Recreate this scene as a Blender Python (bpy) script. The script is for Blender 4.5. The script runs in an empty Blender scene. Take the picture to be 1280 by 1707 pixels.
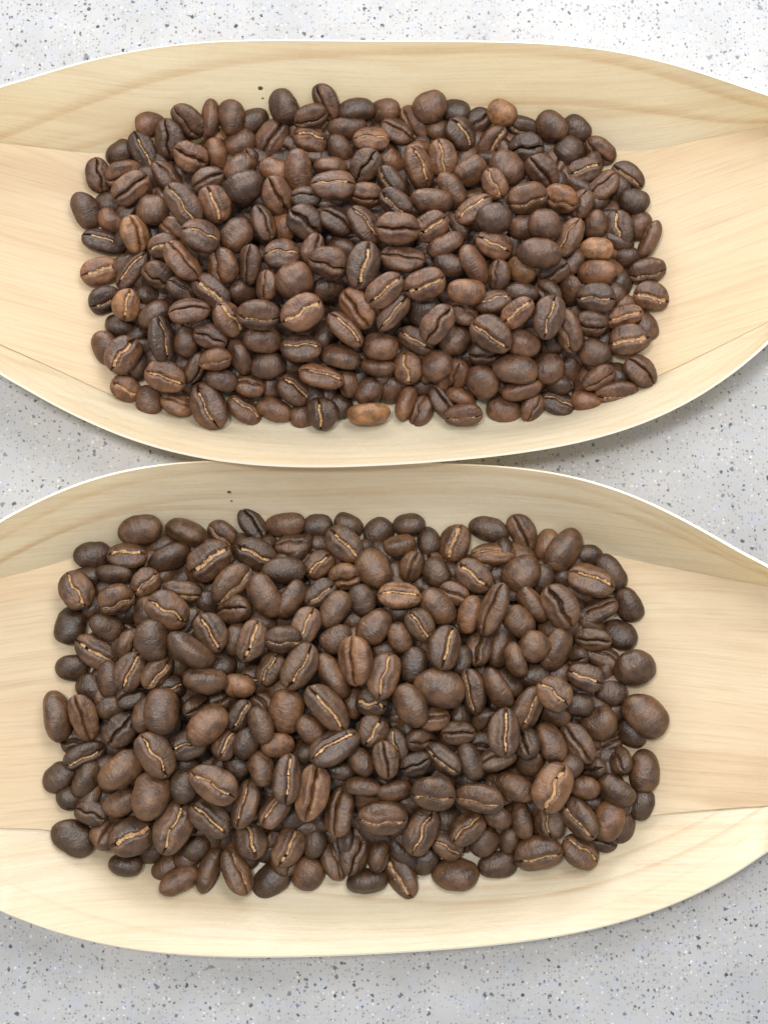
import bpy, bmesh, math, random
from mathutils import Matrix, Vector, noise
MM = 0.001
scene = bpy.context.scene
# ------------------------------------------------------------------ camera
TH = math.atan(0.12)
CD = 0.345
cam_data = bpy.data.cameras.new('camera')
cam = bpy.data.objects.new('camera', cam_data)
scene.collection.objects.link(cam)
cam.location = (0, -CD * math.sin(TH), CD * math.cos(TH))
cam.rotation_euler = (TH, 0, 0)
cam_data.sensor_fit = 'HORIZONTAL'
cam_data.sensor_width = 36.0
cam_data.lens = 2480.0 / 1280.0 * 36.0
cam_data.clip_start = 0.01
cam_data.clip_end = 20.0
scene.camera = cam
# ------------------------------------------------------------------ room light
world = bpy.data.worlds.new('World')
scene.world = world
world.use_nodes = True
bg = world.node_tree.nodes['Background']
bg.inputs[0].default_value = (0.96, 0.98, 1.0, 1)
bg.inputs[1].default_value = 0.52


def area(name, loc, target, sx, sy, power, col):
    d = bpy.data.lights.new(name, 'AREA')
    d.shape = 'RECTANGLE'
    d.size, d.size_y = sx, sy
    d.energy = power
    d.color = col
    o = bpy.data.objects.new(name, d)
    o.location = loc
    o.rotation_euler = (Vector(target) - Vector(loc)).to_track_quat('-Z', 'Y').to_euler()
    scene.collection.objects.link(o)


area('window_light', (0.16, 0.27, 0.52), (0, 0.02, 0), 0.28, 0.24, 1.6, (1.0, 0.985, 0.96))
area('far_window_light', (-0.18, 0.62, 0.24), (-0.02, -0.05, 0), 0.5, 0.26, 3.4, (1.0, 0.99, 0.97))
area('ceiling_light', (-0.12, 0.04, 0.75), (0, 0, 0), 0.09, 0.09, 2.5, (1.0, 0.97, 0.93))
scene.view_settings.view_transform = 'Standard'
scene.view_settings.look = 'None'
scene.view_settings.exposure = 0.42
scene.view_settings.gamma = 1.0
C = scene.collection


# ------------------------------------------------------------------ node helpers
class N:
    def __init__(self, name):
        self.m = bpy.data.materials.new(name)
        self.m.use_nodes = True
        self.t = self.m.node_tree
        self.t.nodes.clear()
        self.out = self.t.nodes.new('ShaderNodeOutputMaterial')
        self.b = self.t.nodes.new('ShaderNodeBsdfPrincipled')
        self.t.links.new(self.b.outputs[0], self.out.inputs[0])

    def n(self, typ, ins=None, **kw):
        nd = self.t.nodes.new(typ)
        for k, v in kw.items():
            setattr(nd, k, v)
        for k, v in (ins or {}).items():
            self.set(nd.inputs[k], v)
        return nd

    def set(self, sock, v):
        if hasattr(v, 'is_output'):
            self.t.links.new(v, sock)
        else:
            sock.default_value = v

    def math(self, op, a, b=0.0, c=None, clamp=False):
        nd = self.n('ShaderNodeMath', operation=op, use_clamp=clamp)
        self.set(nd.inputs[0], a)
        self.set(nd.inputs[1], b)
        if c is not None:
            self.set(nd.inputs[2], c)
        return nd.outputs[0]

    def mix(self, fac, a, b, mode='MIX'):
        nd = self.n('ShaderNodeMix', data_type='RGBA', blend_type=mode)
        self.set(nd.inputs[0], fac)
        self.set(nd.inputs[6], a)
        self.set(nd.inputs[7], b)
        return nd.outputs[2]

    def ramp(self, fac, stops, interp='LINEAR'):
        nd = self.n('ShaderNodeValToRGB')
        cr = nd.color_ramp
        cr.interpolation = interp
        while len(cr.elements) < len(stops):
            cr.elements.new(0.5)
        for e, (p, c) in zip(cr.elements, stops):
            e.position = p
            e.color = c if len(c) == 4 else (*c, 1)
        self.set(nd.inputs[0], fac)
        return nd.outputs[0]

    def step(self, v, a, b):
        nd = self.n('ShaderNodeMapRange', interpolation_type='SMOOTHSTEP')
        self.set(nd.inputs[0], v)
        nd.inputs[1].default_value = a
        nd.inputs[2].default_value = b
        return nd.outputs[0]

    def noise(self, vec, scale, detail=4, rough=0.5, dist=0.0):
        nd = self.n('ShaderNodeTexNoise')
        self.set(nd.inputs['Vector'], vec)
        nd.inputs['Scale'].default_value = scale
        nd.inputs['Detail'].default_value = detail
        nd.inputs['Roughness'].default_value = rough
        nd.inputs['Distortion'].default_value = dist
        return nd.outputs[0]

    def mapping(self, vec, scale, loc=(0, 0, 0)):
        nd = self.n('ShaderNodeMapping')
        self.set(nd.inputs[0], vec)
        self.set(nd.inputs[1], loc)
        nd.inputs[3].default_value = scale
        return nd.outputs[0]

    def bump(self, h, strength, dist, normal=None):
        nd = self.n('ShaderNodeBump')
        self.set(nd.inputs['Height'], h)
        nd.inputs['Strength'].default_value = strength
        nd.inputs['Distance'].default_value = dist
        if normal is not None:
            self.set(nd.inputs['Normal'], normal)
        return nd.outputs[0]


# ------------------------------------------------------------------ materials
def mat_table():
    s = N('speckled_solid_surface')
    co = s.n('ShaderNodeTexCoord').outputs['Object']
    base = s.ramp(s.noise(co, 55, 4, 0.6), [(0.3, (0.335, 0.34, 0.352)), (0.62, (0.395, 0.398, 0.405))])
    # faint bluish mottling
    base = s.mix(s.math('MULTIPLY', s.step(s.noise(co, 240, 4, 0.6), 0.50, 0.74), 0.55), base, (0.36, 0.40, 0.50, 1))

    def specks(scale, rmin, rmax, prob, col, strength, seed):
        nonlocal base
        v = s.mapping(co, (1, 1, 1), (seed, seed * 1.7, 0))
        wob = s.n('ShaderNodeTexNoise', {'Vector': v, 'Scale': scale * 2.4, 'Detail': 1.0}).outputs['Color']
        wv = s.n('ShaderNodeVectorMath', operation='SCALE')
        s.set(wv.inputs[0], wob)
        wv.inputs['Scale'].default_value = 0.55 / scale
        va = s.n('ShaderNodeVectorMath', operation='ADD')
        s.set(va.inputs[0], v)
        s.set(va.inputs[1], wv.outputs[0])
        vo = s.n('ShaderNodeTexVoronoi', feature='F1', voronoi_dimensions='2D')
        s.set(vo.inputs['Vector'], va.outputs[0])
        vo.inputs['Scale'].default_value = scale
        sep = s.n('ShaderNodeSeparateColor')
        s.set(sep.inputs[0], vo.outputs['Color'])
        on = s.math('LESS_THAN', sep.outputs[0], prob)
        rad = s.math('MULTIPLY_ADD', s.math('POWER', sep.outputs[1], 2.5), rmax - rmin, rmin)
        d = s.math('DIVIDE', vo.outputs['Distance'], rad)
        f = s.math('SUBTRACT', 1.0, s.step(d, 0.6, 1.1))
        f = s.math('MULTIPLY', s.math('MULTIPLY', f, on), s.math('MULTIPLY_ADD', sep.outputs[2], strength * 0.45, strength * 0.55))
        base = s.mix(f, base, col)
    specks(640, 0.12, 0.34, 0.45, (0.20, 0.22, 0.27, 1), 0.5, 0.3)
    specks(900, 0.16, 0.34, 0.16, (0.66, 0.66, 0.65, 1), 0.7, 0.7)
    specks(860, 0.18, 0.38, 0.16, (0.035, 0.04, 0.055, 1), 0.85, 1.1)
    specks(480, 0.12, 0.27, 0.14, (0.025, 0.03, 0.045, 1), 1.0, 2.3)
    specks(240, 0.08, 0.18, 0.11, (0.035, 0.05, 0.085, 1), 1.0, 3.9)
    specks(1300, 0.2, 0.42, 0.30, (0.10, 0.11, 0.13, 1), 0.6, 5.1)
    s.set(s.b.inputs['Base Color'], base)
    s.b.inputs['Roughness'].default_value = 0.34
    s.b.inputs['Specular IOR Level'].default_value = 0.4
    s.set(s.b.inputs['Normal'], s.bump(s.noise(co, 260, 3), 0.06, 0.0006))
    return s.m


def mat_wood(name, pale, warm, amber, bands, seed, amb_amount, rough=0.30, spec=0.65):
    """thin shaved wood: UV.x runs along the grain in metres, UV.y across it"""
    s = N(name)
    uv = s.n('ShaderNodeUVMap', uv_map='UVMap').outputs[0]
    wob = s.math('MULTIPLY_ADD', s.noise(s.mapping(uv, (9, 22, 1), (seed, 0, 0)), 1.0, 2), 0.010, -0.005)
    sep = s.n('ShaderNodeSeparateXYZ')
    s.set(sep.inputs[0], uv)
    v = s.math('ADD', sep.outputs[1], wob)
    cmb = s.n('ShaderNodeCombineXYZ')
    s.set(cmb.inputs[0], sep.outputs[0])
    s.set(cmb.inputs[1], v)
    cmb.inputs[2].default_value = seed
    gv = cmb.outputs[0]
    fine = s.noise(s.mapping(gv, (45, 1900, 1)), 1.0, 4, 0.65)
    mid = s.noise(s.mapping(gv, (14, 260, 1)), 1.0, 4, 0.6)
    broad = s.noise(s.mapping(gv, (6, 60, 1)), 1.0, 3, 0.55)
    col = s.mix(s.step(broad, 0.32, 0.7), pale, warm)
    col = s.mix(s.math('MULTIPLY', s.step(mid, 0.50, 0.72), 0.55 * amb_amount), col, amber)
    blot = s.noise(s.mapping(gv, (22, 34, 1), (7, 3, 0)), 1.0, 3, 0.5, 0.4)
    col = s.mix(s.math('MULTIPLY', s.step(blot, 0.50, 0.72), 0.22), col, amber)
    # short open pores along the grain
    pore = s.noise(s.mapping(gv, (130, 3600, 1)), 1.0, 2, 0.5)
    col = s.mix(s.math('MULTIPLY', s.step(pore, 0.66, 0.78), 0.30), col, amber)
    # amber growth rings: distance from the far (0) or near (1) rim = d0 + slope (u - u0) + curve (u - u0)^2, in mm
    rim = s.n('ShaderNodeSeparateXYZ')
    s.set(rim.inputs[0], s.n('ShaderNodeUVMap', uv_map='RimDistance').outputs[0])
    u = s.math('MULTIPLY', sep.outputs[0], 1000.0)
    wmm = s.math('MULTIPLY', wob, 150.0)
    for (which, u0, d0, sl, cv, w, k) in bands:
        du = s.math('SUBTRACT', u, u0)
        line = s.math('ADD', s.math('MULTIPLY_ADD', du, sl, d0), s.math('MULTIPLY', s.math('MULTIPLY', du, du), cv))
        d = s.math('SUBTRACT', s.math('ADD', s.math('MULTIPLY', rim.outputs[which], 1000.0), wmm), line)
        # a ring is soft on one side and crisp on the other
        f = s.math('MULTIPLY', s.step(d, -w * 1.5, 0.0), s.math('SUBTRACT', 1.0, s.step(d, 0.0, w * 0.45)))
        f = s.math('MULTIPLY', f, s.math('MULTIPLY_ADD', s.step(s.noise(s.mapping(gv, (12, 2600, 1), (d0, 1, 0)), 1.0, 3), 0.35, 0.65), 0.55, 0.6))
        f = s.math('MULTIPLY', f, s.math('MULTIPLY_ADD', s.noise(s.mapping(gv, (25, 260, 1), (d0, 0, 0)), 1.0, 3), 0.5 * k, 0.36 * k), clamp=True)
        col = s.mix(f, col, amber)
    col = s.mix(s.math('MULTIPLY', s.step(fine, 0.42, 0.72), 0.22), col, amber)
    col = s.mix(s.math('MULTIPLY', s.step(fine, 0.62, 0.36), 0.10), col, (0.9, 0.83, 0.68, 1))
    s.set(s.b.inputs['Base Color'], col)
    s.b.inputs['Specular IOR Level'].default_value = spec
    sheen = s.noise(s.mapping(gv, (230, 420, 1)), 1.0, 5, 0.7)
    h = s.math('ADD', s.math('MULTIPLY', fine, 0.5), s.math('MULTIPLY', sheen, 1.5))
    s.set(s.b.inputs['Roughness'], s.math('MULTIPLY_ADD', sheen, 0.35, rough - 0.2))
    s.set(s.b.inputs['Normal'], s.bump(h, 0.24, 0.0003))
    tr = s.n('ShaderNodeBsdfTranslucent')
    s.set(tr.inputs[0], s.mix(1.0, col, (1.0, 0.97, 0.84, 1), 'MULTIPLY'))
    mx = s.n('ShaderNodeMixShader')
    mx.inputs[0].default_value = 0.52
    s.t.links.new(s.b.outputs[0], mx.inputs[1])
    s.t.links.new(tr.outputs[0], mx.inputs[2])
    s.t.links.new(mx.outputs[0], s.out.inputs[0])
    return s.m


def mat_bean(name, joined):
    s = N(name)
    co = s.n('ShaderNodeTexCoord').outputs['Object']
    if joined:
        at = s.n('ShaderNodeAttribute', attribute_name='tone')
        tone = at.outputs['Color']
        rnd = s.n('ShaderNodeNewGeometry').outputs['Random Per Island']
    else:
        oi = s.n('ShaderNodeObjectInfo')
        tone = oi.outputs['Color']
        rnd = oi.outputs['Random']
    shift = s.n('ShaderNodeCombineXYZ')
    s.set(shift.inputs[0], s.math('MULTIPLY', rnd, 7.0))
    s.set(shift.inputs[2], s.math('MULTIPLY', rnd, 3.0))
    ad = s.n('ShaderNodeVectorMath', operation='ADD')
    s.set(ad.inputs[0], co)
    s.set(ad.inputs[1], shift.outputs[0])
    v = ad.outputs[0]
    mott = s.noise(v, 330, 4, 0.6)
    fine = s.noise(v, 1500, 3, 0.6)
    stri = s.noise(s.mapping(v, (1700, 420, 420)), 1.0, 4, 0.6, 0.6)
    dark = s.mix(1.0, tone, (0.55, 0.48, 0.46, 1), 'MULTIPLY')
    lite = s.mix(1.0, tone, (1.5, 1.42, 1.34, 1), 'MULTIPLY')
    col = s.mix(s.step(mott, 0.32, 0.70), dark, lite)
    col = s.mix(s.math('MULTIPLY', s.step(stri, 0.52, 0.74), 0.35), col, lite)
    col = s.mix(s.math('MULTIPLY', s.step(fine, 0.55, 0.75), 0.30), col, dark)
    g = s.math('MULTIPLY_ADD', rnd, 0.36, 0.82)
    gc = s.n('ShaderNodeCombineColor')
    for i in range(3):
        s.set(gc.inputs[i], g)
    col = s.mix(1.0, col, gc.outputs[0], 'MULTIPLY')
    # specks of silverskin still stuck to the roasted surface
    flake = s.step(s.noise(s.mapping(v, (900, 1500, 1500), (4, 1, 7)), 1.0, 4, 0.7), 0.60, 0.74)
    patch = s.step(s.noise(v, 170, 2, 0.5), 0.40, 0.66)
    col = s.mix(s.math('MULTIPLY', s.math('MULTIPLY', flake, patch), 0.6), col, (0.30, 0.175, 0.085, 1))
    s.set(s.b.inputs['Base Color'], col)
    s.set(s.b.inputs['Roughness'], s.math('MULTIPLY_ADD', mott, 0.28, 0.23))
    s.b.inputs['Specular IOR Level'].default_value = 0.55
    n1 = s.bump(stri, 0.46, 0.00040)
    n2 = s.bump(s.noise(v, 700, 5, 0.65), 0.48, 0.0005, n1)
    n3 = s.bump(fine, 0.28, 0.00013, n2)
    s.set(s.b.inputs['Normal'], n3)
    return s.m


def mat_skin():
    s = N('silverskin_chaff')
    co = s.n('ShaderNodeTexCoord').outputs['Object']
    f = s.noise(co, 1300, 4, 0.65)
    s.set(s.b.inputs['Base Color'], s.ramp(f, [(0.32, (0.10, 0.045, 0.018)), (0.50, (0.34, 0.185, 0.075)), (0.72, (0.58, 0.38, 0.19))]))
    s.b.inputs['Roughness'].default_value = 0.55
    s.set(s.b.inputs['Normal'], s.bump(f, 0.6, 0.0003))
    return s.m


def mat_plain(name, c, r=0.6):
    s = N(name)
    co = s.n('ShaderNodeTexCoord').outputs['Object']
    f = s.noise(co, 2500, 2)
    s.set(s.b.inputs['Base Color'], s.mix(f, (*[x * 0.85 for x in c], 1), (*c, 1)))
    s.b.inputs['Roughness'].default_value = r
    return s.m


M_TABLE = mat_table()
M_BEAN = mat_bean('roasted_bean', False)
M_BEAN_J = mat_bean('roasted_bean_heap', True)
M_SKIN = mat_skin()
M_KNOT = mat_plain('dark_knot', (0.10, 0.045, 0.02))
M_EDGE = mat_plain('cut_veneer_edge', (0.80, 0.735, 0.60), 0.7)
PALE, WARM, AMBER = (0.83, 0.77, 0.635, 1), (0.81, 0.72, 0.545, 1), (0.60, 0.405, 0.195, 1)
FPALE, FWARM, FAMBER = (0.86, 0.755, 0.570, 1), (0.83, 0.690, 0.480, 1), (0.52, 0.31, 0.14, 1)  # warmer end wood, with light bounced between the walls mixed into its colour


def link(name, me, parent=None, mats=()):
    o = bpy.data.objects.new(name, me)
    C.objects.link(o)
    if parent is not None:
        o.parent = parent
    for m in mats:
        me.materials.append(m)
    return o


# ------------------------------------------------------------------ counter top
def make_table():
    bm = bmesh.new()
    bmesh.ops.create_cube(bm, size=1.0)
    bmesh.ops.scale(bm, verts=bm.verts, vec=(0.9, 0.8, 0.03))
    bmesh.ops.translate(bm, verts=bm.verts, vec=(0, 0, -0.015))
    bmesh.ops.bevel(bm, geom=bm.edges[:], offset=0.003, segments=2, affect='EDGES')
    me = bpy.data.meshes.new('counter_top')
    bm.to_mesh(me)
    bm.free()
    o = link('counter_top', me, None, [M_TABLE])
    o['kind'] = 'structure'
    o['label'] = 'pale grey solid surface counter top with dark, blue and white specks'
    o['category'] = 'counter top'


make_table()

# ------------------------------------------------------------------ boat trays: rows of (far rim, far fold, near fold, near rim), mm
TRAYS = {'upper': [
[[-123.58,67.99,30.0],[-123.58,66.91,19.0],[-123.58,65.23,19.0],[-123.58,64.15,30.0]],
[[-117.41,72.15,28.32],[-117.91,71.97,17.02],[-117.67,61.17,17.02],[-117.11,59.19,28.19]],
[[-111.25,76.8,26.68],[-112.24,76.3,15.08],[-111.76,56.46,15.08],[-110.65,53.23,26.41]],
[[-105.09,81.69,25.08],[-106.58,79.87,13.19],[-105.85,51.38,13.19],[-104.18,46.67,24.67]],
[[-98.93,86.49,23.53],[-100.91,82.62,11.36],[-99.94,46.3,11.36],[-97.72,39.98,23.0]],
[[-92.76,90.83,22.06],[-95.24,84.48,9.62],[-94.03,41.63,9.62],[-91.26,33.74,21.41]],
[[-86.6,94.07,20.77],[-89.58,85.23,8.11],[-88.13,38.07,8.11],[-84.79,28.89,20.02]],
[[-81.4,95.99,20.15],[-84.32,85.1,6.68],[-82.9,35.86,6.68],[-79.52,25.8,19.52]],
[[-76.15,97.97,19.56],[-78.98,84.94,5.38],[-77.6,33.62,5.38],[-74.25,22.84,19.05]],
[[-70.87,99.87,19.02],[-73.58,84.64,4.2],[-72.25,31.29,4.2],[-68.97,20.11,18.61]],
[[-65.56,101.59,18.52],[-68.12,84.58,3.16],[-66.83,28.83,3.16],[-63.68,17.65,18.22]],
[[-60.21,103.08,18.07],[-62.61,85.21,2.27],[-61.37,26.63,2.27],[-58.39,15.49,17.86]],
[[-54.82,104.32,17.68],[-57.06,86.28,1.55],[-55.88,24.94,1.55],[-53.1,13.66,17.54]],
[[-49.4,105.29,17.35],[-51.44,87.39,1.03],[-50.34,23.62,1.03],[-47.8,12.14,17.28]],
[[-43.95,106.0,17.1],[-45.77,88.16,0.8],[-44.76,22.53,0.8],[-42.5,10.92,17.08]],
[[-38.48,106.45,17.0],[-40.06,88.81,0.8],[-39.15,21.58,0.8],[-37.18,9.97,17.0]],
[[-32.98,106.68,17.0],[-34.34,89.43,0.8],[-33.55,20.9,0.8],[-31.86,9.28,17.0]],
[[-27.49,106.79,17.0],[-28.62,89.96,0.8],[-27.95,20.44,0.8],[-26.55,8.81,17.0]],
[[-21.99,106.82,17.0],[-22.9,90.34,0.8],[-22.36,20.11,0.8],[-21.23,8.55,17.0]],
[[-16.49,106.79,17.0],[-17.18,90.62,0.8],[-16.77,19.82,0.8],[-15.93,8.45,17.0]],
[[-10.99,106.74,17.0],[-11.45,90.8,0.8],[-11.18,19.62,0.8],[-10.62,8.49,17.0]],
[[-5.5,106.69,17.0],[-5.73,90.9,0.8],[-5.59,19.52,0.8],[-5.31,8.64,17.0]],
[[0.0,106.65,17.0],[0.0,90.96,0.8],[0.0,19.54,0.8],[0.0,8.88,17.0]],
[[5.5,106.62,17.0],[5.73,91.01,0.8],[5.59,19.62,0.8],[5.31,9.19,17.0]],
[[10.99,106.61,17.0],[11.45,91.03,0.8],[11.18,19.8,0.8],[10.62,9.57,17.0]],
[[16.49,106.6,17.0],[17.18,90.97,0.8],[16.77,20.12,0.8],[15.93,10.02,17.0]],
[[21.99,106.55,17.0],[22.9,90.77,0.8],[22.37,20.67,0.8],[21.25,10.55,17.0]],
[[27.48,106.45,17.0],[28.63,90.36,0.8],[27.96,21.43,0.8],[26.57,11.17,17.0]],
[[32.98,106.26,17.0],[34.34,89.72,0.8],[33.57,22.37,0.8],[31.89,11.91,17.0]],
[[38.47,105.93,17.0],[40.06,88.93,0.8],[39.18,23.56,0.8],[37.22,12.79,17.0]],
[[43.94,105.37,17.1],[45.77,88.05,0.8],[44.8,25.05,0.8],[42.54,13.86,17.08]],
[[49.39,104.55,17.35],[51.43,86.76,1.03],[50.4,26.79,1.03],[47.85,15.16,17.28]],
[[54.8,103.45,17.68],[57.04,85.69,1.55],[55.95,28.74,1.55],[53.16,16.74,17.54]],
[[60.18,102.07,18.07],[62.62,85.67,2.27],[61.46,30.87,2.27],[58.46,18.67,17.86]],
[[65.53,100.42,18.52],[68.16,86.43,3.16],[66.93,33.23,3.16],[63.76,21.01,18.22]],
[[70.84,98.52,19.02],[73.64,87.29,4.2],[72.36,35.75,4.2],[69.06,23.84,18.61]],
[[76.11,96.44,19.56],[79.07,88.04,5.38],[77.73,38.26,5.38],[74.36,27.23,19.05]],
[[81.34,94.25,20.15],[84.42,88.85,6.68],[83.04,40.79,6.68],[79.68,31.23,19.52]],
[[86.54,92.09,20.77],[89.71,89.59,8.11],[88.29,43.28,8.11],[85.01,35.93,20.02]],
[[92.74,89.01,22.06],[95.38,89.59,9.62],[94.19,47.19,9.62],[91.46,42.33,21.41]],
[[98.93,85.38,23.53],[101.04,88.45,11.36],[100.09,52.22,11.36],[97.91,49.73,23.0]],
[[105.13,81.78,25.08],[106.71,86.27,13.19],[106.0,57.62,13.19],[104.36,56.98,24.67]],
[[111.32,78.56,26.68],[112.38,83.06,15.08],[111.9,62.91,15.08],[110.81,63.3,26.41]],
[[117.52,76.03,28.32],[118.04,78.78,17.02],[117.81,67.73,17.02],[117.26,68.04,28.19]],
[[123.71,74.48,30.0],[123.71,73.4,19.0],[123.71,71.72,19.0],[123.71,70.64,30.0]]],
'lower': [
[[-120.45,-44.31,30.0],[-120.45,-45.39,19.0],[-120.45,-47.07,19.0],[-120.45,-48.15,30.0]],
[[-114.3,-38.34,28.32],[-114.78,-40.02,17.02],[-114.5,-53.0,17.02],[-114.12,-55.6,27.29]],
[[-108.15,-31.45,26.68],[-109.11,-34.49,15.08],[-108.56,-58.3,15.08],[-107.78,-63.26,24.63]],
[[-102.0,-24.07,25.08],[-103.45,-29.04,13.19],[-102.61,-62.89,13.19],[-101.45,-70.81,22.04]],
[[-95.86,-16.7,23.53],[-97.78,-23.95,11.36],[-96.67,-66.64,11.36],[-95.12,-77.84,19.54]],
[[-89.71,-9.95,22.06],[-92.11,-19.58,9.62],[-90.72,-69.4,9.62],[-88.79,-83.87,17.16]],
[[-83.56,-4.83,20.77],[-86.45,-16.55,8.11],[-84.78,-70.82,8.11],[-82.46,-88.04,15.08]],
[[-78.58,-1.82,20.14],[-81.43,-15.01,6.68],[-79.81,-71.08,6.68],[-77.31,-90.21,14.82]],
[[-73.56,0.86,19.46],[-76.34,-13.37,5.38],[-74.77,-71.51,5.38],[-72.16,-92.05,14.58]],
[[-68.52,3.18,18.71],[-71.17,-11.67,4.2],[-69.64,-72.91,4.2],[-67.01,-93.58,14.35]],
[[-63.45,5.11,17.92],[-65.93,-10.25,3.16],[-64.44,-75.06,3.16],[-61.87,-94.84,14.14]],
[[-58.34,6.65,17.11],[-60.62,-9.05,2.27],[-59.18,-76.91,2.27],[-56.73,-95.84,13.95]],
[[-53.19,7.82,16.3],[-55.24,-8.0,1.55],[-53.89,-78.48,1.55],[-51.58,-96.61,13.78]],
[[-47.99,8.67,15.52],[-49.81,-7.07,1.03],[-48.55,-79.86,1.03],[-46.43,-97.18,13.65]],
[[-42.76,9.23,14.81],[-44.32,-6.31,0.8],[-43.17,-81.02,0.8],[-41.28,-97.57,13.54]],
[[-37.48,9.55,14.24],[-38.79,-5.7,0.8],[-37.76,-81.97,0.8],[-36.12,-97.81,13.5]],
[[-32.17,9.69,13.79],[-33.25,-5.19,0.8],[-32.36,-82.75,0.8],[-30.96,-97.93,13.5]],
[[-26.84,9.72,13.39],[-27.71,-4.8,0.8],[-26.96,-83.38,0.8],[-25.8,-97.94,13.5]],
[[-21.5,9.68,13.04],[-22.17,-4.55,0.8],[-21.56,-83.86,0.8],[-20.64,-97.88,13.5]],
[[-16.14,9.61,12.76],[-16.63,-4.41,0.8],[-16.17,-84.16,0.8],[-15.48,-97.75,13.5]],
[[-10.76,9.53,12.57],[-11.09,-4.35,0.8],[-10.78,-84.33,0.8],[-10.32,-97.57,13.5]],
[[-5.38,9.45,12.5],[-5.54,-4.34,0.8],[-5.39,-84.36,0.8],[-5.16,-97.35,13.5]],
[[0.0,9.38,12.5],[0.0,-4.35,0.8],[0.0,-84.3,0.8],[0.0,-97.1,13.5]],
[[5.38,9.32,12.5],[5.54,-4.35,0.8],[5.39,-84.21,0.8],[5.16,-96.8,13.5]],
[[10.76,9.23,12.57],[11.09,-4.35,0.8],[10.78,-84.05,0.8],[10.33,-96.46,13.5]],
[[16.13,9.07,12.76],[16.63,-4.42,0.8],[16.17,-83.68,0.8],[15.49,-96.08,13.5]],
[[21.49,8.81,13.04],[22.17,-4.63,0.8],[21.57,-82.99,0.8],[20.66,-95.63,13.5]],
[[26.83,8.38,13.39],[27.71,-5.04,0.8],[26.97,-81.96,0.8],[25.83,-95.1,13.5]],
[[32.15,7.75,13.79],[33.25,-5.66,0.8],[32.38,-80.65,0.8],[31.0,-94.48,13.5]],
[[37.45,6.85,14.24],[38.78,-6.43,0.8],[37.8,-78.98,0.8],[36.18,-93.73,13.5]],
[[42.71,5.63,14.81],[44.3,-7.64,0.8],[43.24,-76.65,0.8],[41.35,-92.82,13.54]],
[[47.91,4.05,15.52],[49.77,-9.47,1.03],[48.66,-73.57,1.03],[46.53,-91.71,13.65]],
[[53.08,2.11,16.3],[55.18,-11.18,1.55],[54.04,-70.63,1.55],[51.7,-90.38,13.78]],
[[58.19,-0.2,17.11],[60.55,-12.48,2.27],[59.36,-68.78,2.27],[56.88,-88.78,13.95]],
[[63.27,-2.85,17.92],[65.85,-13.61,3.16],[64.6,-68.03,3.16],[62.05,-86.87,14.14]],
[[68.3,-5.75,18.71],[71.1,-14.76,4.2],[69.78,-67.47,4.2],[67.24,-84.61,14.35]],
[[73.3,-8.81,19.46],[76.27,-15.91,5.38],[74.9,-66.93,5.38],[72.43,-81.96,14.58]],
[[78.29,-11.87,20.14],[81.37,-17.04,6.68],[79.95,-66.47,6.68],[77.63,-78.87,14.82]],
[[83.26,-14.72,20.77],[86.4,-18.17,8.11],[84.93,-65.99,8.11],[82.85,-75.29,15.08]],
[[89.45,-19.09,22.06],[92.06,-20.55,9.62],[90.84,-64.44,9.62],[89.11,-70.16,17.16]],
[[95.64,-24.35,23.53],[97.73,-24.1,11.36],[96.75,-61.71,11.36],[95.37,-64.08,19.54]],
[[101.83,-29.71,25.08],[103.4,-28.33,13.19],[102.66,-58.17,13.19],[101.62,-57.98,22.04]],
[[108.02,-34.62,26.68],[109.06,-32.95,15.08],[108.57,-53.99,15.08],[107.88,-52.49,24.63]],
[[114.21,-38.67,28.32],[114.73,-37.75,17.02],[114.48,-49.31,17.02],[114.14,-48.11,27.29]],
[[120.4,-41.47,30.0],[120.4,-42.55,19.0],[120.4,-44.23,19.0],[120.4,-45.31,30.0]]]}


def catmull(rows, sub):
    out = []
    n = len(rows)
    for i in range(n - 1):
        p = [rows[max(i - 1, 0)], rows[i], rows[i + 1], rows[min(i + 2, n - 1)]]
        for k in range(sub):
            t = k / sub
            row = []
            for j in range(4):
                a, b, c, d = (Vector(q[j]) for q in p)
                row.append(0.5 * ((2 * b) + (c - a) * t + (2 * a - 5 * b + 4 * c - d) * t * t + (3 * b - a - 3 * c + d) * t ** 3))
            out.append(row)
    out.append([Vector(q) for q in rows[-1]])
    return out


def section(row, x):
    """one cross-section of the sheet from the far rim to the near rim; the folds are sharp at the ends and round in the middle"""
    rf, ff, fn, rn = row
    soft = 0.36 * (1 - min(1, abs(x) / 62) ** 2) + 0.035
    pts = []

    def seg(a, b, t0, t1, n):
        for i in range(n):
            pts.append(a.lerp(b, t0 + (t1 - t0) * i / n))

    def corner(a, c, b, ra, rb, n):
        p, q = c.lerp(a, ra), c.lerp(b, rb)
        for i in range(n):
            t = i / n
            pts.append(p.lerp(c, t).lerp(c.lerp(q, t), t))
    fl = soft * 0.45
    seg(rf, ff, 0, 1 - soft, 7)
    corner(rf, ff, fn, soft, fl, 8)
    seg(ff, fn, fl, 1 - fl, 8)
    corner(ff, fn, rn, fl, soft, 8)
    seg(fn, rn, soft, 1, 7)
    pts.append(rn.copy())
    return pts


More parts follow.
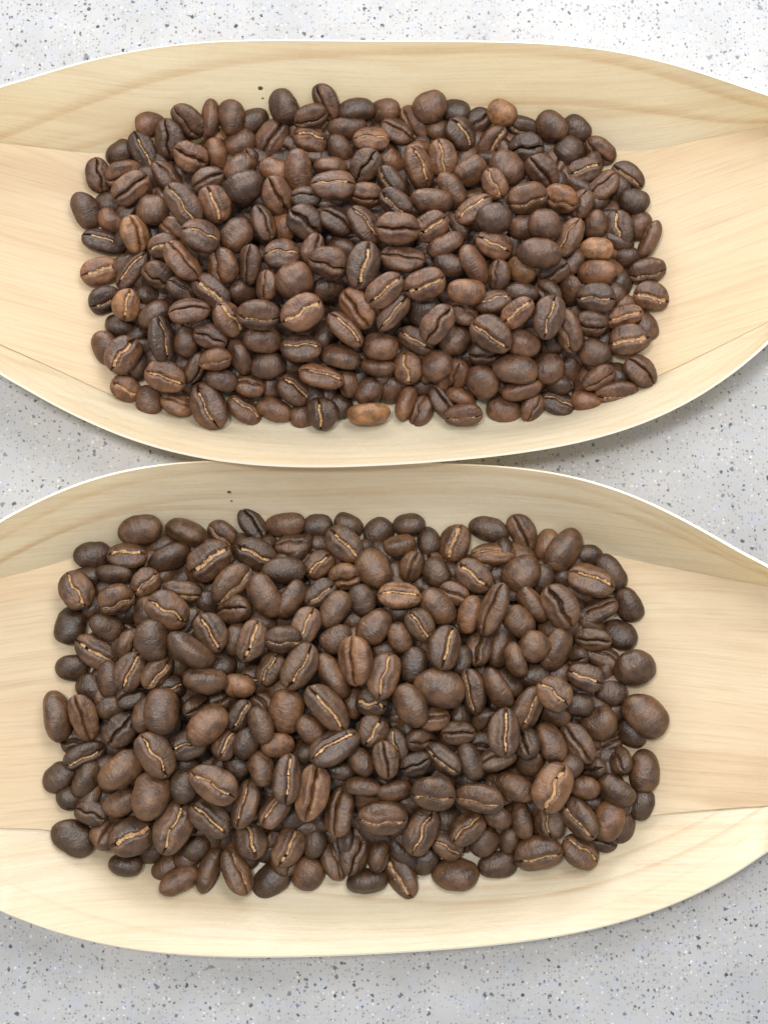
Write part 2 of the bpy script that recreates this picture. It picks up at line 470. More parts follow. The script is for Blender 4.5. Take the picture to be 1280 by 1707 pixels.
def sheet_mesh(name, secs, thick):
    bm = bmesh.new()
    uvl = bm.loops.layers.uv.new('UVMap')
    rml = bm.loops.layers.uv.new('RimDistance')
    grid, uvs, rims = [], [], []
    for r in secs:
        vs, us, acc = [], [], 0.0
        for i, p in enumerate(r):
            if i:
                acc += (p - r[i - 1]).length
            vs.append(bm.verts.new(p * MM))
            us.append(acc)
        mid = acc / 2
        grid.append(vs)
        uvs.append([(r[len(r) // 2].x * MM, (u - mid) * MM) for u in us])
        rims.append([(u * MM, (acc - u) * MM) for u in us])
    for i in range(len(grid) - 1):
        for j in range(len(grid[0]) - 1):
            f = bm.faces.new((grid[i][j], grid[i][j + 1], grid[i + 1][j + 1], grid[i + 1][j]))
            f.smooth = True
            for lp, (a, b) in zip(f.loops, ((i, j), (i, j + 1), (i + 1, j + 1), (i + 1, j))):
                lp[uvl].uv = uvs[a][b]
                lp[rml].uv = rims[a][b]
    bm.normal_update()
    if sum(f.normal.z for f in bm.faces) < 0:
        bmesh.ops.reverse_faces(bm, faces=bm.faces[:])
    me = bpy.data.meshes.new(name)
    bm.to_mesh(me)
    bm.free()
    return me


def solid(o, t):
    m = o.modifiers.new('thickness', 'SOLIDIFY')
    m.thickness = t * MM
    m.offset = -1.0
    m.use_even_offset = False
    m.material_offset_rim = 1
    e = o.modifiers.new('crisp_rim', 'EDGE_SPLIT')
    e.split_angle = math.radians(55)


def make_tray(key, label, bands, seed, knots):
    rows = catmull(TRAYS[key], 4)
    xm = sum(r[1].x for r in rows) / len(rows)
    root = bpy.data.objects.new('boat_tray', None)
    C.objects.link(root)
    root['label'] = label
    root['category'] = 'tray'
    root['group'] = 'wooden boat trays on the counter'
    rng = random.Random(seed)
    secs = []
    for r in rows:
        x = r[1].x
        s = section(r, x)
        for p in s:     # slight waviness of the shaved sheet
            p.z += 0.22 * noise.noise(Vector((p.x * 0.035, p.y * 0.05, seed)))
        secs.append(s)
    wood = mat_wood('veneer_' + key, PALE, WARM, AMBER, bands, seed, 0.35)
    flap_wood = mat_wood('bounce_tint_veneer_' + key, FPALE, FWARM, FAMBER, [], seed + 4.7, 0.3, 0.50, 0.36)
    sh = link('veneer_sheet', sheet_mesh('veneer_sheet', secs, 0.7), root, [wood, M_EDGE])
    solid(sh, 0.6)
    # tucked-in end flaps lying on the sheet between the folds
    for side in (-1, 1):
        fr = [r for r in rows if (r[1].x) * side > 45]
        fs = []
        for r in fr:
            rf, ff, fn, rn = r
            w = (ff - fn).length
            line = []
            n = 12
            e = 0.45
            a, b = ff + (rf - ff).normalized() * e, fn + (rn - fn).normalized() * e
            for i in range(n + 1):
                t = i / n
                p = a.lerp(b, t)
                p.z += 0.42 + 0.25 * noise.noise(Vector((p.x * 0.04, p.y * 0.06, seed + side * 5)))
                line.append(p)
            fs.append(line)
        fl = link('end_flap', sheet_mesh('end_flap', fs, 0.4), root, [flap_wood, M_EDGE])
        solid(fl, 0.32)
    for (kx, ky, kz, nx, ny, nz, r) in knots:
        bm = bmesh.new()
        bmesh.ops.create_uvsphere(bm, u_segments=10, v_segments=6, radius=r * MM)
        bmesh.ops.scale(bm, verts=bm.verts, vec=(1.15, 0.9, 0.25))
        me = bpy.data.meshes.new('knot')
        bm.to_mesh(me)
        bm.free()
        k = link('knot', me, root, [M_KNOT])
        k.location = Vector((kx, ky, kz)) * MM
        k.rotation_euler = Vector((nx, ny, nz)).to_track_quat('Z', 'Y').to_euler()
    return root


KN = {'upper': [(-28.872, 98.726, 9.286, 0.0, -0.693, 0.721, 0.55), (-28.431, 96.944, 7.586, 0.0, -0.694, 0.72, 0.25)], 'lower': [(-35.047, 3.518, 8.638, 0.0, -0.659, 0.752, 0.42), (-34.649, 1.675, 6.988, 0.0, -0.659, 0.753, 0.25)]}
make_tray('upper', 'wooden boat tray at the back, heaped with the browner, redder beans',
          [(0, 29, 2.0, 0, 0.00083, 1.9, 0.65), (0, 36, 14.2, -0.06, 0, 1.6, 0.75), (0, -60, 17.5, 0.05, 0.002, 1.2, 0.25), (1, 0, 3.0, 0, 0.0004, 1.2, 0.3), (1, 0, 6.5, 0, 0.0005, 0.9, 0.3), (1, 20, 9.5, 0, 0.0006, 0.8, 0.3)], 3.1, KN['upper'])
make_tray('lower', 'wooden boat tray in front, shiny near wall, heaped with darker beans',
          [(0, 10, 2.2, 0, 0.0003, 1.4, 0.45), (0, 10, 7.8, -0.035, 0.0001, 1.6, 0.55), (0, -75, 11.5, 0, 0.0012, 1.1, 0.6), (1, 55, 10.5, 0.01, 0.0012, 1.0, 0.75), (1, 55, 15.5, 0.05, 0.0012, 0.9, 0.6), (1, 0, 4.0, 0, 0.0004, 0.8, 0.3)], 8.6, KN['lower'])


# ------------------------------------------------------------------ coffee beans
def bean_shape(seed, nu, nv, broad=False):
    """vertices (mm) and faces of one roasted bean: long axis x, flat creased face +z; plus its silverskin strip"""
    R = random.Random(seed)
    sv = Vector((seed * 7.13, seed * 3.7, seed * 1.9))
    amp, ph = R.uniform(0.1, 0.42), R.choice([0, math.pi])
    off = R.uniform(-0.25, 0.25)
    gw, gd = R.uniform(0.18, 0.36), R.uniform(1.3, 1.9)
    hv, hd = R.uniform(1.75, 2.15), R.uniform(2.75, 3.1)
    skew = R.uniform(-0.13, 0.13)
    kid = R.choice([-1, 1]) * R.uniform(0, 0.55)
    lipL, lipR = R.uniform(0.1, 0.5), R.uniform(0.1, 0.5)
    cracks = [(R.choice([-1, 1]) * R.uniform(2.2, 4.3), R.choice([-1, 1]), R.uniform(0.8, 1.7), R.uniform(-0.5, 0.5)) for _ in range(R.randint(2, 4))]

    def yc(x):
        return off + amp * math.sin(1.15 * x + ph) * (1 - (x / 5.4) ** 2) + 0.16 * noise.noise(Vector((x * 0.9, seed, 2.2)))

    def surf(x, rr, phi, groove=True):
        sn, cs = math.sin(phi), math.cos(phi)
        b = 3.7 * (1 + skew * x / 5)
        y = b * rr * sn
        if cs > 0:
            z = hv * rr * (cs ** 0.72)
        else:
            z = -hd * rr * ((-cs) ** 0.92)
        if cs > 0:
            d = y - yc(x) * min(1, rr * 1.4)
            lip = lipR if d > 0 else lipL
            k = min(1, rr * 1.25)
            z += lip * k * math.exp(-((abs(d) - 1.15) / 0.7) ** 2)
            if groove:
                w = gw * (0.75 + 0.55 * noise.noise(Vector((x * 0.8, seed, 5.0))))
                w = max(w, 0.11)
                z -= gd * k * math.exp(-(d / w) ** 2)
                for (x0, sd, ln, sl) in cracks:
                    dd = d * sd
                    if -0.2 < dd < ln:
                        z -= 0.55 * k * math.exp(-((x - x0 - sl * dd - 0.25 * noise.noise(Vector((dd * 2, seed, 1)))) / 0.15) ** 2) * (1 - max(dd, 0) / ln)
        n1 = noise.noise(Vector((x * 0.30, y * 0.34, z * 0.34)) + sv)
        n2 = noise.noise(Vector((x * 0.85, y * 0.75, z * 0.75)) + sv)
        n3 = noise.noise(Vector((x * 1.9, y * 1.3, z * 1.3)) + sv)
        f = 1 + 0.080 * n1 + 0.024 * n2 + 0.010 * n3
        return Vector((x * (1 + 0.03 * n1), y * f + kid * (x * x / 25 - 0.3), (z * f) - (hv - hd) * 0.5))

    V, F = [], []
    ring = []
    for i in range(1, nu):
        t = math.sin(math.pi / 2 * (-1 + 2 * i / nu) * 0.985)
        x = 5.0 * t
        rr = (1 - abs(t) ** 2.25) ** (1 / 2.15)
        row = []
        for j in range(nv):
            w = -1 + 2 * j / nv
            phi = math.pi * (0.27 * w + 0.73 * w ** 3)
            row.append(len(V))
            V.append(surf(x, rr, phi))
        ring.append(row)
    for i in range(len(ring) - 1):
        for j in range(nv):
            F.append((ring[i][j], ring[i][(j + 1) % nv], ring[i + 1][(j + 1) % nv], ring[i + 1][j]))
    for row, s in ((ring[0], -1), (ring[-1], 1)):
        c = sum((V[k] for k in row), Vector()) / nv
        c.x += s * 0.12
        ci = len(V)
        V.append(c)
        for j in range(nv):
            a, b = row[j], row[(j + 1) % nv]
            F.append((ci, b, a) if s < 0 else (ci, a, b))
    # silverskin left in the crease
    SV, SF = [], []
    n = 30
    x0, x1 = R.uniform(-4.2, -3.0), R.uniform(3.0, 4.3)
    wid = R.uniform(0.24, 0.50)
    wide_at = R.uniform(-2, 2)
    wide = R.choice([0, 0, 0.25, 0.6, 0.9])
    if broad:
        wid, wide = R.uniform(0.45, 0.7), R.uniform(0.7, 1.3)
    gaps = [(R.uniform(x0, x1), R.uniform(0.1, 0.4)) for _ in range(R.choice([0, 0, 0, 1]))]
    for i in range(n + 1):
        x = x0 + (x1 - x0) * i / n
        rr = (1 - abs(x / 5) ** 2.25) ** (1 / 2.15)
        y = yc(x) * min(1, rr * 1.4)
        w = wid * (0.55 + 0.75 * abs(noise.noise(Vector((x * 1.3, seed, 9.0)))) * 1.6) * (1 if 0 < i < n else 0.15)
        w += wide * math.exp(-((x - wide_at) / 1.3) ** 2)
        for q in (-1, -0.35, 0.35, 1):
            yy = y + q * w + 0.22 * noise.noise(Vector((x * 2.6, q, seed)))
            ph_ = math.asin(max(-1, min(1, yy / (3.7 * (1 + skew * x / 5) * max(rr, 0.05)))))
            p = surf(x, rr, ph_, False)
            sink = (0.34 if abs(q) < 0.5 else 0.20) if not broad else (0.18 if abs(q) < 0.5 else 0.07)
            p.z -= sink - 0.30 * noise.noise(Vector((x * 2.1, q * 2.0, seed + 3.0)))
            SV.append(p)
    for i in range(n):
        xm = x0 + (x1 - x0) * (i + 0.5) / n
        if any(abs(xm - g) < h for g, h in gaps):
            continue
        for q in range(3):
            a = i * 4 + q
            SF.append((a, a + 1, a + 5, a + 4))
    return V, F, SV, SF


def to_mesh(name, V, F, mat):
    me = bpy.data.meshes.new(name)
    me.from_pydata([tuple(v * MM) for v in V], [], F)
    me.polygons.foreach_set('use_smooth', [True] * len(F))
    me.materials.append(mat)
    me.update()
    return me


NV = 12
BEAN, SKIN, LOW, BROAD, BROAD_LOW = [], [], [], [], []
for s in range(NV):
    V, F, SV, SF = bean_shape(s + 1, 46, 60)
    BEAN.append(to_mesh('coffee_bean', V, F, M_BEAN))
    SKIN.append(to_mesh('silverskin', SV, SF, M_SKIN))
    SV, SF = bean_shape(s + 1, 8, 8, True)[2:]
    BROAD.append(to_mesh('silverskin', SV, SF, M_SKIN))
    BROAD_LOW.append((SV, SF))
    LOW.append(bean_shape(s + 1, 22, 30))

TONES = {1: (0.050, 0.0248, 0.0130), 2: (0.080, 0.0380, 0.0186), 3: (0.114, 0.0528, 0.0248), 4: (0.185, 0.092, 0.040), 5: (0.25, 0.126, 0.053)}
# (tray, tone, variant, golden crease, x y z in mm, quaternion, size x y z relative to a 10 x 7.4 x 4.9 mm bean, label)
BEANS = [
('l',2,9,1,-46.15,-70.82,10.77,0.826,-0.014,0.099,0.555,1.257,1.131,1.128,'big brown coffee bean, golden crease up, upright, front left of lower tray'),
('l',3,1,2,36.47,-61.89,15.28,0.842,0.004,-0.0,0.539,1.142,1.131,1.128,'big reddish coffee bean, broad golden crease up, leaning right, front right of lower tray'),
('l',2,2,0,12.0,-40.61,16.94,0.004,-0.989,0.13,-0.069,1.142,1.155,1.268,'big brown coffee bean, smooth back up, crosswise, middle mid-right of lower tray'),
('l',2,2,0,58.2,-46.68,7.92,0.007,-0.921,0.382,-0.079,1.142,1.155,1.215,'big brown coffee bean, smooth back up, leaning left, middle right edge of lower tray'),
('l',3,2,0,-15.54,-63.17,15.16,0.777,-0.02,0.012,0.629,1.257,0.977,0.974,'big slim reddish coffee bean, dark crease up, upright, front centre of lower tray'),
('l',2,9,1,-36.66,-61.17,16.44,0.965,0.033,0.01,-0.261,1.142,1.029,1.025,'brown coffee bean, golden crease up, leaning left, front left of lower tray'),
('l',2,10,2,-55.33,-73.16,8.72,0.963,-0.103,0.121,0.219,1.104,1.131,1.128,'brown coffee bean, broad golden crease up, leaning right, front left edge of lower tray'),
('l',3,6,0,-50.64,-63.73,14.64,0.064,0.777,0.606,-0.159,1.104,1.131,1.162,'reddish coffee bean, smooth back up, upright, front left of lower tray'),
('l',2,0,1,-12.27,-44.94,16.8,0.904,-0.007,0.079,-0.421,1.257,0.926,0.923,'slim brown coffee bean, golden crease up, leaning left, middle centre of lower tray'),
('l',2,1,1,-49.45,-55.01,16.61,0.88,-0.056,0.095,-0.461,1.104,1.029,1.025,'brown coffee bean, golden crease up, leaning left, middle left of lower tray'),
('l',2,3,2,-39.33,-12.08,8.55,0.952,0.062,-0.003,0.299,1.104,1.131,1.128,'brown coffee bean, broad golden crease up, leaning right, back left of lower tray'),
('l',2,5,0,-48.22,-45.64,16.79,0.046,-0.73,-0.668,0.136,1.066,1.054,1.083,'brown coffee bean, smooth back up, upright, middle left of lower tray'),
('l',1,7,1,-10.63,-53.56,16.8,0.917,-0.294,0.004,0.269,1.18,1.029,1.025,'dark coffee bean, golden crease up, leaning right, middle centre of lower tray'),
('l',2,5,1,-0.34,-68.52,12.96,0.972,0.236,-0.006,0.002,1.104,1.08,1.077,'brown coffee bean, golden crease up, crosswise, front centre of lower tray'),
('l',3,3,0,-6.0,-34.65,17.08,0.7,0.231,-0.144,-0.661,1.104,1.08,1.077,'reddish coffee bean, dark crease up, upright, middle centre of lower tray'),
('l',2,1,1,8.12,-71.8,9.68,0.842,0.013,-0.001,0.539,1.104,0.977,0.974,'brown coffee bean, golden crease up, leaning right, front mid-right of lower tray, left one'),
('u',2,8,1,-40.27,23.78,6.16,0.838,0.118,-0.016,-0.533,1.14,1.078,1.075,'big brown coffee bean, golden crease up, leaning left, front left of upper tray'),
('l',2,8,1,-18.38,-35.9,16.8,0.86,0.104,0.014,0.499,1.104,0.977,0.974,'brown coffee bean, golden crease up, leaning right, middle mid-left of lower tray'),
('l',2,0,1,34.18,-76.8,6.18,0.963,0.224,-0.087,0.122,1.104,1.08,1.077,'brown coffee bean, golden crease up, crosswise, front right of lower tray, right one'),
('l',2,1,1,-47.52,-23.56,15.36,0.958,0.013,0.13,-0.255,1.028,1.08,1.077,'brown coffee bean, golden crease up, leaning left, back left of lower tray, left one'),
('l',3,5,0,-38.39,-48.64,16.8,0.016,0.922,0.383,-0.047,1.066,0.977,1.004,'reddish coffee bean, smooth back up, leaning right, middle left of lower tray'),
('l',2,4,0,39.04,-22.67,12.83,0.862,0.069,-0.042,-0.5,1.066,1.029,1.025,'brown coffee bean, dark crease up, leaning left, back right of lower tray, right one'),
('u',1,10,1,-4.76,53.87,16.84,0.782,0.125,0.016,0.61,1.102,1.027,1.024,'dark coffee bean, golden crease up, upright, middle centre of upper tray'),
('l',3,6,0,-57.51,-58.51,13.26,0.046,0.949,0.302,-0.084,1.104,0.977,1.004,'reddish coffee bean, smooth back up, leaning right, front left edge of lower tray'),
('u',3,5,2,-18.39,42.99,16.83,0.962,0.07,0.006,0.264,1.026,1.078,1.075,'reddish coffee bean, broad golden crease up, leaning right, front mid-left of upper tray'),
('l',3,5,0,-21.36,-45.84,13.79,0.06,-0.767,-0.635,-0.073,1.028,1.08,1.109,'reddish coffee bean, smooth back up, upright, middle mid-left of lower tray'),
('l',2,7,1,25.96,-50.22,16.8,0.722,-0.048,0.071,0.687,1.066,0.951,0.948,'brown coffee bean, golden crease up, upright, middle right of lower tray'),
('l',1,7,1,-37.92,-68.93,12.29,0.937,-0.081,0.005,-0.341,1.028,0.977,0.974,'dark coffee bean, golden crease up, leaning left, front left of lower tray'),
('l',1,2,0,-68.9,-73.57,6.55,0.11,0.959,-0.257,-0.054,1.028,1.029,1.056,'dark coffee bean, smooth back up, leaning left, front left edge of lower tray'),
('l',2,8,0,-42.18,-32.81,17.49,0.761,-0.589,0.232,-0.145,1.18,1.155,1.254,'slim brown coffee bean, lying on its side, leaning left, middle left of lower tray'),
('l',2,9,0,15.78,-81.59,3.6,0.28,0.955,-0.057,0.08,1.085,1.029,1.056,'brown coffee bean, smooth back up, crosswise, front mid-right of lower tray'),
('l',2,11,1,-0.06,-38.14,16.29,0.788,-0.082,0.044,0.609,1.066,0.977,0.974,'brown coffee bean, golden crease up, upright, middle centre of lower tray'),
('l',2,9,1,10.68,-63.09,15.26,0.968,0.243,-0.049,-0.03,0.99,1.054,1.051,'brown coffee bean, golden crease up, crosswise, front mid-right of lower tray'),
('l',2,3,1,46.6,-16.83,7.69,0.954,-0.228,-0.03,-0.192,1.104,1.029,1.025,'brown coffee bean, golden crease up, crosswise, back right edge of lower tray'),
('u',2,3,0,3.05,62.57,16.8,0.978,0.187,0.087,-0.016,1.026,1.027,1.024,'brown coffee bean, dark crease up, crosswise, middle centre of upper tray, left one'),
('u',2,7,1,24.27,38.56,15.35,0.924,0.233,-0.037,-0.301,1.026,1.027,1.024,'brown coffee bean, golden crease up, leaning left, front right of upper tray'),
('l',2,7,0,41.09,-9.59,6.2,0.169,-0.873,-0.445,0.105,1.104,1.029,1.056,'brown coffee bean, smooth back up, leaning right, back right edge of lower tray'),
('l',1,8,0,56.15,-36.4,7.31,0.244,-0.957,-0.146,-0.049,0.951,1.131,1.162,'round dark coffee bean, smooth back up, middle right edge of lower tray'),
('l',2,10,0,5.52,-44.4,17.41,0.162,-0.85,0.477,-0.158,1.028,0.977,1.004,'brown coffee bean, smooth back up, leaning left, middle mid-right of lower tray'),
('l',2,3,1,43.2,-69.02,9.1,0.874,0.214,-0.238,-0.366,1.104,0.977,0.974,'brown coffee bean, golden crease up, leaning left, front right edge of lower tray, right one'),
('l',2,11,1,-34.07,-17.54,12.35,0.872,0.303,0.142,0.359,1.104,1.029,1.025,'brown coffee bean, golden crease up, leaning right, back mid-left of lower tray, left one'),
('l',2,0,0,-50.46,-30.36,16.95,0.047,0.784,-0.598,-0.161,0.951,1.029,1.056,'brown coffee bean, smooth back up, upright, back left of lower tray'),
('l',2,0,1,13.08,-31.86,16.8,0.793,0.027,0.189,0.579,1.028,0.977,0.974,'brown coffee bean, golden crease up, upright, middle mid-right of lower tray'),
('u',2,11,1,-45.49,68.59,15.47,0.881,0.109,0.095,-0.45,1.102,0.95,0.947,'brown coffee bean, golden crease up, leaning left, back left of upper tray'),
('l',2,11,1,20.86,-64.2,14.34,0.961,0.235,-0.128,-0.068,1.085,0.926,0.923,'brown coffee bean, golden crease up, crosswise, front right of lower tray, left one'),
('l',2,3,1,-21.04,-60.22,16.77,0.731,0.084,0.163,0.657,1.104,0.849,0.846,'slim brown coffee bean, golden crease up, upright, front mid-left of lower tray, right one'),
('l',2,1,0,-26.36,-20.61,14.91,0.141,-0.853,0.503,-0.005,1.066,0.926,0.951,'brown coffee bean, smooth back up, leaning left, back mid-left of lower tray'),
('l',2,3,0,-72.38,-46.75,8.34,0.564,0.525,-0.466,-0.435,1.18,1.155,1.251,'slim brown coffee bean, lying on its side, upright, middle left edge of lower tray'),
('l',3,0,0,-9.47,-67.56,10.76,0.725,-0.245,-0.125,0.631,1.104,0.926,0.923,'reddish coffee bean, dark crease up, upright, front centre of lower tray'),
('l',2,10,0,24.17,-23.53,15.37,0.803,-0.187,-0.254,0.506,1.256,0.823,0.82,'slim brown coffee bean, dark crease up, upright, back right of lower tray'),
('l',2,7,0,-2.09,-13.84,10.02,0.152,0.85,-0.505,-0.012,0.99,1.029,1.056,'brown coffee bean, smooth back up, leaning left, back centre of lower tray'),
('u',2,7,0,-20.08,50.46,16.77,0.133,-0.93,-0.343,-0.018,0.874,1.13,1.16,'round brown coffee bean, smooth back up, middle mid-left of upper tray'),
('u',2,2,1,9.12,49.66,16.8,0.955,0.228,-0.087,0.169,0.988,0.976,0.972,'brown coffee bean, golden crease up, crosswise, middle mid-right of upper tray'),
('l',2,5,0,-55.36,-5.09,7.38,0.114,-0.99,-0.086,-0.009,1.028,0.951,0.977,'brown coffee bean, smooth back up, crosswise, back left edge of lower tray'),
('u',2,2,0,29.76,31.43,10.67,0.008,-0.994,0.087,-0.073,1.064,0.924,0.949,'brown coffee bean, smooth back up, crosswise, front right of upper tray, right one'),
('u',2,9,1,36.86,42.11,16.53,0.792,0.079,-0.037,0.604,1.026,0.924,0.921,'brown coffee bean, golden crease up, upright, front right of upper tray'),
('l',2,5,1,-68.93,-18.83,9.4,0.868,-0.063,0.041,-0.491,0.913,1.029,1.025,'brown coffee bean, golden crease up, leaning left, back left edge of lower tray'),
('l',2,0,0,30.69,-14.92,10.06,0.199,0.914,0.303,0.181,0.913,1.131,1.162,'round brown coffee bean, smooth back up, back right of lower tray'),
('l',2,3,0,58.28,-59.01,5.07,0.064,0.721,0.689,-0.029,0.99,0.951,0.977,'brown coffee bean, smooth back up, upright, front right edge of lower tray'),
('u',2,8,0,34.98,56.65,16.8,0.25,-0.967,0.045,-0.035,1.026,0.924,0.949,'brown coffee bean, smooth back up, crosswise, middle right of upper tray'),
('l',2,6,1,-32.84,-81.04,6.16,0.785,-0.309,0.149,-0.516,1.104,0.874,0.871,'slim brown coffee bean, golden crease up, leaning left, front mid-left of lower tray'),
('u',2,4,1,-59.77,35.39,8.12,0.892,0.047,0.081,0.443,0.95,1.027,1.024,'brown coffee bean, golden crease up, leaning right, front left edge of upper tray'),
('l',2,3,1,-8.89,-8.28,7.55,0.924,0.014,-0.002,-0.383,0.99,0.977,0.974,'brown coffee bean, golden crease up, leaning left, back centre of lower tray'),
('u',2,1,0,11.96,40.67,16.29,0.879,0.11,-0.09,0.454,0.988,0.924,0.921,'brown coffee bean, dark crease up, leaning right, front mid-right of upper tray'),
('l',3,7,0,-66.45,-47.01,10.23,0.793,0.074,0.148,-0.587,1.104,0.823,0.82,'slim reddish coffee bean, dark crease up, upright, middle left edge of lower tray'),
('u',1,7,0,-31.78,72.81,14.71,0.248,-0.944,-0.219,0.018,0.912,1.027,1.055,'dark coffee bean, smooth back up, leaning right, back left of upper tray'),
('u',2,6,1,-11.57,72.8,15.6,0.993,-0.111,0.026,0.013,1.026,0.976,0.972,'brown coffee bean, golden crease up, crosswise, back centre of upper tray'),
('u',2,11,1,-41.52,60.54,16.8,0.972,-0.13,0.157,-0.119,0.912,1.078,1.075,'brown coffee bean, golden crease up, crosswise, middle left of upper tray'),
('u',2,11,0,-12.47,54.83,16.76,0.95,0.277,0.061,-0.13,0.912,1.027,1.024,'brown coffee bean, dark crease up, crosswise, middle mid-left of upper tray'),
('l',2,2,1,-64.61,-32.57,6.89,0.964,0.002,0.061,-0.258,1.104,0.926,0.923,'brown coffee bean, golden crease up, leaning left, middle left edge of lower tray'),
('u',3,7,1,-49.9,30.14,8.69,0.977,0.103,0.09,-0.166,0.95,0.976,0.972,'reddish coffee bean, golden crease up, crosswise, front left edge of upper tray'),
('u',2,7,2,56.48,39.04,7.24,0.988,0.098,-0.089,0.076,0.95,0.976,0.972,'brown coffee bean, broad golden crease up, crosswise, front right edge of upper tray'),
('l',2,2,1,-21.36,-75.74,6.12,0.842,-0.003,0.096,0.531,0.951,0.926,0.923,'brown coffee bean, golden crease up, leaning right, front mid-left of lower tray, right one'),
('u',2,3,1,0.07,48.24,16.97,0.922,0.18,-0.059,0.338,0.988,0.899,0.896,'brown coffee bean, golden crease up, leaning right, middle centre of upper tray'),
('u',2,5,1,32.43,70.34,15.06,0.901,0.414,0.014,0.129,0.95,1.027,1.024,'brown coffee bean, golden crease up, crosswise, back right of upper tray'),
('l',2,8,1,-30.19,-65.97,11.83,0.75,-0.248,-0.073,0.609,1.104,0.823,0.82,'slim brown coffee bean, golden crease up, upright, front mid-left of lower tray, left one'),
('u',2,3,0,-58.59,74.36,9.96,0.93,0.16,0.083,0.319,0.988,0.924,0.921,'brown coffee bean, dark crease up, leaning right, back left edge of upper tray'),
('u',2,8,1,-28.12,42.75,16.75,0.917,0.392,0.045,-0.051,0.969,0.976,0.972,'brown coffee bean, golden crease up, crosswise, front mid-left of upper tray, left one'),
('l',2,7,1,-37.83,-28.54,16.29,0.863,0.003,0.077,-0.499,0.913,0.926,0.923,'brown coffee bean, golden crease up, leaning left, back left of lower tray, right one'),
('l',2,2,1,-28.93,-30.41,16.76,0.818,0.027,0.017,0.574,0.951,0.874,0.871,'brown coffee bean, golden crease up, upright, back mid-left of lower tray'),
('u',3,4,0,-5.88,44.86,13.89,0.849,0.257,-0.038,-0.46,1.026,0.924,0.921,'reddish coffee bean, dark crease up, leaning left, middle centre of upper tray'),
('l',2,9,1,37.11,-41.89,15.84,0.93,-0.056,-0.102,-0.348,0.837,0.977,0.974,'brown coffee bean, golden crease up, leaning left, middle right of lower tray'),
('l',1,10,1,-29.14,-10.29,5.89,0.97,0.061,0.098,-0.214,0.99,0.977,0.974,'dark coffee bean, golden crease up, leaning left, back mid-left of lower tray'),
('l',2,7,0,12.04,-22.79,11.65,0.089,-0.919,0.381,0.049,0.951,0.926,0.951,'brown coffee bean, smooth back up, leaning left, back mid-right of lower tray'),
('u',3,0,1,-38.49,69.26,13.32,0.817,0.081,0.1,-0.562,0.912,0.976,0.972,'reddish coffee bean, golden crease up, upright, back left of upper tray'),
('u',3,8,0,-45.65,54.9,16.52,0.891,-0.175,0.18,-0.379,1.064,0.873,0.87,'slim reddish coffee bean, dark crease up, leaning left, middle left of upper tray'),
('u',3,2,0,-24.33,71.52,12.93,0.848,0.131,0.227,-0.461,0.95,0.976,0.972,'reddish coffee bean, dark crease up, leaning left, back mid-left of upper tray'),
('l',2,9,0,-11.07,-37.71,13.88,0.612,0.612,-0.415,-0.281,1.142,1.07,1.143,'slim brown coffee bean, lying on its side, leaning left, middle centre of lower tray'),
('l',2,10,1,20.16,-15.59,9.86,0.939,0.037,-0.013,-0.343,0.913,0.926,0.923,'brown coffee bean, golden crease up, leaning left, back mid-right of lower tray, right one'),
('l',2,5,1,43.28,-76.77,6.19,0.918,-0.257,0.123,-0.275,0.913,0.977,0.974,'brown coffee bean, golden crease up, leaning left, front right edge of lower tray, left one'),
('l',2,11,1,18.32,-71.44,9.77,0.921,-0.181,-0.077,0.336,0.875,0.926,0.923,'brown coffee bean, golden crease up, leaning right, front mid-right of lower tray, right one'),
('u',1,9,1,-50.65,38.14,11.93,0.748,-0.136,0.338,-0.555,1.064,0.873,0.87,'slim dark coffee bean, golden crease up, upright, front left edge of upper tray'),
('l',2,3,0,42.87,-52.69,9.89,0.883,0.038,-0.102,-0.456,1.028,0.874,0.871,'brown coffee bean, dark crease up, leaning left, middle right edge of lower tray'),
('l',2,10,1,-29.42,-74.21,6.55,0.783,-0.146,-0.038,-0.604,0.875,0.977,0.974,'brown coffee bean, golden crease up, upright, front mid-left of lower tray'),
('u',1,4,0,-17.98,64.84,14.12,0.928,0.13,0.13,-0.324,0.874,1.027,1.024,'dark coffee bean, dark crease up, leaning left, middle mid-left of upper tray'),
('l',1,1,0,-70.45,-26.45,6.8,0.063,0.783,0.585,-0.203,0.913,0.977,1.004,'dark coffee bean, smooth back up, upright, back left edge of lower tray'),
('l',2,7,0,-2.1,-27.0,13.82,0.122,0.913,0.388,-0.015,0.913,0.926,0.951,'brown coffee bean, smooth back up, leaning right, back centre of lower tray, rightmost'),
('u',2,10,0,-19.68,77.77,11.09,0.115,-0.727,0.653,0.18,1.064,0.873,0.896,'slim brown coffee bean, smooth back up, upright, back mid-left of upper tray'),
('l',2,7,1,-55.59,-36.93,14.12,0.839,-0.012,0.054,0.541,0.913,0.9,0.897,'brown coffee bean, golden crease up, leaning right, middle left edge of lower tray'),
('l',2,4,0,47.77,-48.5,7.35,0.001,-0.962,-0.175,-0.211,0.875,1.029,1.056,'brown coffee bean, smooth back up, crosswise, middle right edge of lower tray'),
('l',3,10,0,49.88,-69.68,7.2,0.087,0.818,0.568,-0.031,0.951,0.977,1.004,'reddish coffee bean, smooth back up, upright, front right edge of lower tray'),
('l',1,5,0,-22.32,-14.52,11.24,0.042,-0.997,-0.002,0.058,0.99,0.823,0.845,'slim dark coffee bean, smooth back up, crosswise, back mid-left of lower tray'),
('u',3,4,1,7.93,79.22,9.7,0.818,-0.05,0.281,-0.5,1.026,0.899,0.896,'reddish coffee bean, golden crease up, upright, back mid-right of upper tray, left one'),
('u',2,1,0,-33.43,61.95,13.97,0.019,-0.916,-0.401,0.017,0.874,0.976,1.002,'brown coffee bean, smooth back up, leaning right, middle left of upper tray'),
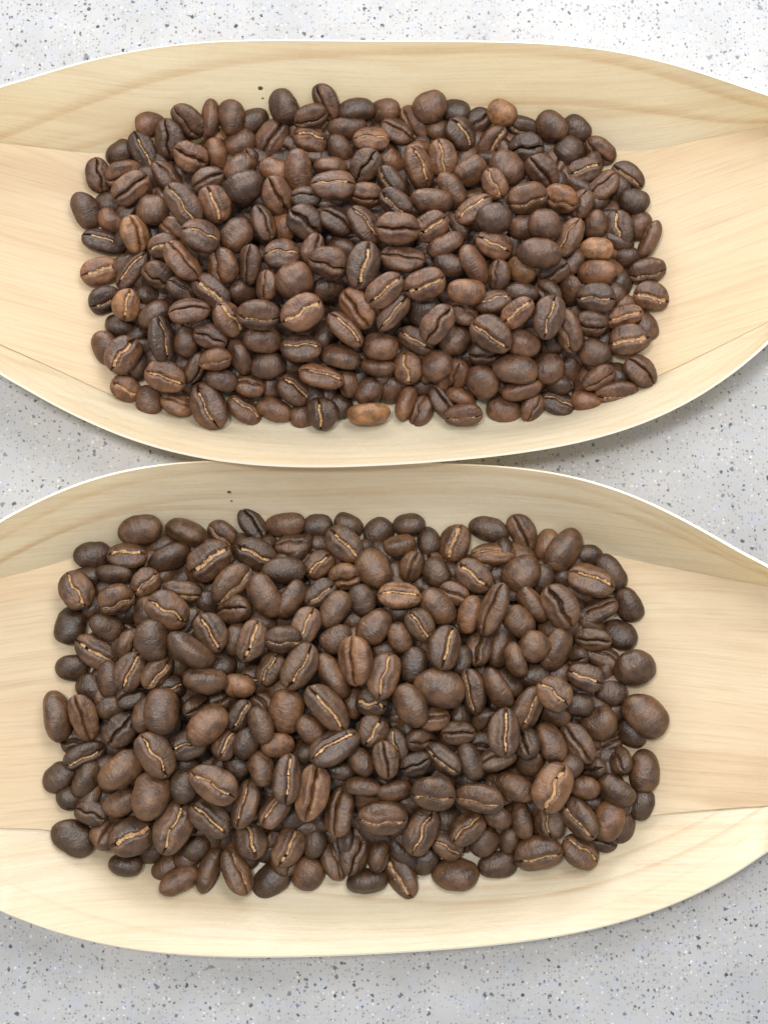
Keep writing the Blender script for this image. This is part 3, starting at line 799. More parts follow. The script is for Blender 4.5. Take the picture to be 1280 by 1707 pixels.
('l',1,2,0,-48.58,-11.5,6.22,0.515,-0.828,-0.172,0.14,1.066,1.003,1.072,'slim dark coffee bean, lying on its side, leaning right, back left of lower tray'),
('u',2,8,0,4.15,56.01,14.0,0.985,-0.139,-0.04,-0.094,1.026,0.873,0.87,'brown coffee bean, dark crease up, crosswise, middle centre of upper tray, right one'),
('u',1,9,1,48.41,48.15,10.66,0.983,0.173,-0.055,-0.031,0.912,0.924,0.921,'dark coffee bean, golden crease up, crosswise, middle right edge of upper tray'),
('u',2,3,2,-39.11,48.91,13.38,0.927,0.156,0.029,-0.339,1.026,0.873,0.87,'brown coffee bean, broad golden crease up, leaning left, middle left of upper tray'),
('l',3,7,2,16.47,-7.53,3.37,0.812,-0.101,-0.15,0.554,0.875,0.977,0.974,'reddish coffee bean, broad golden crease up, upright, back mid-right of lower tray'),
('l',1,10,0,-58.13,-49.93,10.34,0.907,-0.032,0.003,0.42,0.875,0.926,0.923,'dark coffee bean, dark crease up, leaning right, middle left edge of lower tray'),
('l',2,1,0,-38.89,-39.15,16.8,0.769,-0.632,0.091,0.019,0.99,1.041,1.107,'slim brown coffee bean, lying on its side, crosswise, middle left of lower tray'),
('l',2,3,2,3.9,-81.86,3.26,0.847,0.178,-0.195,-0.461,1.142,0.926,0.923,'slim brown coffee bean, broad golden crease up, leaning left, front mid-right of lower tray'),
('l',2,6,0,36.65,-52.26,13.12,0.191,0.815,-0.548,0.004,0.951,0.823,0.845,'brown coffee bean, smooth back up, leaning left, middle right of lower tray'),
('l',1,6,0,-25.4,-83.16,3.39,0.142,0.927,0.331,0.102,0.951,0.977,1.004,'dark coffee bean, smooth back up, leaning right, front mid-left of lower tray'),
('u',2,4,0,10.7,94.36,9.09,0.105,-0.971,-0.205,-0.071,0.836,0.976,1.002,'brown coffee bean, smooth back up, leaning right, back mid-right of upper tray, left one'),
('l',2,4,0,-17.19,-81.55,3.37,0.105,0.788,0.602,0.078,0.799,1.003,1.03,'round brown coffee bean, smooth back up, front mid-left of lower tray'),
('l',2,1,1,-59.69,-20.76,11.43,0.93,0.324,0.076,0.158,0.837,0.977,0.974,'brown coffee bean, golden crease up, crosswise, back left edge of lower tray'),
('l',3,7,1,3.46,-20.56,14.13,0.969,-0.246,-0.019,-0.034,0.951,0.849,0.846,'reddish coffee bean, golden crease up, crosswise, back mid-right of lower tray'),
('u',3,11,0,-36.41,54.69,14.14,0.704,0.297,-0.027,-0.645,0.836,1.027,1.024,'round reddish coffee bean, dark crease up, middle left of upper tray'),
('u',2,2,0,22.32,28.83,8.5,0.281,-0.862,0.422,-0.004,0.836,0.976,1.002,'brown coffee bean, smooth back up, leaning left, front mid-right of upper tray'),
('u',2,9,1,-4.55,64.09,14.2,0.899,-0.115,0.184,-0.38,1.026,0.873,0.87,'brown coffee bean, golden crease up, leaning left, middle centre of upper tray'),
('u',3,2,0,-44.95,81.98,9.49,0.969,0.099,0.113,-0.195,0.836,0.95,0.947,'reddish coffee bean, dark crease up, leaning left, back left of upper tray'),
('u',2,0,0,36.87,78.91,8.43,0.879,0.227,0.099,-0.408,0.912,0.924,0.921,'brown coffee bean, dark crease up, leaning left, back right of upper tray'),
('u',1,8,0,24.8,64.74,17.05,0.203,-0.979,0.0,-0.002,0.817,0.924,0.949,'dark coffee bean, smooth back up, crosswise, middle right of upper tray'),
('l',2,2,0,-10.86,-23.25,13.27,0.04,0.885,0.464,-0.002,0.913,0.823,0.845,'brown coffee bean, smooth back up, leaning right, back centre of lower tray, leftmost'),
('u',1,9,0,-4.26,79.88,9.48,0.875,0.144,-0.128,0.444,0.874,0.924,0.921,'dark coffee bean, dark crease up, leaning right, back centre of upper tray'),
('l',2,3,1,31.37,-44.83,13.94,0.805,0.235,0.061,0.542,1.028,0.874,0.871,'brown coffee bean, golden crease up, leaning right, middle right of lower tray'),
('l',1,6,0,25.39,-79.81,3.2,0.013,0.996,0.09,0.022,0.913,0.849,0.871,'dark coffee bean, smooth back up, crosswise, front right of lower tray'),
('l',2,11,0,38.48,-32.19,11.84,0.394,-0.741,-0.514,0.175,1.028,0.936,1.0,'slim brown coffee bean, lying on its side, leaning right, middle right of lower tray'),
('u',1,11,0,-49.97,87.02,7.45,0.706,0.201,0.106,-0.671,0.95,0.976,0.972,'dark coffee bean, dark crease up, upright, back left edge of upper tray'),
('u',2,5,1,-18.9,35.99,11.26,0.985,-0.164,0.047,0.019,0.95,0.873,0.87,'brown coffee bean, golden crease up, crosswise, front mid-left of upper tray, right one'),
('l',3,2,0,-45.43,-82.73,6.07,0.187,0.941,0.267,-0.095,0.951,0.771,0.82,'slim reddish coffee bean, smooth back up, leaning right, front left of lower tray'),
('u',3,3,1,-14.35,29.72,9.79,0.975,-0.17,0.098,-0.101,1.064,0.77,0.82,'slim reddish coffee bean, golden crease up, crosswise, front mid-left of upper tray'),
('u',2,10,0,36.16,63.35,16.68,0.179,-0.983,0.005,-0.037,0.76,0.976,1.002,'round brown coffee bean, smooth back up, middle right of upper tray'),
('l',2,7,1,19.71,-41.25,13.84,0.728,0.277,-0.139,-0.611,1.028,0.771,0.82,'slim brown coffee bean, golden crease up, upright, middle mid-right of lower tray'),
('u',1,2,0,-69.45,70.12,6.57,0.052,-0.839,0.509,0.184,0.912,0.873,0.896,'dark coffee bean, smooth back up, leaning left, middle left edge of upper tray'),
('l',2,10,0,28.76,-62.08,11.75,0.067,0.962,-0.259,0.045,0.913,0.771,0.82,'brown coffee bean, smooth back up, leaning left, front right of lower tray'),
('u',1,11,0,-23.57,94.19,9.4,0.241,-0.809,0.535,-0.015,0.836,0.95,0.976,'dark coffee bean, smooth back up, leaning left, back mid-left of upper tray'),
('u',3,11,1,13.71,82.1,8.64,0.758,0.099,0.062,-0.642,0.874,0.924,0.921,'reddish coffee bean, golden crease up, upright, back mid-right of upper tray, right one'),
('u',3,7,2,62.1,49.96,4.78,0.98,0.149,0.012,-0.128,0.836,0.924,0.921,'reddish coffee bean, broad golden crease up, crosswise, middle right edge of upper tray'),
('l',2,11,0,50.97,-63.34,8.76,0.458,-0.836,0.233,-0.194,0.951,0.936,1.0,'slim brown coffee bean, lying on its side, leaning left, front right edge of lower tray'),
('u',4,7,0,-57.56,63.11,10.38,0.778,-0.151,0.312,-0.524,0.874,0.924,0.921,'tan coffee bean, dark crease up, upright, middle left edge of upper tray'),
('l',1,6,0,-66.12,-10.72,5.84,0.053,-0.991,-0.005,0.124,0.875,0.9,0.924,'dark coffee bean, smooth back up, crosswise, back left edge of lower tray'),
('u',3,11,0,18.45,47.82,16.8,0.135,-0.99,0.046,-0.013,0.874,0.822,0.844,'reddish coffee bean, smooth back up, crosswise, middle mid-right of upper tray'),
('l',2,7,0,-44.72,-5.19,5.38,0.711,0.667,-0.099,-0.196,1.028,1.041,1.107,'slim brown coffee bean, lying on its side, leaning left, back left of lower tray'),
('l',2,9,0,24.66,-40.88,14.28,0.57,-0.653,0.434,-0.246,1.028,0.936,1.0,'slim brown coffee bean, lying on its side, leaning left, middle right of lower tray'),
('u',2,4,0,28.72,79.85,8.48,0.008,-0.938,0.341,0.062,0.874,1.027,1.055,'brown coffee bean, smooth back up, leaning left, back right of upper tray, left one'),
('u',2,9,0,-45.54,91.23,8.35,0.798,0.41,0.089,-0.433,0.95,0.924,0.921,'brown coffee bean, dark crease up, leaning left, back left of upper tray'),
('u',2,11,1,-23.17,56.94,14.0,0.99,-0.134,0.032,0.014,0.833,1.078,1.075,'round brown coffee bean, golden crease up, middle mid-left of upper tray'),
('u',2,0,1,-8.85,39.94,13.15,0.911,-0.157,0.147,-0.353,1.026,0.77,0.82,'slim brown coffee bean, golden crease up, leaning left, front centre of upper tray'),
('l',2,6,2,44.46,-38.17,11.5,0.983,0.027,-0.054,-0.173,0.837,0.823,0.82,'brown coffee bean, broad golden crease up, crosswise, middle right edge of lower tray'),
('l',1,4,1,-66.54,-55.21,8.09,0.934,0.268,0.157,0.177,0.99,0.771,0.82,'slim dark coffee bean, golden crease up, leaning right, middle left edge of lower tray'),
('u',2,0,0,-43.7,43.47,15.91,0.986,-0.149,0.04,0.064,0.931,0.822,0.82,'brown coffee bean, dark crease up, crosswise, front left of upper tray, left one'),
('u',2,1,0,10.94,69.72,13.79,0.396,-0.917,0.043,-0.012,0.988,0.822,0.844,'slim brown coffee bean, smooth back up, crosswise, back mid-right of upper tray'),
('u',3,3,2,-66.03,55.87,5.44,0.98,0.112,0.076,0.146,0.95,0.873,0.87,'reddish coffee bean, broad golden crease up, crosswise, middle left edge of upper tray'),
('u',2,2,0,-27.51,37.89,11.74,0.163,-0.975,0.033,0.147,0.912,0.822,0.844,'brown coffee bean, smooth back up, crosswise, front mid-left of upper tray'),
('u',2,8,0,12.1,32.71,8.68,0.025,0.939,0.334,0.073,0.76,0.976,1.002,'round brown coffee bean, smooth back up, front mid-right of upper tray, left one'),
('l',1,2,1,13.04,-55.87,14.25,0.909,0.229,-0.162,-0.308,0.951,0.771,0.82,'slim dark coffee bean, golden crease up, leaning left, middle mid-right of lower tray'),
('u',2,7,0,-26.19,88.5,5.02,0.878,0.118,-0.071,0.458,0.95,0.924,0.921,'brown coffee bean, dark crease up, leaning right, back mid-left of upper tray'),
('u',1,10,0,-26.65,32.81,8.25,0.15,-0.986,-0.048,0.059,0.874,0.873,0.896,'dark coffee bean, smooth back up, crosswise, front mid-left of upper tray'),
('l',2,5,1,-21.94,-29.88,17.23,0.956,0.292,0.036,-0.01,0.837,0.874,0.871,'brown coffee bean, golden crease up, crosswise, back mid-left of lower tray'),
('u',2,1,1,41.98,40.25,11.89,0.742,0.344,-0.15,-0.556,1.064,0.873,0.87,'slim brown coffee bean, golden crease up, upright, front right of upper tray'),
('u',2,0,0,59.05,31.9,5.68,0.922,-0.093,0.149,-0.346,0.874,0.924,0.921,'brown coffee bean, dark crease up, leaning left, front right edge of upper tray'),
('l',2,3,0,0.37,-56.01,16.8,0.766,-0.004,0.004,-0.643,0.837,0.771,0.82,'brown coffee bean, dark crease up, upright, middle centre of lower tray'),
('u',2,4,0,39.37,90.46,6.48,0.282,-0.91,0.303,-0.022,0.817,0.924,0.949,'brown coffee bean, smooth back up, leaning left, back right of upper tray, right one'),
('u',2,5,2,-35.28,42.27,13.74,0.889,-0.122,0.286,-0.337,0.874,0.924,0.921,'brown coffee bean, broad golden crease up, leaning left, front left of upper tray'),
('u',3,3,0,-0.92,36.71,10.77,0.038,-0.995,0.058,-0.071,0.836,0.873,0.896,'reddish coffee bean, smooth back up, crosswise, front centre of upper tray'),
('l',2,10,2,-58.0,-11.09,7.85,0.972,-0.233,0.024,0.008,0.913,0.849,0.846,'brown coffee bean, broad golden crease up, crosswise, back left edge of lower tray'),
('u',3,6,2,24.82,59.6,13.75,0.972,0.07,0.125,-0.188,0.874,0.873,0.87,'reddish coffee bean, broad golden crease up, leaning left, middle right of upper tray'),
('l',1,11,0,6.54,-35.57,14.24,0.063,0.791,0.608,0.024,0.837,0.874,0.898,'dark coffee bean, smooth back up, upright, middle mid-right of lower tray'),
('l',2,11,0,-22.67,-3.62,4.31,0.136,-0.985,-0.045,-0.09,0.951,0.797,0.82,'brown coffee bean, smooth back up, crosswise, back mid-left of lower tray'),
('u',2,8,0,-53.3,68.86,10.85,0.016,0.999,0.011,-0.033,0.76,0.976,1.002,'round brown coffee bean, smooth back up, middle left edge of upper tray'),
('u',1,0,1,-14.09,22.11,6.16,0.71,0.19,0.041,-0.677,0.76,0.976,0.972,'round dark coffee bean, golden crease up, front mid-left of upper tray'),
('u',2,2,1,10.46,63.83,13.78,0.951,0.161,-0.096,0.247,0.874,0.924,0.921,'brown coffee bean, golden crease up, leaning right, middle mid-right of upper tray'),
('u',2,8,1,53.74,27.4,4.03,0.928,0.365,-0.05,0.053,1.007,0.822,0.82,'slim brown coffee bean, golden crease up, crosswise, front right edge of upper tray'),
('l',2,6,2,-2.53,-49.94,14.32,0.863,0.067,0.031,0.499,0.723,0.926,0.923,'round brown coffee bean, broad golden crease up, middle centre of lower tray'),
('l',2,11,0,-6.67,-77.3,4.26,0.818,0.05,0.108,0.564,0.99,0.9,0.897,'brown coffee bean, dark crease up, upright, front centre of lower tray'),
('l',2,8,0,-39.12,-80.8,3.84,0.624,0.531,0.419,0.39,1.066,0.903,0.959,'slim brown coffee bean, lying on its side, upright, front left of lower tray'),
('l',2,9,0,33.08,-31.65,14.67,0.064,-0.864,-0.498,0.029,0.723,0.926,0.951,'round brown coffee bean, smooth back up, middle right of lower tray'),
('u',1,0,1,17.78,88.48,7.03,0.886,-0.036,0.25,-0.389,0.836,0.976,0.972,'dark coffee bean, golden crease up, leaning left, back mid-right of upper tray'),
('l',2,3,0,29.96,-26.06,13.22,0.026,0.924,-0.38,-0.032,0.799,0.874,0.898,'brown coffee bean, smooth back up, leaning left, back right of lower tray'),
('l',1,8,0,23.89,-4.49,3.56,0.137,-0.978,0.128,-0.089,0.951,0.771,0.82,'slim dark coffee bean, smooth back up, crosswise, back right of lower tray'),
('u',2,7,1,-20.85,27.69,5.09,0.923,-0.156,0.208,-0.285,0.836,0.976,0.972,'brown coffee bean, golden crease up, leaning left, front mid-left of upper tray'),
('u',3,4,0,48.78,54.27,9.57,0.167,-0.967,0.021,-0.191,0.912,0.822,0.844,'reddish coffee bean, smooth back up, crosswise, middle right edge of upper tray'),
('u',2,1,0,20.72,54.89,14.0,0.293,0.816,-0.354,-0.351,1.026,0.868,0.927,'slim brown coffee bean, lying on its side, leaning left, middle mid-right of upper tray'),
('l',2,7,1,7.91,-26.8,13.55,0.887,0.003,0.042,-0.46,0.799,0.823,0.82,'brown coffee bean, golden crease up, leaning left, back mid-right of lower tray, left one'),
('u',3,1,1,40.74,71.74,10.85,0.891,0.427,-0.099,-0.12,0.836,0.924,0.921,'reddish coffee bean, golden crease up, crosswise, back right of upper tray'),
('l',1,8,0,53.37,-28.38,3.99,0.206,0.946,-0.242,0.068,0.875,0.926,0.951,'dark bean, smooth back up, leaning left, back right edge of lower tray, second from left'),
('u',2,9,0,-35.63,91.97,8.64,0.083,-0.665,-0.738,-0.079,0.836,0.847,0.87,'brown coffee bean, smooth back up, upright, back left of upper tray'),
('u',2,8,0,-9.82,34.7,9.85,0.404,0.905,-0.125,-0.05,0.931,0.935,0.999,'slim brown coffee bean, lying on its side, crosswise, front centre of upper tray'),
('l',2,0,0,31.73,-5.22,3.58,0.839,0.106,0.048,-0.532,0.951,0.823,0.82,'brown coffee bean, dark crease up, leaning left, back right of lower tray, left one'),
('u',2,6,1,1.99,43.78,13.87,0.9,0.106,-0.055,0.419,0.988,0.724,0.82,'slim brown coffee bean, golden crease up, leaning right, front centre of upper tray'),
('u',3,3,2,29.99,43.07,16.78,0.929,0.071,-0.19,0.311,0.874,0.77,0.82,'reddish coffee bean, broad golden crease up, leaning right, front right of upper tray'),
('l',2,6,1,-17.42,-27.33,14.15,0.836,-0.053,0.071,0.541,0.951,0.874,0.871,'brown coffee bean, golden crease up, leaning right, back mid-left of lower tray, right one'),
('u',2,8,1,61.24,56.16,4.88,0.916,0.391,0.023,0.083,0.893,0.873,0.87,'brown coffee bean, golden crease up, crosswise, middle right edge of upper tray'),
('l',1,2,0,18.96,-56.39,14.72,0.16,0.803,-0.57,-0.066,0.875,0.724,0.82,'slim dark coffee bean, smooth back up, upright, middle mid-right of lower tray'),
('u',2,0,1,-58.08,55.49,7.42,0.905,-0.071,-0.142,0.396,1.064,0.724,0.82,'slim brown coffee bean, golden crease up, leaning right, middle left edge of upper tray'),
('u',3,5,2,5.54,32.51,7.15,0.773,0.176,-0.02,-0.609,0.76,0.924,0.921,'round reddish coffee bean, broad golden crease up, front centre of upper tray'),
('l',2,7,0,-32.85,-23.62,13.09,0.936,-0.141,-0.323,0.003,0.879,0.874,1.056,'brown coffee bean, puckered tip up, crosswise, back mid-left of lower tray'),
('u',2,1,1,42.43,61.74,12.33,0.853,-0.139,-0.259,0.43,0.988,0.77,0.82,'slim brown coffee bean, golden crease up, leaning right, middle right of upper tray'),
('l',1,11,0,55.4,-21.99,4.14,0.292,-0.797,0.522,-0.086,0.837,0.874,0.898,'dark coffee bean, smooth back up, leaning left, back right edge of lower tray, rightmost'),
('l',1,5,0,-43.53,-61.92,13.18,0.032,-0.765,-0.638,0.076,0.761,0.926,0.951,'round dark coffee bean, smooth back up, front left of lower tray'),
('u',2,11,0,20.14,78.12,9.79,0.349,-0.901,-0.258,0.021,0.836,0.924,0.949,'brown coffee bean, smooth back up, leaning right, back mid-right of upper tray, right one'),
('l',1,6,0,-65.62,-60.9,7.85,0.309,-0.81,-0.447,0.222,0.913,0.874,0.898,'dark coffee bean, smooth back up, leaning right, front left edge of lower tray, right one'),
('l',2,8,0,-26.81,-48.61,16.83,0.097,-0.813,0.572,-0.057,0.837,0.724,0.82,'small brown coffee bean, smooth back up, upright, middle mid-left of lower tray'),
('u',1,9,0,33.37,85.63,5.33,0.976,0.177,-0.116,0.05,0.874,0.976,0.972,'dark coffee bean, dark crease up, crosswise, back right of upper tray'),
('u',1,5,2,54.69,65.69,6.11,0.74,0.198,0.016,-0.643,0.912,0.976,0.972,'dark coffee bean, broad golden crease up, upright, middle right edge of upper tray'),
('u',2,4,0,37.63,32.36,7.77,0.068,0.993,0.075,0.055,0.76,0.976,1.002,'round brown coffee bean, smooth back up, front right of upper tray'),
('u',5,8,0,-3.49,21.74,6.16,0.608,-0.791,-0.016,0.065,1.007,0.868,0.927,'slim palest tan coffee bean, lying on its side, crosswise, front centre of upper tray'),
('u',4,0,1,-59.17,47.04,8.68,0.754,0.16,-0.079,0.632,0.76,0.873,0.87,'tan coffee bean, golden crease up, upright, middle left edge of upper tray'),
('l',2,7,0,-20.35,-21.33,13.08,0.451,-0.734,-0.393,0.32,0.951,0.869,0.929,'slim brown coffee bean, lying on its side, leaning right, back mid-left of lower tray'),
('u',2,6,0,-30.2,54.9,14.02,0.742,-0.01,-0.306,0.596,0.95,0.724,0.82,'small slim brown coffee bean, dark crease up, upright, middle mid-left of upper tray, left one'),
('l',2,1,0,-26.61,-57.91,14.0,0.216,0.74,-0.637,0.012,0.837,0.771,0.82,'brown coffee bean, smooth back up, upright, front mid-left of lower tray'),
('l',1,2,0,-61.92,-27.04,8.85,0.006,-0.946,0.25,0.204,0.837,0.771,0.82,'dark coffee bean, smooth back up, leaning left, back left edge of lower tray'),
('l',1,0,0,-3.82,-83.09,3.96,0.691,0.716,-0.019,0.096,0.951,0.936,1.0,'slim dark coffee bean, lying on its side, crosswise, front centre of lower tray'),
('l',2,8,1,36.76,-70.18,6.27,0.734,0.049,-0.142,-0.663,0.761,0.926,0.923,'round brown coffee bean, golden crease up, front right of lower tray'),
('l',1,8,0,-72.4,-60.24,7.21,0.104,0.937,0.33,0.053,0.799,0.823,0.845,'dark coffee bean, smooth back up, leaning right, front left edge of lower tray, left one'),
('u',2,4,0,27.77,23.4,3.19,0.103,-0.991,0.088,-0.008,0.836,0.847,0.87,'brown coffee bean, smooth back up, crosswise, front right of upper tray, left one'),
('l',2,11,0,48.16,-23.5,6.09,0.939,-0.255,-0.146,0.181,1.028,0.771,0.82,'slim brown coffee bean, dark crease up, leaning right, back right edge of lower tray'),
('u',2,4,0,48.28,35.92,7.79,0.094,-0.986,0.136,-0.031,0.76,0.873,0.896,'brown coffee bean, smooth back up, crosswise, front right edge of upper tray'),
('u',1,3,1,-56.4,84.74,5.49,0.839,0.091,0.145,-0.517,1.026,0.822,0.82,'slim dark coffee bean, golden crease up, leaning left, back left edge of upper tray'),
('l',3,10,0,18.91,-24.47,12.57,0.142,0.78,0.59,0.151,0.875,0.724,0.82,'slim reddish coffee bean, smooth back up, upright, back mid-right of lower tray'),
('u',3,0,0,31.82,37.35,10.96,0.078,-0.982,0.17,0.029,0.798,0.873,0.896,'reddish coffee bean, smooth back up, crosswise, front right of upper tray'),
('l',2,4,1,-49.87,-37.04,14.25,0.86,0.268,0.213,0.379,0.875,0.771,0.82,'brown coffee bean, golden crease up, leaning right, middle left of lower tray'),
('u',1,0,0,-10.81,65.11,13.74,0.946,-0.12,0.145,-0.264,0.836,0.873,0.87,'dark coffee bean, dark crease up, leaning left, middle centre of upper tray'),
('u',3,4,1,-17.25,87.52,5.8,0.978,-0.082,0.187,-0.052,0.874,0.924,0.921,'reddish coffee bean, golden crease up, crosswise, back mid-left of upper tray'),
('u',1,8,0,-6.57,94.18,7.45,0.638,0.769,0.046,0.025,0.912,0.986,1.158,'small slim dark coffee bean, lying on its side, crosswise, back centre of upper tray'),
('l',2,4,0,21.29,-31.72,10.13,0.786,-0.123,0.052,0.604,0.875,0.807,0.82,'small slim brown coffee bean, dark crease up, upright, middle right of lower tray'),
('u',1,5,0,43.56,84.85,5.06,0.145,-0.854,-0.489,-0.102,0.76,0.976,1.002,'round dark coffee bean, smooth back up, back right of upper tray'),
('u',2,5,1,-32.48,23.39,3.36,0.933,-0.175,0.194,-0.247,0.912,0.77,0.82,'brown coffee bean, golden crease up, leaning left, front left of upper tray'),
('u',1,0,1,-65.45,62.77,5.36,0.973,-0.14,0.155,-0.1,1.026,0.77,0.82,'slim dark coffee bean, golden crease up, crosswise, middle left edge of upper tray'),
('l',1,1,0,11.64,-14.79,7.04,0.098,-0.854,0.485,-0.157,0.761,0.874,0.898,'dark coffee bean, smooth back up, leaning left, back mid-right of lower tray'),
('l',2,3,0,47.06,-29.7,7.05,0.986,0.101,-0.126,-0.035,0.837,0.724,0.82,'small brown coffee bean, dark crease up, crosswise, back right edge of lower tray'),
('u',2,6,1,18.17,21.92,6.17,0.927,0.363,-0.075,0.059,0.912,0.745,0.82,'slim brown coffee bean, golden crease up, crosswise, front mid-right of upper tray'),
('l',2,0,1,-23.5,-67.06,11.42,0.86,-0.28,-0.046,0.424,0.951,0.823,0.82,'brown coffee bean, golden crease up, leaning right, front mid-left of lower tray, left one'),
('u',3,11,1,-2.98,86.62,7.83,0.995,-0.096,0.01,0.005,0.855,0.873,0.87,'reddish coffee bean, golden crease up, crosswise, back centre of upper tray'),
('u',2,10,0,15.92,38.84,8.18,0.094,0.935,0.326,0.102,0.798,0.976,1.002,'round brown coffee bean, smooth back up, front mid-right of upper tray, right one'),
('l',1,6,0,-70.12,-36.17,6.09,0.154,-0.983,0.013,0.094,0.761,0.849,0.871,'dark coffee bean, smooth back up, crosswise, middle left edge of lower tray'),
('u',2,8,0,-54.52,25.38,4.03,0.011,-0.77,0.634,0.07,0.76,0.822,0.844,'small brown coffee bean, smooth back up, upright, front left edge of upper tray'),
('u',2,8,0,-17.17,92.24,8.41,0.88,0.456,-0.005,0.131,0.836,0.847,0.845,'brown coffee bean, dark crease up, crosswise, back mid-left of upper tray'),
('l',2,0,0,-58.09,-65.83,8.89,0.013,0.967,0.255,-0.017,0.837,0.771,0.82,'brown coffee bean, smooth back up, leaning right, front left edge of lower tray'),
('u',2,11,0,-39.3,38.66,12.1,0.979,0.109,0.033,-0.17,0.798,0.822,0.82,'brown coffee bean, dark crease up, crosswise, front left of upper tray, right one'),
('l',2,0,0,-10.56,-29.83,14.01,0.038,0.953,0.3,0.018,0.761,0.823,0.845,'brown coffee bean, smooth back up, leaning right, back centre of lower tray, second from left'),
('u',3,10,0,-25.3,23.37,4.03,0.038,-0.984,0.168,0.049,0.874,0.724,0.82,'small slim reddish coffee bean, smooth back up, crosswise, front mid-left of upper tray'),
('l',2,9,1,-53.72,-16.86,8.12,0.93,0.11,0.084,0.34,0.723,0.823,0.82,'small brown coffee bean, golden crease up, leaning right, back left of lower tray'),
('l',1,8,1,-42.67,-52.93,13.89,0.978,-0.112,0.012,0.175,0.951,0.926,0.923,'dark coffee bean, golden crease up, crosswise, middle left of lower tray'),
('u',2,1,0,-67.18,79.06,5.17,0.608,0.204,-0.014,0.767,0.836,0.807,0.82,'small brown coffee bean, dark crease up, upright, back left edge of upper tray'),
('u',2,9,0,-27.67,64.53,14.03,0.806,-0.157,0.226,-0.524,0.874,0.724,0.82,'small slim brown coffee bean, dark crease up, upright, middle mid-left of upper tray, right one'),
('l',3,11,1,24.77,-10.52,5.55,0.972,-0.232,-0.02,-0.007,1.009,0.746,0.82,'slim reddish coffee bean, golden crease up, crosswise, back right of lower tray'),
('l',2,9,1,-24.84,-36.4,14.0,0.862,-0.085,-0.057,0.496,0.799,0.724,0.82,'small brown coffee bean, golden crease up, leaning right, middle mid-left of lower tray'),
('u',1,8,1,2.72,69.63,13.61,0.896,0.281,-0.02,-0.342,0.836,0.822,0.82,'dark coffee bean, golden crease up, leaning left, back centre of upper tray'),
('u',3,3,2,55.45,44.82,6.4,0.977,0.136,-0.109,0.12,0.912,0.724,0.82,'small slim reddish coffee bean, broad golden crease up, crosswise, front right edge of upper tray'),
('l',2,6,0,-61.16,-38.87,8.45,0.035,-0.761,0.647,0.031,0.913,0.771,0.82,'brown coffee bean, smooth back up, upright, middle left edge of lower tray'),
('u',1,5,0,-12.78,49.97,10.3,0.323,-0.929,0.012,0.181,0.836,0.822,0.844,'dark coffee bean, smooth back up, crosswise, middle mid-left of upper tray'),
('l',1,10,0,-4.97,-21.41,12.51,0.153,-0.803,0.576,0.018,0.761,0.823,0.845,'dark coffee bean, smooth back up, upright, back centre of lower tray'),
('l',3,4,0,-8.74,-15.67,9.04,0.939,0.319,-0.067,0.106,0.761,0.874,0.871,'reddish coffee bean, dark crease up, crosswise, back centre of lower tray'),
('l',2,4,1,-14.62,-12.92,7.44,0.936,-0.026,0.053,0.348,0.761,0.771,0.82,'small brown coffee bean, golden crease up, leaning right, back centre of lower tray'),
('l',2,3,0,16.22,-50.41,13.77,1.0,-0.015,-0.006,0.0,0.761,0.724,0.82,'small brown coffee bean, dark crease up, crosswise, middle mid-right of lower tray'),
('u',2,5,0,15.52,73.09,12.52,0.217,-0.86,0.462,0.019,0.912,0.724,0.82,'slim brown coffee bean, smooth back up, leaning left, back mid-right of upper tray'),
('l',1,6,0,51.63,-14.53,4.37,0.171,-0.852,0.495,-0.027,0.951,0.823,0.845,'dark coffee bean, smooth back up, leaning left, back right edge of lower tray, leftmost'),
('u',3,5,1,25.49,74.79,11.46,0.851,0.142,0.014,-0.505,0.76,0.77,0.82,'small reddish coffee bean, golden crease up, leaning left, back right of upper tray'),
('u',1,3,1,-64.95,49.23,5.41,0.889,0.39,0.189,0.147,0.798,0.924,0.921,'dark coffee bean, golden crease up, crosswise, middle left edge of upper tray'),
('l',1,6,1,-14.32,-19.59,11.52,0.942,0.143,0.058,0.297,0.799,0.771,0.82,'dark coffee bean, golden crease up, leaning right, back centre of lower tray'),
('u',2,7,0,-13.25,95.69,8.53,0.742,0.397,0.011,-0.54,0.912,0.822,0.82,'brown coffee bean, dark crease up, leaning left, back mid-left of upper tray'),
('u',3,2,0,-4.17,71.74,13.15,0.898,0.431,0.07,-0.052,0.76,0.873,0.87,'reddish coffee bean, dark crease up, crosswise, back centre of upper tray'),
('u',2,6,2,7.49,38.86,7.98,0.954,0.12,-0.066,-0.265,0.874,0.807,0.82,'brown coffee bean, broad golden crease up, leaning left, front mid-right of upper tray'),
('u',2,8,0,51.19,75.89,6.27,0.929,-0.127,-0.212,0.277,0.874,0.873,0.87,'brown coffee bean, dark crease up, leaning right, back right edge of upper tray'),
('u',2,1,0,-51.67,53.64,10.58,0.896,0.363,-0.013,-0.257,0.76,0.873,0.87,'brown coffee bean, dark crease up, leaning left, middle left edge of upper tray'),
('l',1,7,0,-30.2,-3.69,4.32,0.853,-0.249,0.128,-0.441,0.875,0.771,0.82,'dark coffee bean, dark crease up, leaning left, back mid-left of lower tray'),
('l',2,5,0,30.43,-69.72,7.37,0.542,-0.56,0.444,-0.442,0.875,0.869,0.929,'small slim brown coffee bean, lying on its side, upright, front right of lower tray'),
('u',1,11,1,40.06,25.08,2.86,0.969,-0.168,0.016,-0.18,0.836,0.873,0.87,'dark coffee bean, golden crease up, crosswise, front right of upper tray'),
('u',4,4,0,27.62,93.2,7.79,0.307,-0.926,0.218,-0.012,0.722,0.822,0.844,'small tan coffee bean, smooth back up, leaning left, back right of upper tray'),
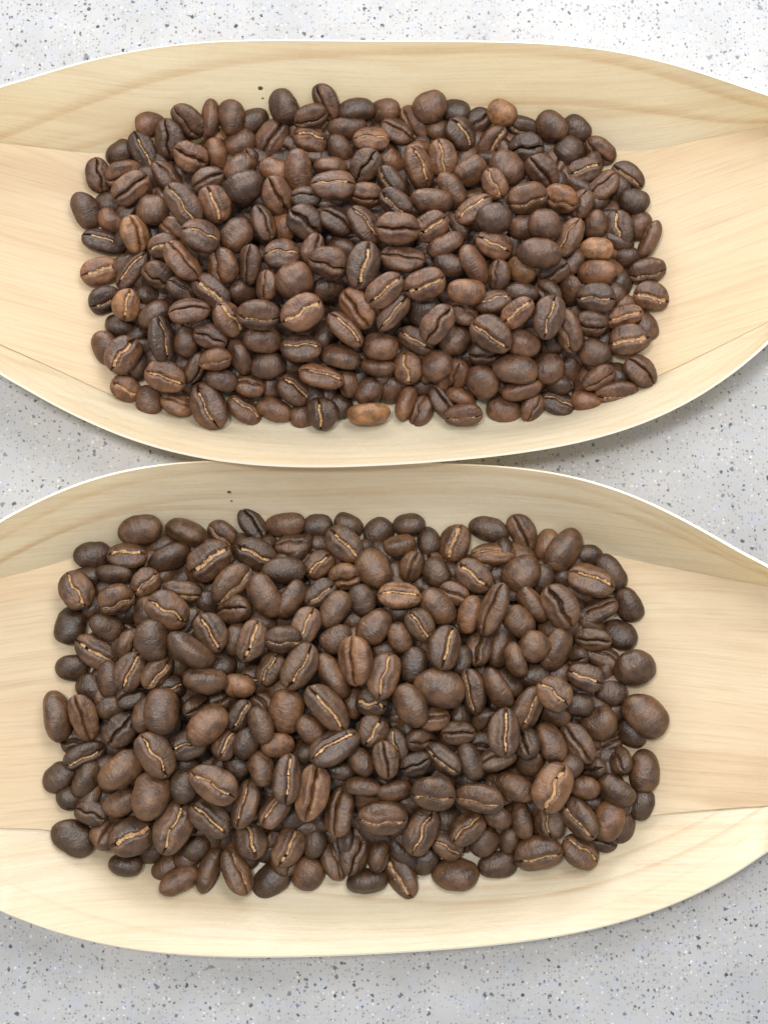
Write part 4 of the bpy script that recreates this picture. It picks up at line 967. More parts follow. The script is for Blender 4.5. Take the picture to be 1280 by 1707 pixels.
('u',2,3,0,2.85,89.25,6.06,0.962,-0.086,0.124,-0.227,0.836,0.822,0.82,'brown coffee bean, dark crease up, leaning left, back centre of upper tray'),
('l',1,8,0,6.81,-57.03,14.15,0.983,0.004,-0.051,0.176,0.721,0.724,0.82,'small dark coffee bean, dark crease up, crosswise, front mid-right of lower tray'),
('u',2,10,1,20.54,67.74,13.91,0.945,-0.128,-0.137,0.267,0.95,0.77,0.82,'slim brown coffee bean, golden crease up, leaning right, middle mid-right of upper tray'),
('l',3,1,0,-23.26,-53.14,14.0,0.124,-0.992,0.004,0.027,0.761,0.771,0.82,'small reddish coffee bean, smooth back up, crosswise, middle mid-left of lower tray'),
('l',1,1,0,50.55,-41.6,5.57,0.048,0.987,-0.093,0.123,0.837,0.874,0.898,'dark coffee bean, smooth back up, crosswise, middle right edge of lower tray'),
('u',4,2,0,48.92,60.02,9.53,0.044,-0.996,0.059,-0.052,0.798,0.724,0.82,'small tan coffee bean, smooth back up, crosswise, middle right edge of upper tray'),
('l',3,4,0,-15.65,-49.58,14.58,0.158,0.92,-0.318,-0.165,0.761,0.771,0.82,'small reddish coffee bean, smooth back up, leaning left, middle mid-left of lower tray'),
('l',1,6,0,22.32,-74.37,5.24,0.073,-0.863,-0.49,0.097,0.761,0.926,0.951,'round dark coffee bean, smooth back up, front right of lower tray'),
('u',2,6,0,49.24,30.53,6.4,0.909,0.329,0.038,0.254,0.836,0.724,0.82,'small slim brown coffee bean, dark crease up, leaning right, front right edge of upper tray'),
('l',2,4,0,26.66,-30.85,8.81,0.191,-0.798,-0.543,0.178,1.104,0.807,0.829,'slim brown coffee bean, smooth back up, upright, middle right of lower tray'),
('u',2,10,0,-3.44,27.28,5.33,0.167,-0.909,-0.383,-0.004,0.722,0.822,0.844,'small brown coffee bean, smooth back up, leaning right, front centre of upper tray'),
('l',1,7,0,31.14,-52.93,14.19,0.757,-0.156,-0.357,-0.525,0.795,0.823,0.994,'small dark coffee bean, puckered tip up, upright, middle right of lower tray'),
('l',1,1,0,-64.65,-68.09,7.66,0.983,-0.067,-0.044,-0.167,0.761,0.771,0.82,'small dark coffee bean, dark crease up, crosswise, front left edge of lower tray'),
('u',2,3,1,46.91,79.89,5.78,0.984,0.037,-0.064,0.161,0.836,0.822,0.82,'brown coffee bean, golden crease up, crosswise, back right edge of upper tray'),
('u',2,2,0,47.39,42.63,9.13,0.912,0.395,-0.078,-0.076,0.76,0.873,0.87,'brown coffee bean, dark crease up, crosswise, front right edge of upper tray'),
('l',2,2,1,-45.08,-19.04,10.27,0.949,0.299,0.024,-0.096,0.875,0.771,0.82,'brown coffee bean, golden crease up, crosswise, back left of lower tray'),
('l',1,10,0,-41.9,-75.95,5.45,0.036,0.94,0.338,0.033,0.723,0.771,0.82,'small dark coffee bean, smooth back up, leaning right, front left of lower tray'),
('l',2,11,0,3.37,-29.66,13.93,0.058,-0.817,0.573,-0.005,0.723,0.724,0.82,'small brown coffee bean, smooth back up, upright, back mid-right of lower tray'),
('u',2,5,1,24.8,46.12,13.85,0.978,-0.161,-0.024,0.131,0.836,0.724,0.82,'small brown coffee bean, golden crease up, crosswise, middle right of upper tray'),
('u',2,2,0,-37.14,29.4,8.66,0.037,-0.987,0.115,0.103,0.76,0.724,0.82,'small brown coffee bean, smooth back up, crosswise, front left of upper tray'),
('u',3,10,2,-59.78,28.43,4.1,0.934,0.19,0.159,-0.259,0.742,0.807,0.82,'small reddish coffee bean, broad golden crease up, leaning left, front left edge of upper tray'),
('l',1,1,2,-2.57,-43.56,13.68,0.994,0.071,-0.002,-0.087,0.723,0.926,0.923,'round dark coffee bean, broad golden crease up, middle centre of lower tray'),
('l',2,1,0,32.98,-22.22,10.82,0.652,-0.604,0.36,-0.285,0.951,0.869,0.929,'slim brown coffee bean, lying on its side, leaning left, back right of lower tray'),
('l',1,3,1,-31.57,-46.39,14.0,0.849,0.178,0.013,0.497,0.761,0.724,0.82,'small dark coffee bean, golden crease up, leaning right, middle mid-left of lower tray'),
('u',1,4,0,58.52,72.47,6.3,0.135,-0.986,0.095,-0.032,0.721,0.77,0.82,'small dark coffee bean, smooth back up, crosswise, back right edge of upper tray'),
('u',2,4,0,13.81,59.74,14.22,0.365,0.906,0.168,0.136,0.912,0.734,0.82,'small slim brown coffee bean, lying on its side, leaning right, middle mid-right of upper tray'),
('l',2,3,0,-4.67,-61.76,13.38,0.618,0.784,-0.056,0.005,0.875,0.735,0.82,'small slim brown coffee bean, lying on its side, crosswise, front centre of lower tray'),
('l',1,2,0,-1.3,-5.22,3.36,0.107,-0.934,-0.342,-0.006,0.761,0.874,0.898,'dark coffee bean, smooth back up, leaning right, back centre of lower tray'),
]
# beans mostly buried between the others
REST = [
('u',2,7,0,-61.05,79.51,5.85,0.883,0.436,0.125,0.118,0.912,0.873,0.87),
('u',1,6,0,-62.19,84.67,4.3,0.238,-0.937,-0.254,-0.031,0.742,0.807,0.829),
('u',3,7,0,-54.56,90.75,7.29,0.134,-0.95,-0.065,0.274,0.742,0.807,0.829),
('u',3,11,0,-40.53,91.82,7.54,0.635,-0.355,-0.416,0.545,0.95,0.797,0.847),
('u',1,11,0,-31.14,92.17,5.17,0.203,-0.955,-0.191,0.097,0.874,0.807,0.829),
('u',2,1,0,-33.81,86.71,5.56,0.173,-0.949,-0.263,-0.003,0.798,0.873,0.896),
('u',3,9,0,-39.38,83.62,6.61,0.206,-0.757,0.59,0.189,0.798,0.724,0.82),
('u',4,4,0,-38.88,87.74,3.43,0.42,-0.824,0.353,0.14,0.742,0.807,0.829),
('u',2,9,0,-50.59,77.41,8.33,0.894,-0.113,0.27,-0.338,0.912,0.77,0.82),
('u',1,8,0,-50.62,81.67,3.42,0.17,-0.947,0.038,0.27,0.742,0.807,0.829),
('u',2,0,0,-40.68,76.06,10.53,0.971,0.086,-0.007,0.222,0.798,0.77,0.82),
('u',2,10,0,-33.71,79.56,8.76,0.628,0.705,0.265,0.196,0.874,0.945,1.179),
('u',2,11,0,-54.62,76.5,4.91,0.423,-0.568,-0.678,0.196,0.742,0.807,0.829),
('u',1,11,0,-64.26,72.53,4.41,0.008,-0.998,-0.022,0.066,0.742,0.807,0.829),
('u',3,0,0,-63.38,67.84,5.77,0.216,-0.948,0.159,0.173,0.721,0.724,0.82),
('u',3,1,0,-21.52,90.4,3.34,0.015,-0.711,-0.593,-0.376,0.742,0.807,0.829),
('u',2,7,0,-8.67,89.69,6.41,0.632,-0.773,-0.033,0.038,0.95,0.935,0.999),
('u',2,6,0,-10.26,84.96,7.16,0.12,-0.857,0.481,0.138,0.722,0.724,0.82),
('u',2,1,0,0.23,94.18,6.48,0.275,-0.94,-0.065,-0.19,0.742,0.807,0.829),
('u',3,10,0,7.17,91.77,4.74,0.779,0.375,-0.089,-0.494,0.95,0.847,0.845),
('u',1,2,0,16.69,94.46,6.28,0.037,0.984,-0.165,0.053,0.742,0.807,0.829),
('u',2,0,0,13.19,90.38,5.24,0.202,0.955,-0.163,-0.145,0.742,0.807,0.829),
('u',3,10,0,12.31,87.96,2.8,0.141,0.983,0.055,-0.1,0.742,0.807,0.829),
('u',2,7,0,-12.55,79.65,10.1,0.656,0.754,-0.032,-0.032,0.76,0.822,0.884),
('u',3,0,0,2.05,82.78,4.69,0.008,-0.942,0.214,0.257,0.742,0.807,0.829),
('u',1,2,1,1.64,75.34,11.49,0.802,0.379,-0.067,-0.457,0.836,0.822,0.82),
('u',1,10,0,-17.78,70.64,13.62,0.993,-0.116,-0.024,-0.011,0.721,0.724,0.82),
('u',3,9,0,8.37,84.31,5.22,0.36,-0.905,0.005,0.227,0.742,0.807,0.829),
('u',3,10,0,-25.33,78.94,9.41,0.023,0.984,-0.176,-0.021,0.76,0.77,0.82),
('u',1,11,0,22.02,92.41,4.71,0.922,0.182,-0.082,0.333,0.742,0.807,0.82),
('u',2,3,2,25.35,87.62,4.38,0.783,0.406,-0.046,0.468,0.912,0.873,0.87),
('u',1,6,1,32.7,91.14,4.46,0.874,0.454,-0.029,-0.171,0.798,0.807,0.82),
('u',1,4,0,45.42,90.37,5.06,0.258,-0.903,0.343,0.007,0.742,0.807,0.829),
('u',1,0,0,38.05,86.46,2.66,0.01,0.998,-0.019,0.05,0.742,0.807,0.829),
('u',3,2,0,51.11,85.78,3.73,0.819,0.463,-0.02,-0.338,0.836,0.873,0.87),
('u',1,0,1,57.58,79.47,4.18,0.916,0.266,-0.007,-0.301,0.874,0.724,0.82),
('u',2,1,0,45.97,70.72,9.15,0.807,-0.152,-0.267,0.505,0.722,0.724,0.82),
('u',1,4,0,54.68,75.66,4.06,0.037,-0.833,-0.376,-0.404,0.742,0.807,0.829),
('u',2,10,0,52.13,70.83,3.38,0.193,0.958,0.028,0.212,0.76,0.807,0.829),
('u',2,10,1,-50.63,60.26,11.05,0.985,0.119,-0.025,0.127,0.722,0.77,0.82),
('u',3,7,0,-48.31,64.61,8.82,0.853,0.355,-0.006,-0.383,0.742,0.807,0.82),
('u',1,2,0,-54.47,50.62,5.17,0.17,0.952,0.109,-0.23,0.742,0.807,0.829),
('u',1,1,0,-46.2,49.31,12.71,0.932,-0.126,0.269,-0.21,0.76,0.724,0.82),
('u',1,8,0,-32.31,49.21,10.28,0.303,-0.871,0.136,0.362,0.742,0.807,0.829),
('u',2,8,0,-26.36,49.99,14.0,0.735,-0.069,-0.256,0.624,0.721,0.724,0.82),
('u',1,4,0,-52.7,44.76,8.77,0.621,0.721,0.223,0.212,0.874,0.945,1.105),
('u',1,1,0,-61.14,43.31,4.08,0.018,0.995,0.025,-0.093,0.742,0.807,0.829),
('u',2,3,0,-44.91,37.61,11.09,0.228,-0.672,-0.704,0.032,0.722,0.77,0.82),
('u',3,11,0,-23.47,64.46,10.06,0.072,0.705,0.629,0.321,0.742,0.807,0.829),
('u',2,8,0,-14.15,68.05,10.3,0.102,-0.988,0.025,-0.116,0.742,0.807,0.829),
('u',2,6,0,16.66,64.64,10.27,0.761,0.363,-0.091,-0.53,0.742,0.807,0.82),
('u',2,3,0,-16.4,58.59,14.18,0.762,0.278,0.203,0.548,0.76,0.724,0.82),
('u',2,10,0,-9.53,59.36,10.3,0.468,-0.845,0.254,-0.05,0.742,0.807,0.829),
('u',1,4,0,14.81,54.89,14.0,0.136,-0.975,0.176,-0.005,0.76,0.724,0.82),
('u',1,5,0,8.92,45.12,10.3,0.122,-0.958,-0.138,-0.22,0.836,0.976,1.002),
('u',2,9,0,18.09,44.56,10.29,0.956,-0.162,-0.022,-0.244,0.742,0.807,0.82),
('u',2,4,0,29.05,61.09,8.21,0.784,-0.092,-0.326,0.52,0.742,0.807,0.82),
('u',2,5,0,31.76,64.03,12.39,0.241,-0.967,0.005,-0.078,0.742,0.807,0.829),
('u',2,0,0,48.69,65.95,8.54,0.084,-0.804,-0.53,-0.255,0.721,0.77,0.82),
('u',2,9,0,59.76,67.22,4.0,0.044,-0.763,-0.615,-0.193,0.742,0.807,0.829),
('u',2,3,0,62.13,63.21,5.39,0.686,-0.491,-0.439,0.309,0.988,0.763,0.82),
('u',1,6,0,56.37,59.4,3.94,0.446,-0.886,0.069,-0.109,0.742,0.807,0.829),
('u',2,6,0,39.01,54.33,10.55,0.93,0.181,-0.131,0.291,0.742,0.807,0.82),
('u',4,1,0,31.24,54.28,10.3,0.418,-0.847,0.269,-0.188,0.742,0.807,0.829),
('u',2,2,0,43.04,57.39,8.78,0.172,0.852,0.485,0.097,0.742,0.807,0.829),
('u',2,5,0,26.19,52.48,14.0,0.727,-0.11,-0.319,0.598,0.721,0.724,0.82),
('u',1,1,0,55.54,53.23,3.71,0.287,-0.777,-0.506,0.241,0.76,0.807,0.829),
('u',1,10,0,31.08,48.65,14.15,0.467,0.871,-0.147,0.029,0.798,0.734,0.82),
('u',1,4,0,37.73,49.12,10.23,0.826,0.356,-0.17,-0.402,0.76,0.807,0.82),
('u',2,6,0,42.6,50.21,8.92,0.011,0.732,0.417,0.54,0.798,0.807,0.829),
('u',3,1,0,55.35,47.59,3.67,0.32,-0.937,-0.095,-0.105,0.742,0.807,0.829),
('u',2,11,0,60.97,43.32,4.06,0.176,0.834,-0.518,-0.077,0.742,0.807,0.829),
('u',2,5,0,-64.56,37.65,5.18,0.232,-0.811,0.537,-0.008,0.836,0.873,0.896),
('u',2,0,0,-32.74,34.74,9.67,0.586,0.567,-0.237,-0.527,0.874,0.832,0.884),
('u',1,4,0,-56.18,33.5,3.88,0.268,-0.867,-0.308,0.285,0.742,0.807,0.829),
('u',2,4,0,-47.07,34.4,4.55,0.071,0.992,-0.031,0.102,0.742,0.807,0.829),
('u',2,2,0,-43.18,32.65,7.37,0.755,0.382,0.089,0.526,0.798,0.724,0.82),
('u',3,9,1,-38.29,33.65,11.92,0.917,0.389,0.005,0.087,0.76,0.724,0.82),
('u',3,11,0,-30.98,28.54,5.64,0.979,-0.179,0.081,-0.061,0.722,0.822,0.82),
('u',3,8,0,-47.97,24.49,3.47,0.964,-0.194,0.114,-0.141,0.798,0.724,0.82),
('u',1,2,0,-14.0,40.11,9.2,0.291,0.805,0.503,0.118,0.742,0.807,0.829),
('u',2,6,0,-1.47,32.41,7.63,0.835,-0.54,-0.036,-0.098,0.836,0.763,0.82),
('u',3,5,0,16.94,31.29,6.42,0.733,0.193,-0.448,0.473,0.836,0.77,0.931),
('u',1,7,0,20.37,35.83,4.24,0.154,-0.987,0.045,-0.02,0.76,0.807,0.829),
('u',2,10,0,-8.21,29.36,5.97,0.538,0.581,-0.296,-0.534,0.721,0.724,0.884),
('u',1,10,0,-21.43,33.36,4.26,0.35,-0.898,0.041,0.265,0.742,0.807,0.829),
('u',2,9,0,1.51,27.94,3.32,0.235,-0.772,-0.543,-0.231,0.742,0.807,0.829),
('u',3,8,0,4.87,24.87,4.04,0.595,0.563,0.352,0.453,0.836,0.832,0.884),
('u',2,5,0,8.64,23.07,3.07,0.802,-0.166,-0.208,0.534,0.76,0.77,0.82),
('u',1,6,0,8.66,29.17,2.86,0.19,-0.976,0.001,-0.108,0.742,0.807,0.829),
('u',2,2,0,13.24,25.14,4.15,0.874,-0.151,0.157,-0.434,0.874,0.724,0.82),
('u',3,6,0,17.85,26.5,4.48,0.46,0.861,-0.138,-0.17,0.722,0.724,0.82),
('u',1,6,0,-10.18,24.98,2.89,0.233,0.833,-0.487,-0.122,0.742,0.807,0.829),
('u',2,7,0,-18.23,22.08,2.92,0.022,-0.98,-0.032,0.194,0.742,0.807,0.829),
('u',1,5,0,-25.62,28.63,3.17,0.345,-0.623,-0.697,0.085,0.742,0.807,0.829),
('u',1,3,0,37.64,38.09,6.59,0.212,-0.916,0.001,-0.34,0.742,0.807,0.829),
('u',1,6,0,52.15,39.64,3.15,0.044,0.985,0.047,-0.163,0.742,0.807,0.829),
('u',1,8,0,23.11,35.61,7.66,0.978,0.204,0.029,0.001,0.742,0.807,0.82),
('u',2,2,0,43.09,32.01,3.44,0.335,-0.7,-0.626,-0.082,0.836,0.807,0.829),
('u',3,7,0,31.58,27.09,7.3,0.803,-0.582,-0.085,0.099,0.95,0.832,0.884),
('u',2,4,0,28.3,30.02,3.08,0.054,0.966,0.066,-0.245,0.742,0.807,0.829),
('u',3,9,0,34.02,23.9,4.02,0.815,0.291,0.053,0.498,0.721,0.724,0.82),
('u',3,7,0,46.76,25.29,3.7,0.121,-0.984,0.129,0.013,0.721,0.724,0.82),
('u',1,5,0,53.77,32.03,3.4,0.293,0.955,-0.027,0.049,0.742,0.807,0.829),
('u',1,0,0,-59.86,74.72,4.19,0.935,0.1,0.098,-0.327,0.881,0.926,0.951),
('u',2,0,0,-59.85,69.27,4.44,0.816,0.362,0.045,0.448,0.882,0.837,0.928),
('u',1,2,0,-60.58,64.15,4.94,0.643,0.608,0.095,0.456,0.857,0.812,0.975),
('u',1,6,0,-60.07,57.95,4.97,0.59,0.78,0.162,0.13,0.848,0.927,0.932),
('u',1,5,0,-59.82,50.0,4.66,0.496,0.754,0.426,0.067,0.839,0.811,1.045),
('u',2,10,0,-55.97,79.24,4.28,0.823,0.536,-0.186,0.009,0.899,0.817,0.983),
('u',1,1,0,-57.1,73.47,4.48,0.267,-0.898,0.183,0.297,0.793,0.844,1.02),
('u',2,7,0,-56.33,67.49,3.78,0.134,0.746,-0.606,-0.244,0.839,0.829,0.897),
('u',1,4,0,-57.2,63.14,3.86,0.053,0.961,-0.261,-0.069,0.891,0.889,1.018),
('u',1,7,0,-57.1,59.91,3.76,0.167,0.85,-0.499,0.025,0.872,0.921,0.906),
('u',2,1,0,-55.06,54.29,4.29,0.762,0.617,-0.079,-0.18,0.882,0.885,0.901),
('u',1,4,0,-58.02,53.33,4.77,0.517,-0.693,0.494,-0.088,0.905,0.934,0.89),
('u',2,1,0,-57.11,46.48,3.94,0.18,-0.762,0.622,-0.009,0.853,0.88,1.008),
('u',1,4,0,-57.2,40.61,4.64,0.614,0.688,0.259,0.288,0.8,0.92,0.935),
('u',1,2,0,-55.91,38.16,4.35,0.702,-0.692,0.142,0.095,0.856,0.83,0.906),
('u',1,8,0,-53.3,81.22,3.92,0.787,-0.124,-0.347,0.495,0.828,0.91,0.925),
('u',1,3,0,-49.88,76.5,3.82,0.405,0.746,-0.338,-0.407,0.851,0.826,1.046),
('u',2,10,0,-52.71,69.21,4.19,0.911,-0.309,0.249,0.109,0.889,0.902,1.051),
('u',2,4,0,-50.97,56.81,3.71,0.46,-0.875,0.148,-0.007,0.892,0.873,0.958),
('u',1,1,0,-49.14,54.82,3.9,0.718,-0.528,-0.138,0.433,0.864,0.901,1.018),
('u',2,8,0,-53.18,49.52,3.37,0.896,-0.168,-0.091,0.4,0.829,0.896,0.914),
('u',1,1,0,-51.24,47.0,3.9,0.791,-0.572,-0.2,0.08,0.788,0.864,0.98),
('u',2,1,0,-51.1,36.03,3.68,0.019,-0.942,-0.213,0.259,0.926,0.94,0.89),
('u',1,4,0,-48.17,86.43,3.24,0.931,-0.23,0.192,-0.211,0.787,0.838,0.887),
('u',1,3,0,-48.24,80.18,3.59,0.255,0.766,0.465,0.363,0.831,0.819,1.017),
('u',1,4,0,-45.45,76.2,3.68,0.263,0.887,-0.249,-0.286,0.867,0.94,1.02),
('u',1,5,0,-46.32,59.7,3.89,0.553,-0.699,0.422,-0.164,0.855,0.928,1.034),
('u',2,5,0,-42.56,57.95,3.23,0.803,-0.075,0.214,-0.551,0.789,0.945,0.98),
('u',1,5,0,-44.54,49.14,3.51,0.63,0.388,0.416,0.528,0.801,0.828,0.951),
('u',2,7,0,-45.3,44.3,3.44,0.756,-0.489,0.252,-0.355,0.901,0.809,1.0),
('u',1,1,0,-46.36,40.32,3.26,0.76,0.048,0.21,-0.614,0.878,0.815,0.925),
('u',1,8,0,-44.69,35.7,3.17,0.935,0.157,-0.09,-0.306,0.878,0.831,1.035),
('u',1,8,0,-44.9,30.14,3.52,0.179,0.911,-0.219,-0.299,0.824,0.908,0.939),
('u',2,9,0,-42.47,83.99,3.5,0.67,-0.43,-0.266,0.544,0.899,0.832,1.046),
('u',1,4,0,-40.21,79.79,3.0,0.973,-0.227,-0.034,0.018,0.858,0.848,0.904),
('u',1,5,0,-41.04,72.65,3.41,0.072,0.714,-0.598,-0.358,0.821,0.826,0.915),
('u',1,6,0,-39.36,68.35,3.73,0.814,-0.519,-0.241,0.097,0.84,0.872,1.035),
('u',1,5,0,-39.57,63.29,3.37,0.929,-0.091,0.294,-0.205,0.785,0.83,0.919),
('u',2,7,0,-40.83,58.28,3.76,0.776,-0.244,0.381,-0.441,0.9,0.919,0.977),
('u',1,3,0,-42.71,52.65,3.75,0.475,0.698,0.266,0.464,0.856,0.823,0.978),
('u',1,1,0,-39.48,47.63,3.42,0.856,-0.38,-0.143,0.319,0.844,0.865,1.014),
('u',1,10,0,-40.29,40.72,3.61,0.507,-0.647,-0.435,0.367,0.85,0.847,1.037),
('u',1,11,0,-39.81,30.94,3.49,0.823,0.28,0.095,-0.485,0.827,0.891,1.021),
('u',1,6,0,-38.11,84.09,3.62,0.148,-0.802,0.518,0.258,0.891,0.87,0.908),
('u',1,3,0,-35.68,79.7,4.42,0.358,0.758,0.063,0.542,0.868,0.944,0.96),
('u',1,2,0,-37.99,74.73,3.98,0.329,0.754,0.349,0.448,0.896,0.928,0.892),
('u',1,0,0,-35.14,67.58,3.45,0.566,-0.812,-0.14,0.025,0.917,0.809,0.915),
('u',1,7,0,-38.55,60.6,3.85,0.604,-0.778,0.139,0.103,0.867,0.889,1.043),
('u',1,11,0,-36.51,54.85,3.25,0.911,0.265,0.002,0.317,0.851,0.921,0.964),
('u',1,10,0,-39.5,51.29,3.9,0.648,0.683,-0.052,-0.333,0.871,0.878,0.897),
('u',1,2,0,-34.88,40.32,3.13,0.125,-0.953,-0.233,0.147,0.898,0.83,0.963),
('u',2,10,0,-37.88,35.47,3.59,0.508,-0.609,-0.515,0.326,0.84,0.844,0.976),
('u',1,11,0,-35.16,31.86,3.3,0.763,0.214,-0.006,-0.609,0.825,0.933,1.033),
('u',2,2,0,-31.36,81.89,3.87,0.759,0.227,0.27,-0.547,0.888,0.826,0.947),
('u',1,6,0,-34.28,72.61,3.65,0.834,-0.551,0.004,0.016,0.878,0.893,0.891),
('u',2,8,0,-31.71,66.15,3.05,0.081,0.76,-0.624,-0.162,0.918,0.831,0.952),
('u',2,3,0,-31.73,58.01,4.03,0.635,0.729,-0.05,-0.249,0.885,0.943,0.886),
('u',1,5,0,-31.93,54.35,3.74,0.473,0.859,0.054,0.191,0.925,0.903,0.949),
('u',2,1,0,-32.06,51.91,3.71,0.693,-0.695,0.104,0.163,0.818,0.828,0.957),
('u',2,7,0,-32.54,43.44,4.11,0.574,-0.487,-0.635,0.175,0.898,0.896,1.029),
('u',1,11,0,-34.53,36.12,3.53,0.724,0.619,0.23,0.196,0.812,0.816,1.016),
('u',1,4,0,-31.52,33.71,4.05,0.679,-0.385,0.548,-0.3,0.866,0.893,0.958),
('u',1,9,0,-29.63,84.27,3.5,0.426,0.885,-0.123,-0.143,0.829,0.875,0.972),
('u',1,7,0,-29.26,78.8,3.55,0.898,0.022,0.286,0.335,0.87,0.871,0.977),
('u',1,3,0,-29.0,70.26,3.92,0.653,-0.494,0.547,-0.172,0.854,0.824,0.936),
('u',1,8,0,-24.91,67.23,3.77,0.629,-0.629,-0.323,0.323,0.803,0.888,0.956),
('u',1,4,0,-28.89,62.41,3.96,0.889,0.234,0.265,-0.291,0.926,0.892,1.029),
('u',1,6,0,-28.68,51.29,3.68,0.821,-0.352,-0.319,0.316,0.878,0.901,0.961),
('u',1,5,0,-24.97,45.3,3.73,0.592,0.53,-0.178,-0.58,0.85,0.84,1.017),
('u',2,5,0,-26.89,42.42,3.72,0.751,0.458,-0.286,-0.38,0.888,0.911,1.0),
('u',2,3,0,-28.91,35.5,3.39,0.457,-0.852,0.223,-0.124,0.83,0.829,0.966),
('u',1,11,0,-27.57,32.56,3.71,0.328,-0.851,-0.194,0.361,0.814,0.878,0.898),
('u',2,11,0,-21.72,86.25,3.29,0.894,0.333,0.014,-0.301,0.925,0.854,0.921),
('u',2,2,0,-19.48,83.36,3.55,0.604,-0.763,-0.227,0.036,0.811,0.822,0.9),
('u',1,2,0,-19.56,80.36,3.64,0.694,-0.189,-0.435,0.542,0.887,0.828,0.976),
('u',1,0,0,-20.7,71.22,3.82,0.7,0.708,0.094,0.014,0.849,0.901,1.049),
('u',1,2,0,-22.51,66.57,3.74,0.681,0.442,-0.17,-0.559,0.819,0.941,1.008),
('u',2,11,0,-23.57,52.61,3.7,0.063,0.734,-0.56,-0.379,0.826,0.919,1.038),
('u',1,7,0,-24.79,39.19,3.66,0.377,0.876,0.07,0.292,0.792,0.863,0.99),
('u',1,7,0,-23.26,36.92,2.98,0.987,-0.094,-0.099,-0.086,0.86,0.819,0.923),
('u',2,8,0,-23.76,32.92,3.28,0.935,-0.19,0.224,-0.201,0.835,0.921,0.886),
('u',2,5,0,-17.26,88.97,3.17,0.152,-0.934,0.318,-0.055,0.907,0.918,1.028),
('u',1,6,0,-16.12,84.55,3.34,0.961,-0.262,0.084,0.023,0.831,0.914,1.023),
('u',1,9,0,-18.45,76.32,4.0,0.415,-0.603,-0.387,0.561,0.922,0.909,0.997),
('u',1,6,0,-21.18,63.42,3.11,0.282,-0.939,0.187,-0.06,0.831,0.816,0.951),
('u',1,5,0,-16.18,62.96,3.12,0.065,-0.97,0.211,-0.098,0.855,0.835,1.017),
('u',1,7,0,-18.79,52.84,3.47,0.776,-0.338,-0.21,0.489,0.9,0.9,1.004),
('u',1,9,0,-20.81,49.77,3.84,0.561,0.607,-0.282,-0.487,0.786,0.899,1.009),
('u',1,9,0,-18.22,43.6,3.66,0.691,-0.273,0.466,-0.48,0.811,0.845,0.961),
('u',2,9,0,-19.03,40.05,3.78,0.542,0.821,0.158,-0.081,0.818,0.906,1.006),
('u',2,3,0,-16.43,35.27,3.74,0.728,-0.59,0.276,-0.215,0.845,0.879,0.97),
('u',1,10,0,-16.63,31.99,3.09,0.969,0.184,0.138,-0.093,0.848,0.835,0.885),
('u',1,0,0,-16.53,27.69,3.41,0.075,-0.761,0.577,-0.289,0.913,0.938,0.914),
('u',1,5,0,-12.35,89.69,3.87,0.746,-0.586,-0.242,0.204,0.848,0.924,0.887),
('u',1,5,0,-11.62,85.78,4.03,0.518,0.544,-0.077,-0.656,0.843,0.898,0.909),
('u',1,7,0,-15.21,79.88,3.06,0.801,-0.166,-0.135,0.559,0.888,0.924,0.926),
('u',1,6,0,-13.53,65.67,3.62,0.359,-0.923,0.006,0.14,0.88,0.943,1.026),
('u',1,6,0,-12.22,62.94,4.0,0.63,-0.426,-0.596,0.259,0.812,0.899,0.982),
('u',1,2,0,-15.25,57.34,3.73,0.668,0.432,-0.022,-0.606,0.911,0.822,0.949),
('u',1,11,0,-14.12,48.23,3.12,0.911,0.055,0.003,-0.409,0.848,0.816,1.044),
('u',1,1,0,-15.58,45.67,3.75,0.51,-0.857,-0.018,-0.068,0.794,0.933,0.998),
('u',2,10,0,-10.41,42.58,3.24,0.825,0.193,0.159,0.507,0.872,0.856,1.034),
('u',2,7,0,-14.44,37.18,3.5,0.879,0.385,-0.089,0.267,0.816,0.886,0.935),
('u',1,0,0,-11.88,32.28,3.28,0.959,0.101,0.132,-0.229,0.814,0.871,1.046),
('u',2,4,0,-13.89,27.75,3.02,0.107,0.771,0.623,0.081,0.903,0.827,0.982),
('u',2,7,0,-5.68,90.19,3.63,0.584,-0.751,-0.259,0.168,0.823,0.856,1.045),
('u',1,1,0,-7.98,85.28,3.77,0.722,0.489,0.312,0.378,0.799,0.909,1.019),
('u',2,3,0,-8.27,77.38,3.44,0.497,0.795,-0.277,-0.209,0.814,0.819,0.957),
('u',1,10,0,-9.75,74.78,3.92,0.49,0.779,-0.185,-0.346,0.825,0.923,1.033),
('u',1,1,0,-9.15,69.37,3.8,0.407,-0.847,0.152,-0.308,0.896,0.873,1.034),
('u',2,11,0,-7.55,62.55,3.15,0.993,0.029,0.075,0.081,0.799,0.945,1.045),
('u',1,1,0,-9.3,56.0,3.75,0.414,-0.83,0.366,0.077,0.896,0.929,0.943),
('u',1,0,0,-8.09,52.39,3.72,0.664,-0.69,0.155,-0.243,0.893,0.867,0.978),
('u',1,11,0,-8.21,48.89,3.76,0.751,-0.642,-0.134,0.071,0.844,0.885,1.034),
('u',1,7,0,-8.45,41.05,3.51,0.226,0.713,0.588,0.308,0.818,0.913,1.02),
('u',1,6,0,-7.54,35.39,3.74,0.459,-0.802,-0.382,-0.011,0.915,0.897,0.984),
('u',1,8,0,-6.37,30.1,3.17,0.195,-0.849,-0.491,0.017,0.916,0.817,1.012),
('u',2,4,0,-4.95,84.99,3.84,0.541,0.806,0.132,0.2,0.91,0.93,0.925),
('u',1,9,0,-5.33,79.05,3.6,0.53,0.611,0.374,0.452,0.915,0.825,0.911),
('u',1,6,0,-3.14,75.1,3.89,0.66,-0.534,0.422,-0.318,0.892,0.91,0.907),
('u',1,1,0,-1.9,70.54,3.49,0.841,-0.538,0.028,0.039,0.847,0.832,0.966),
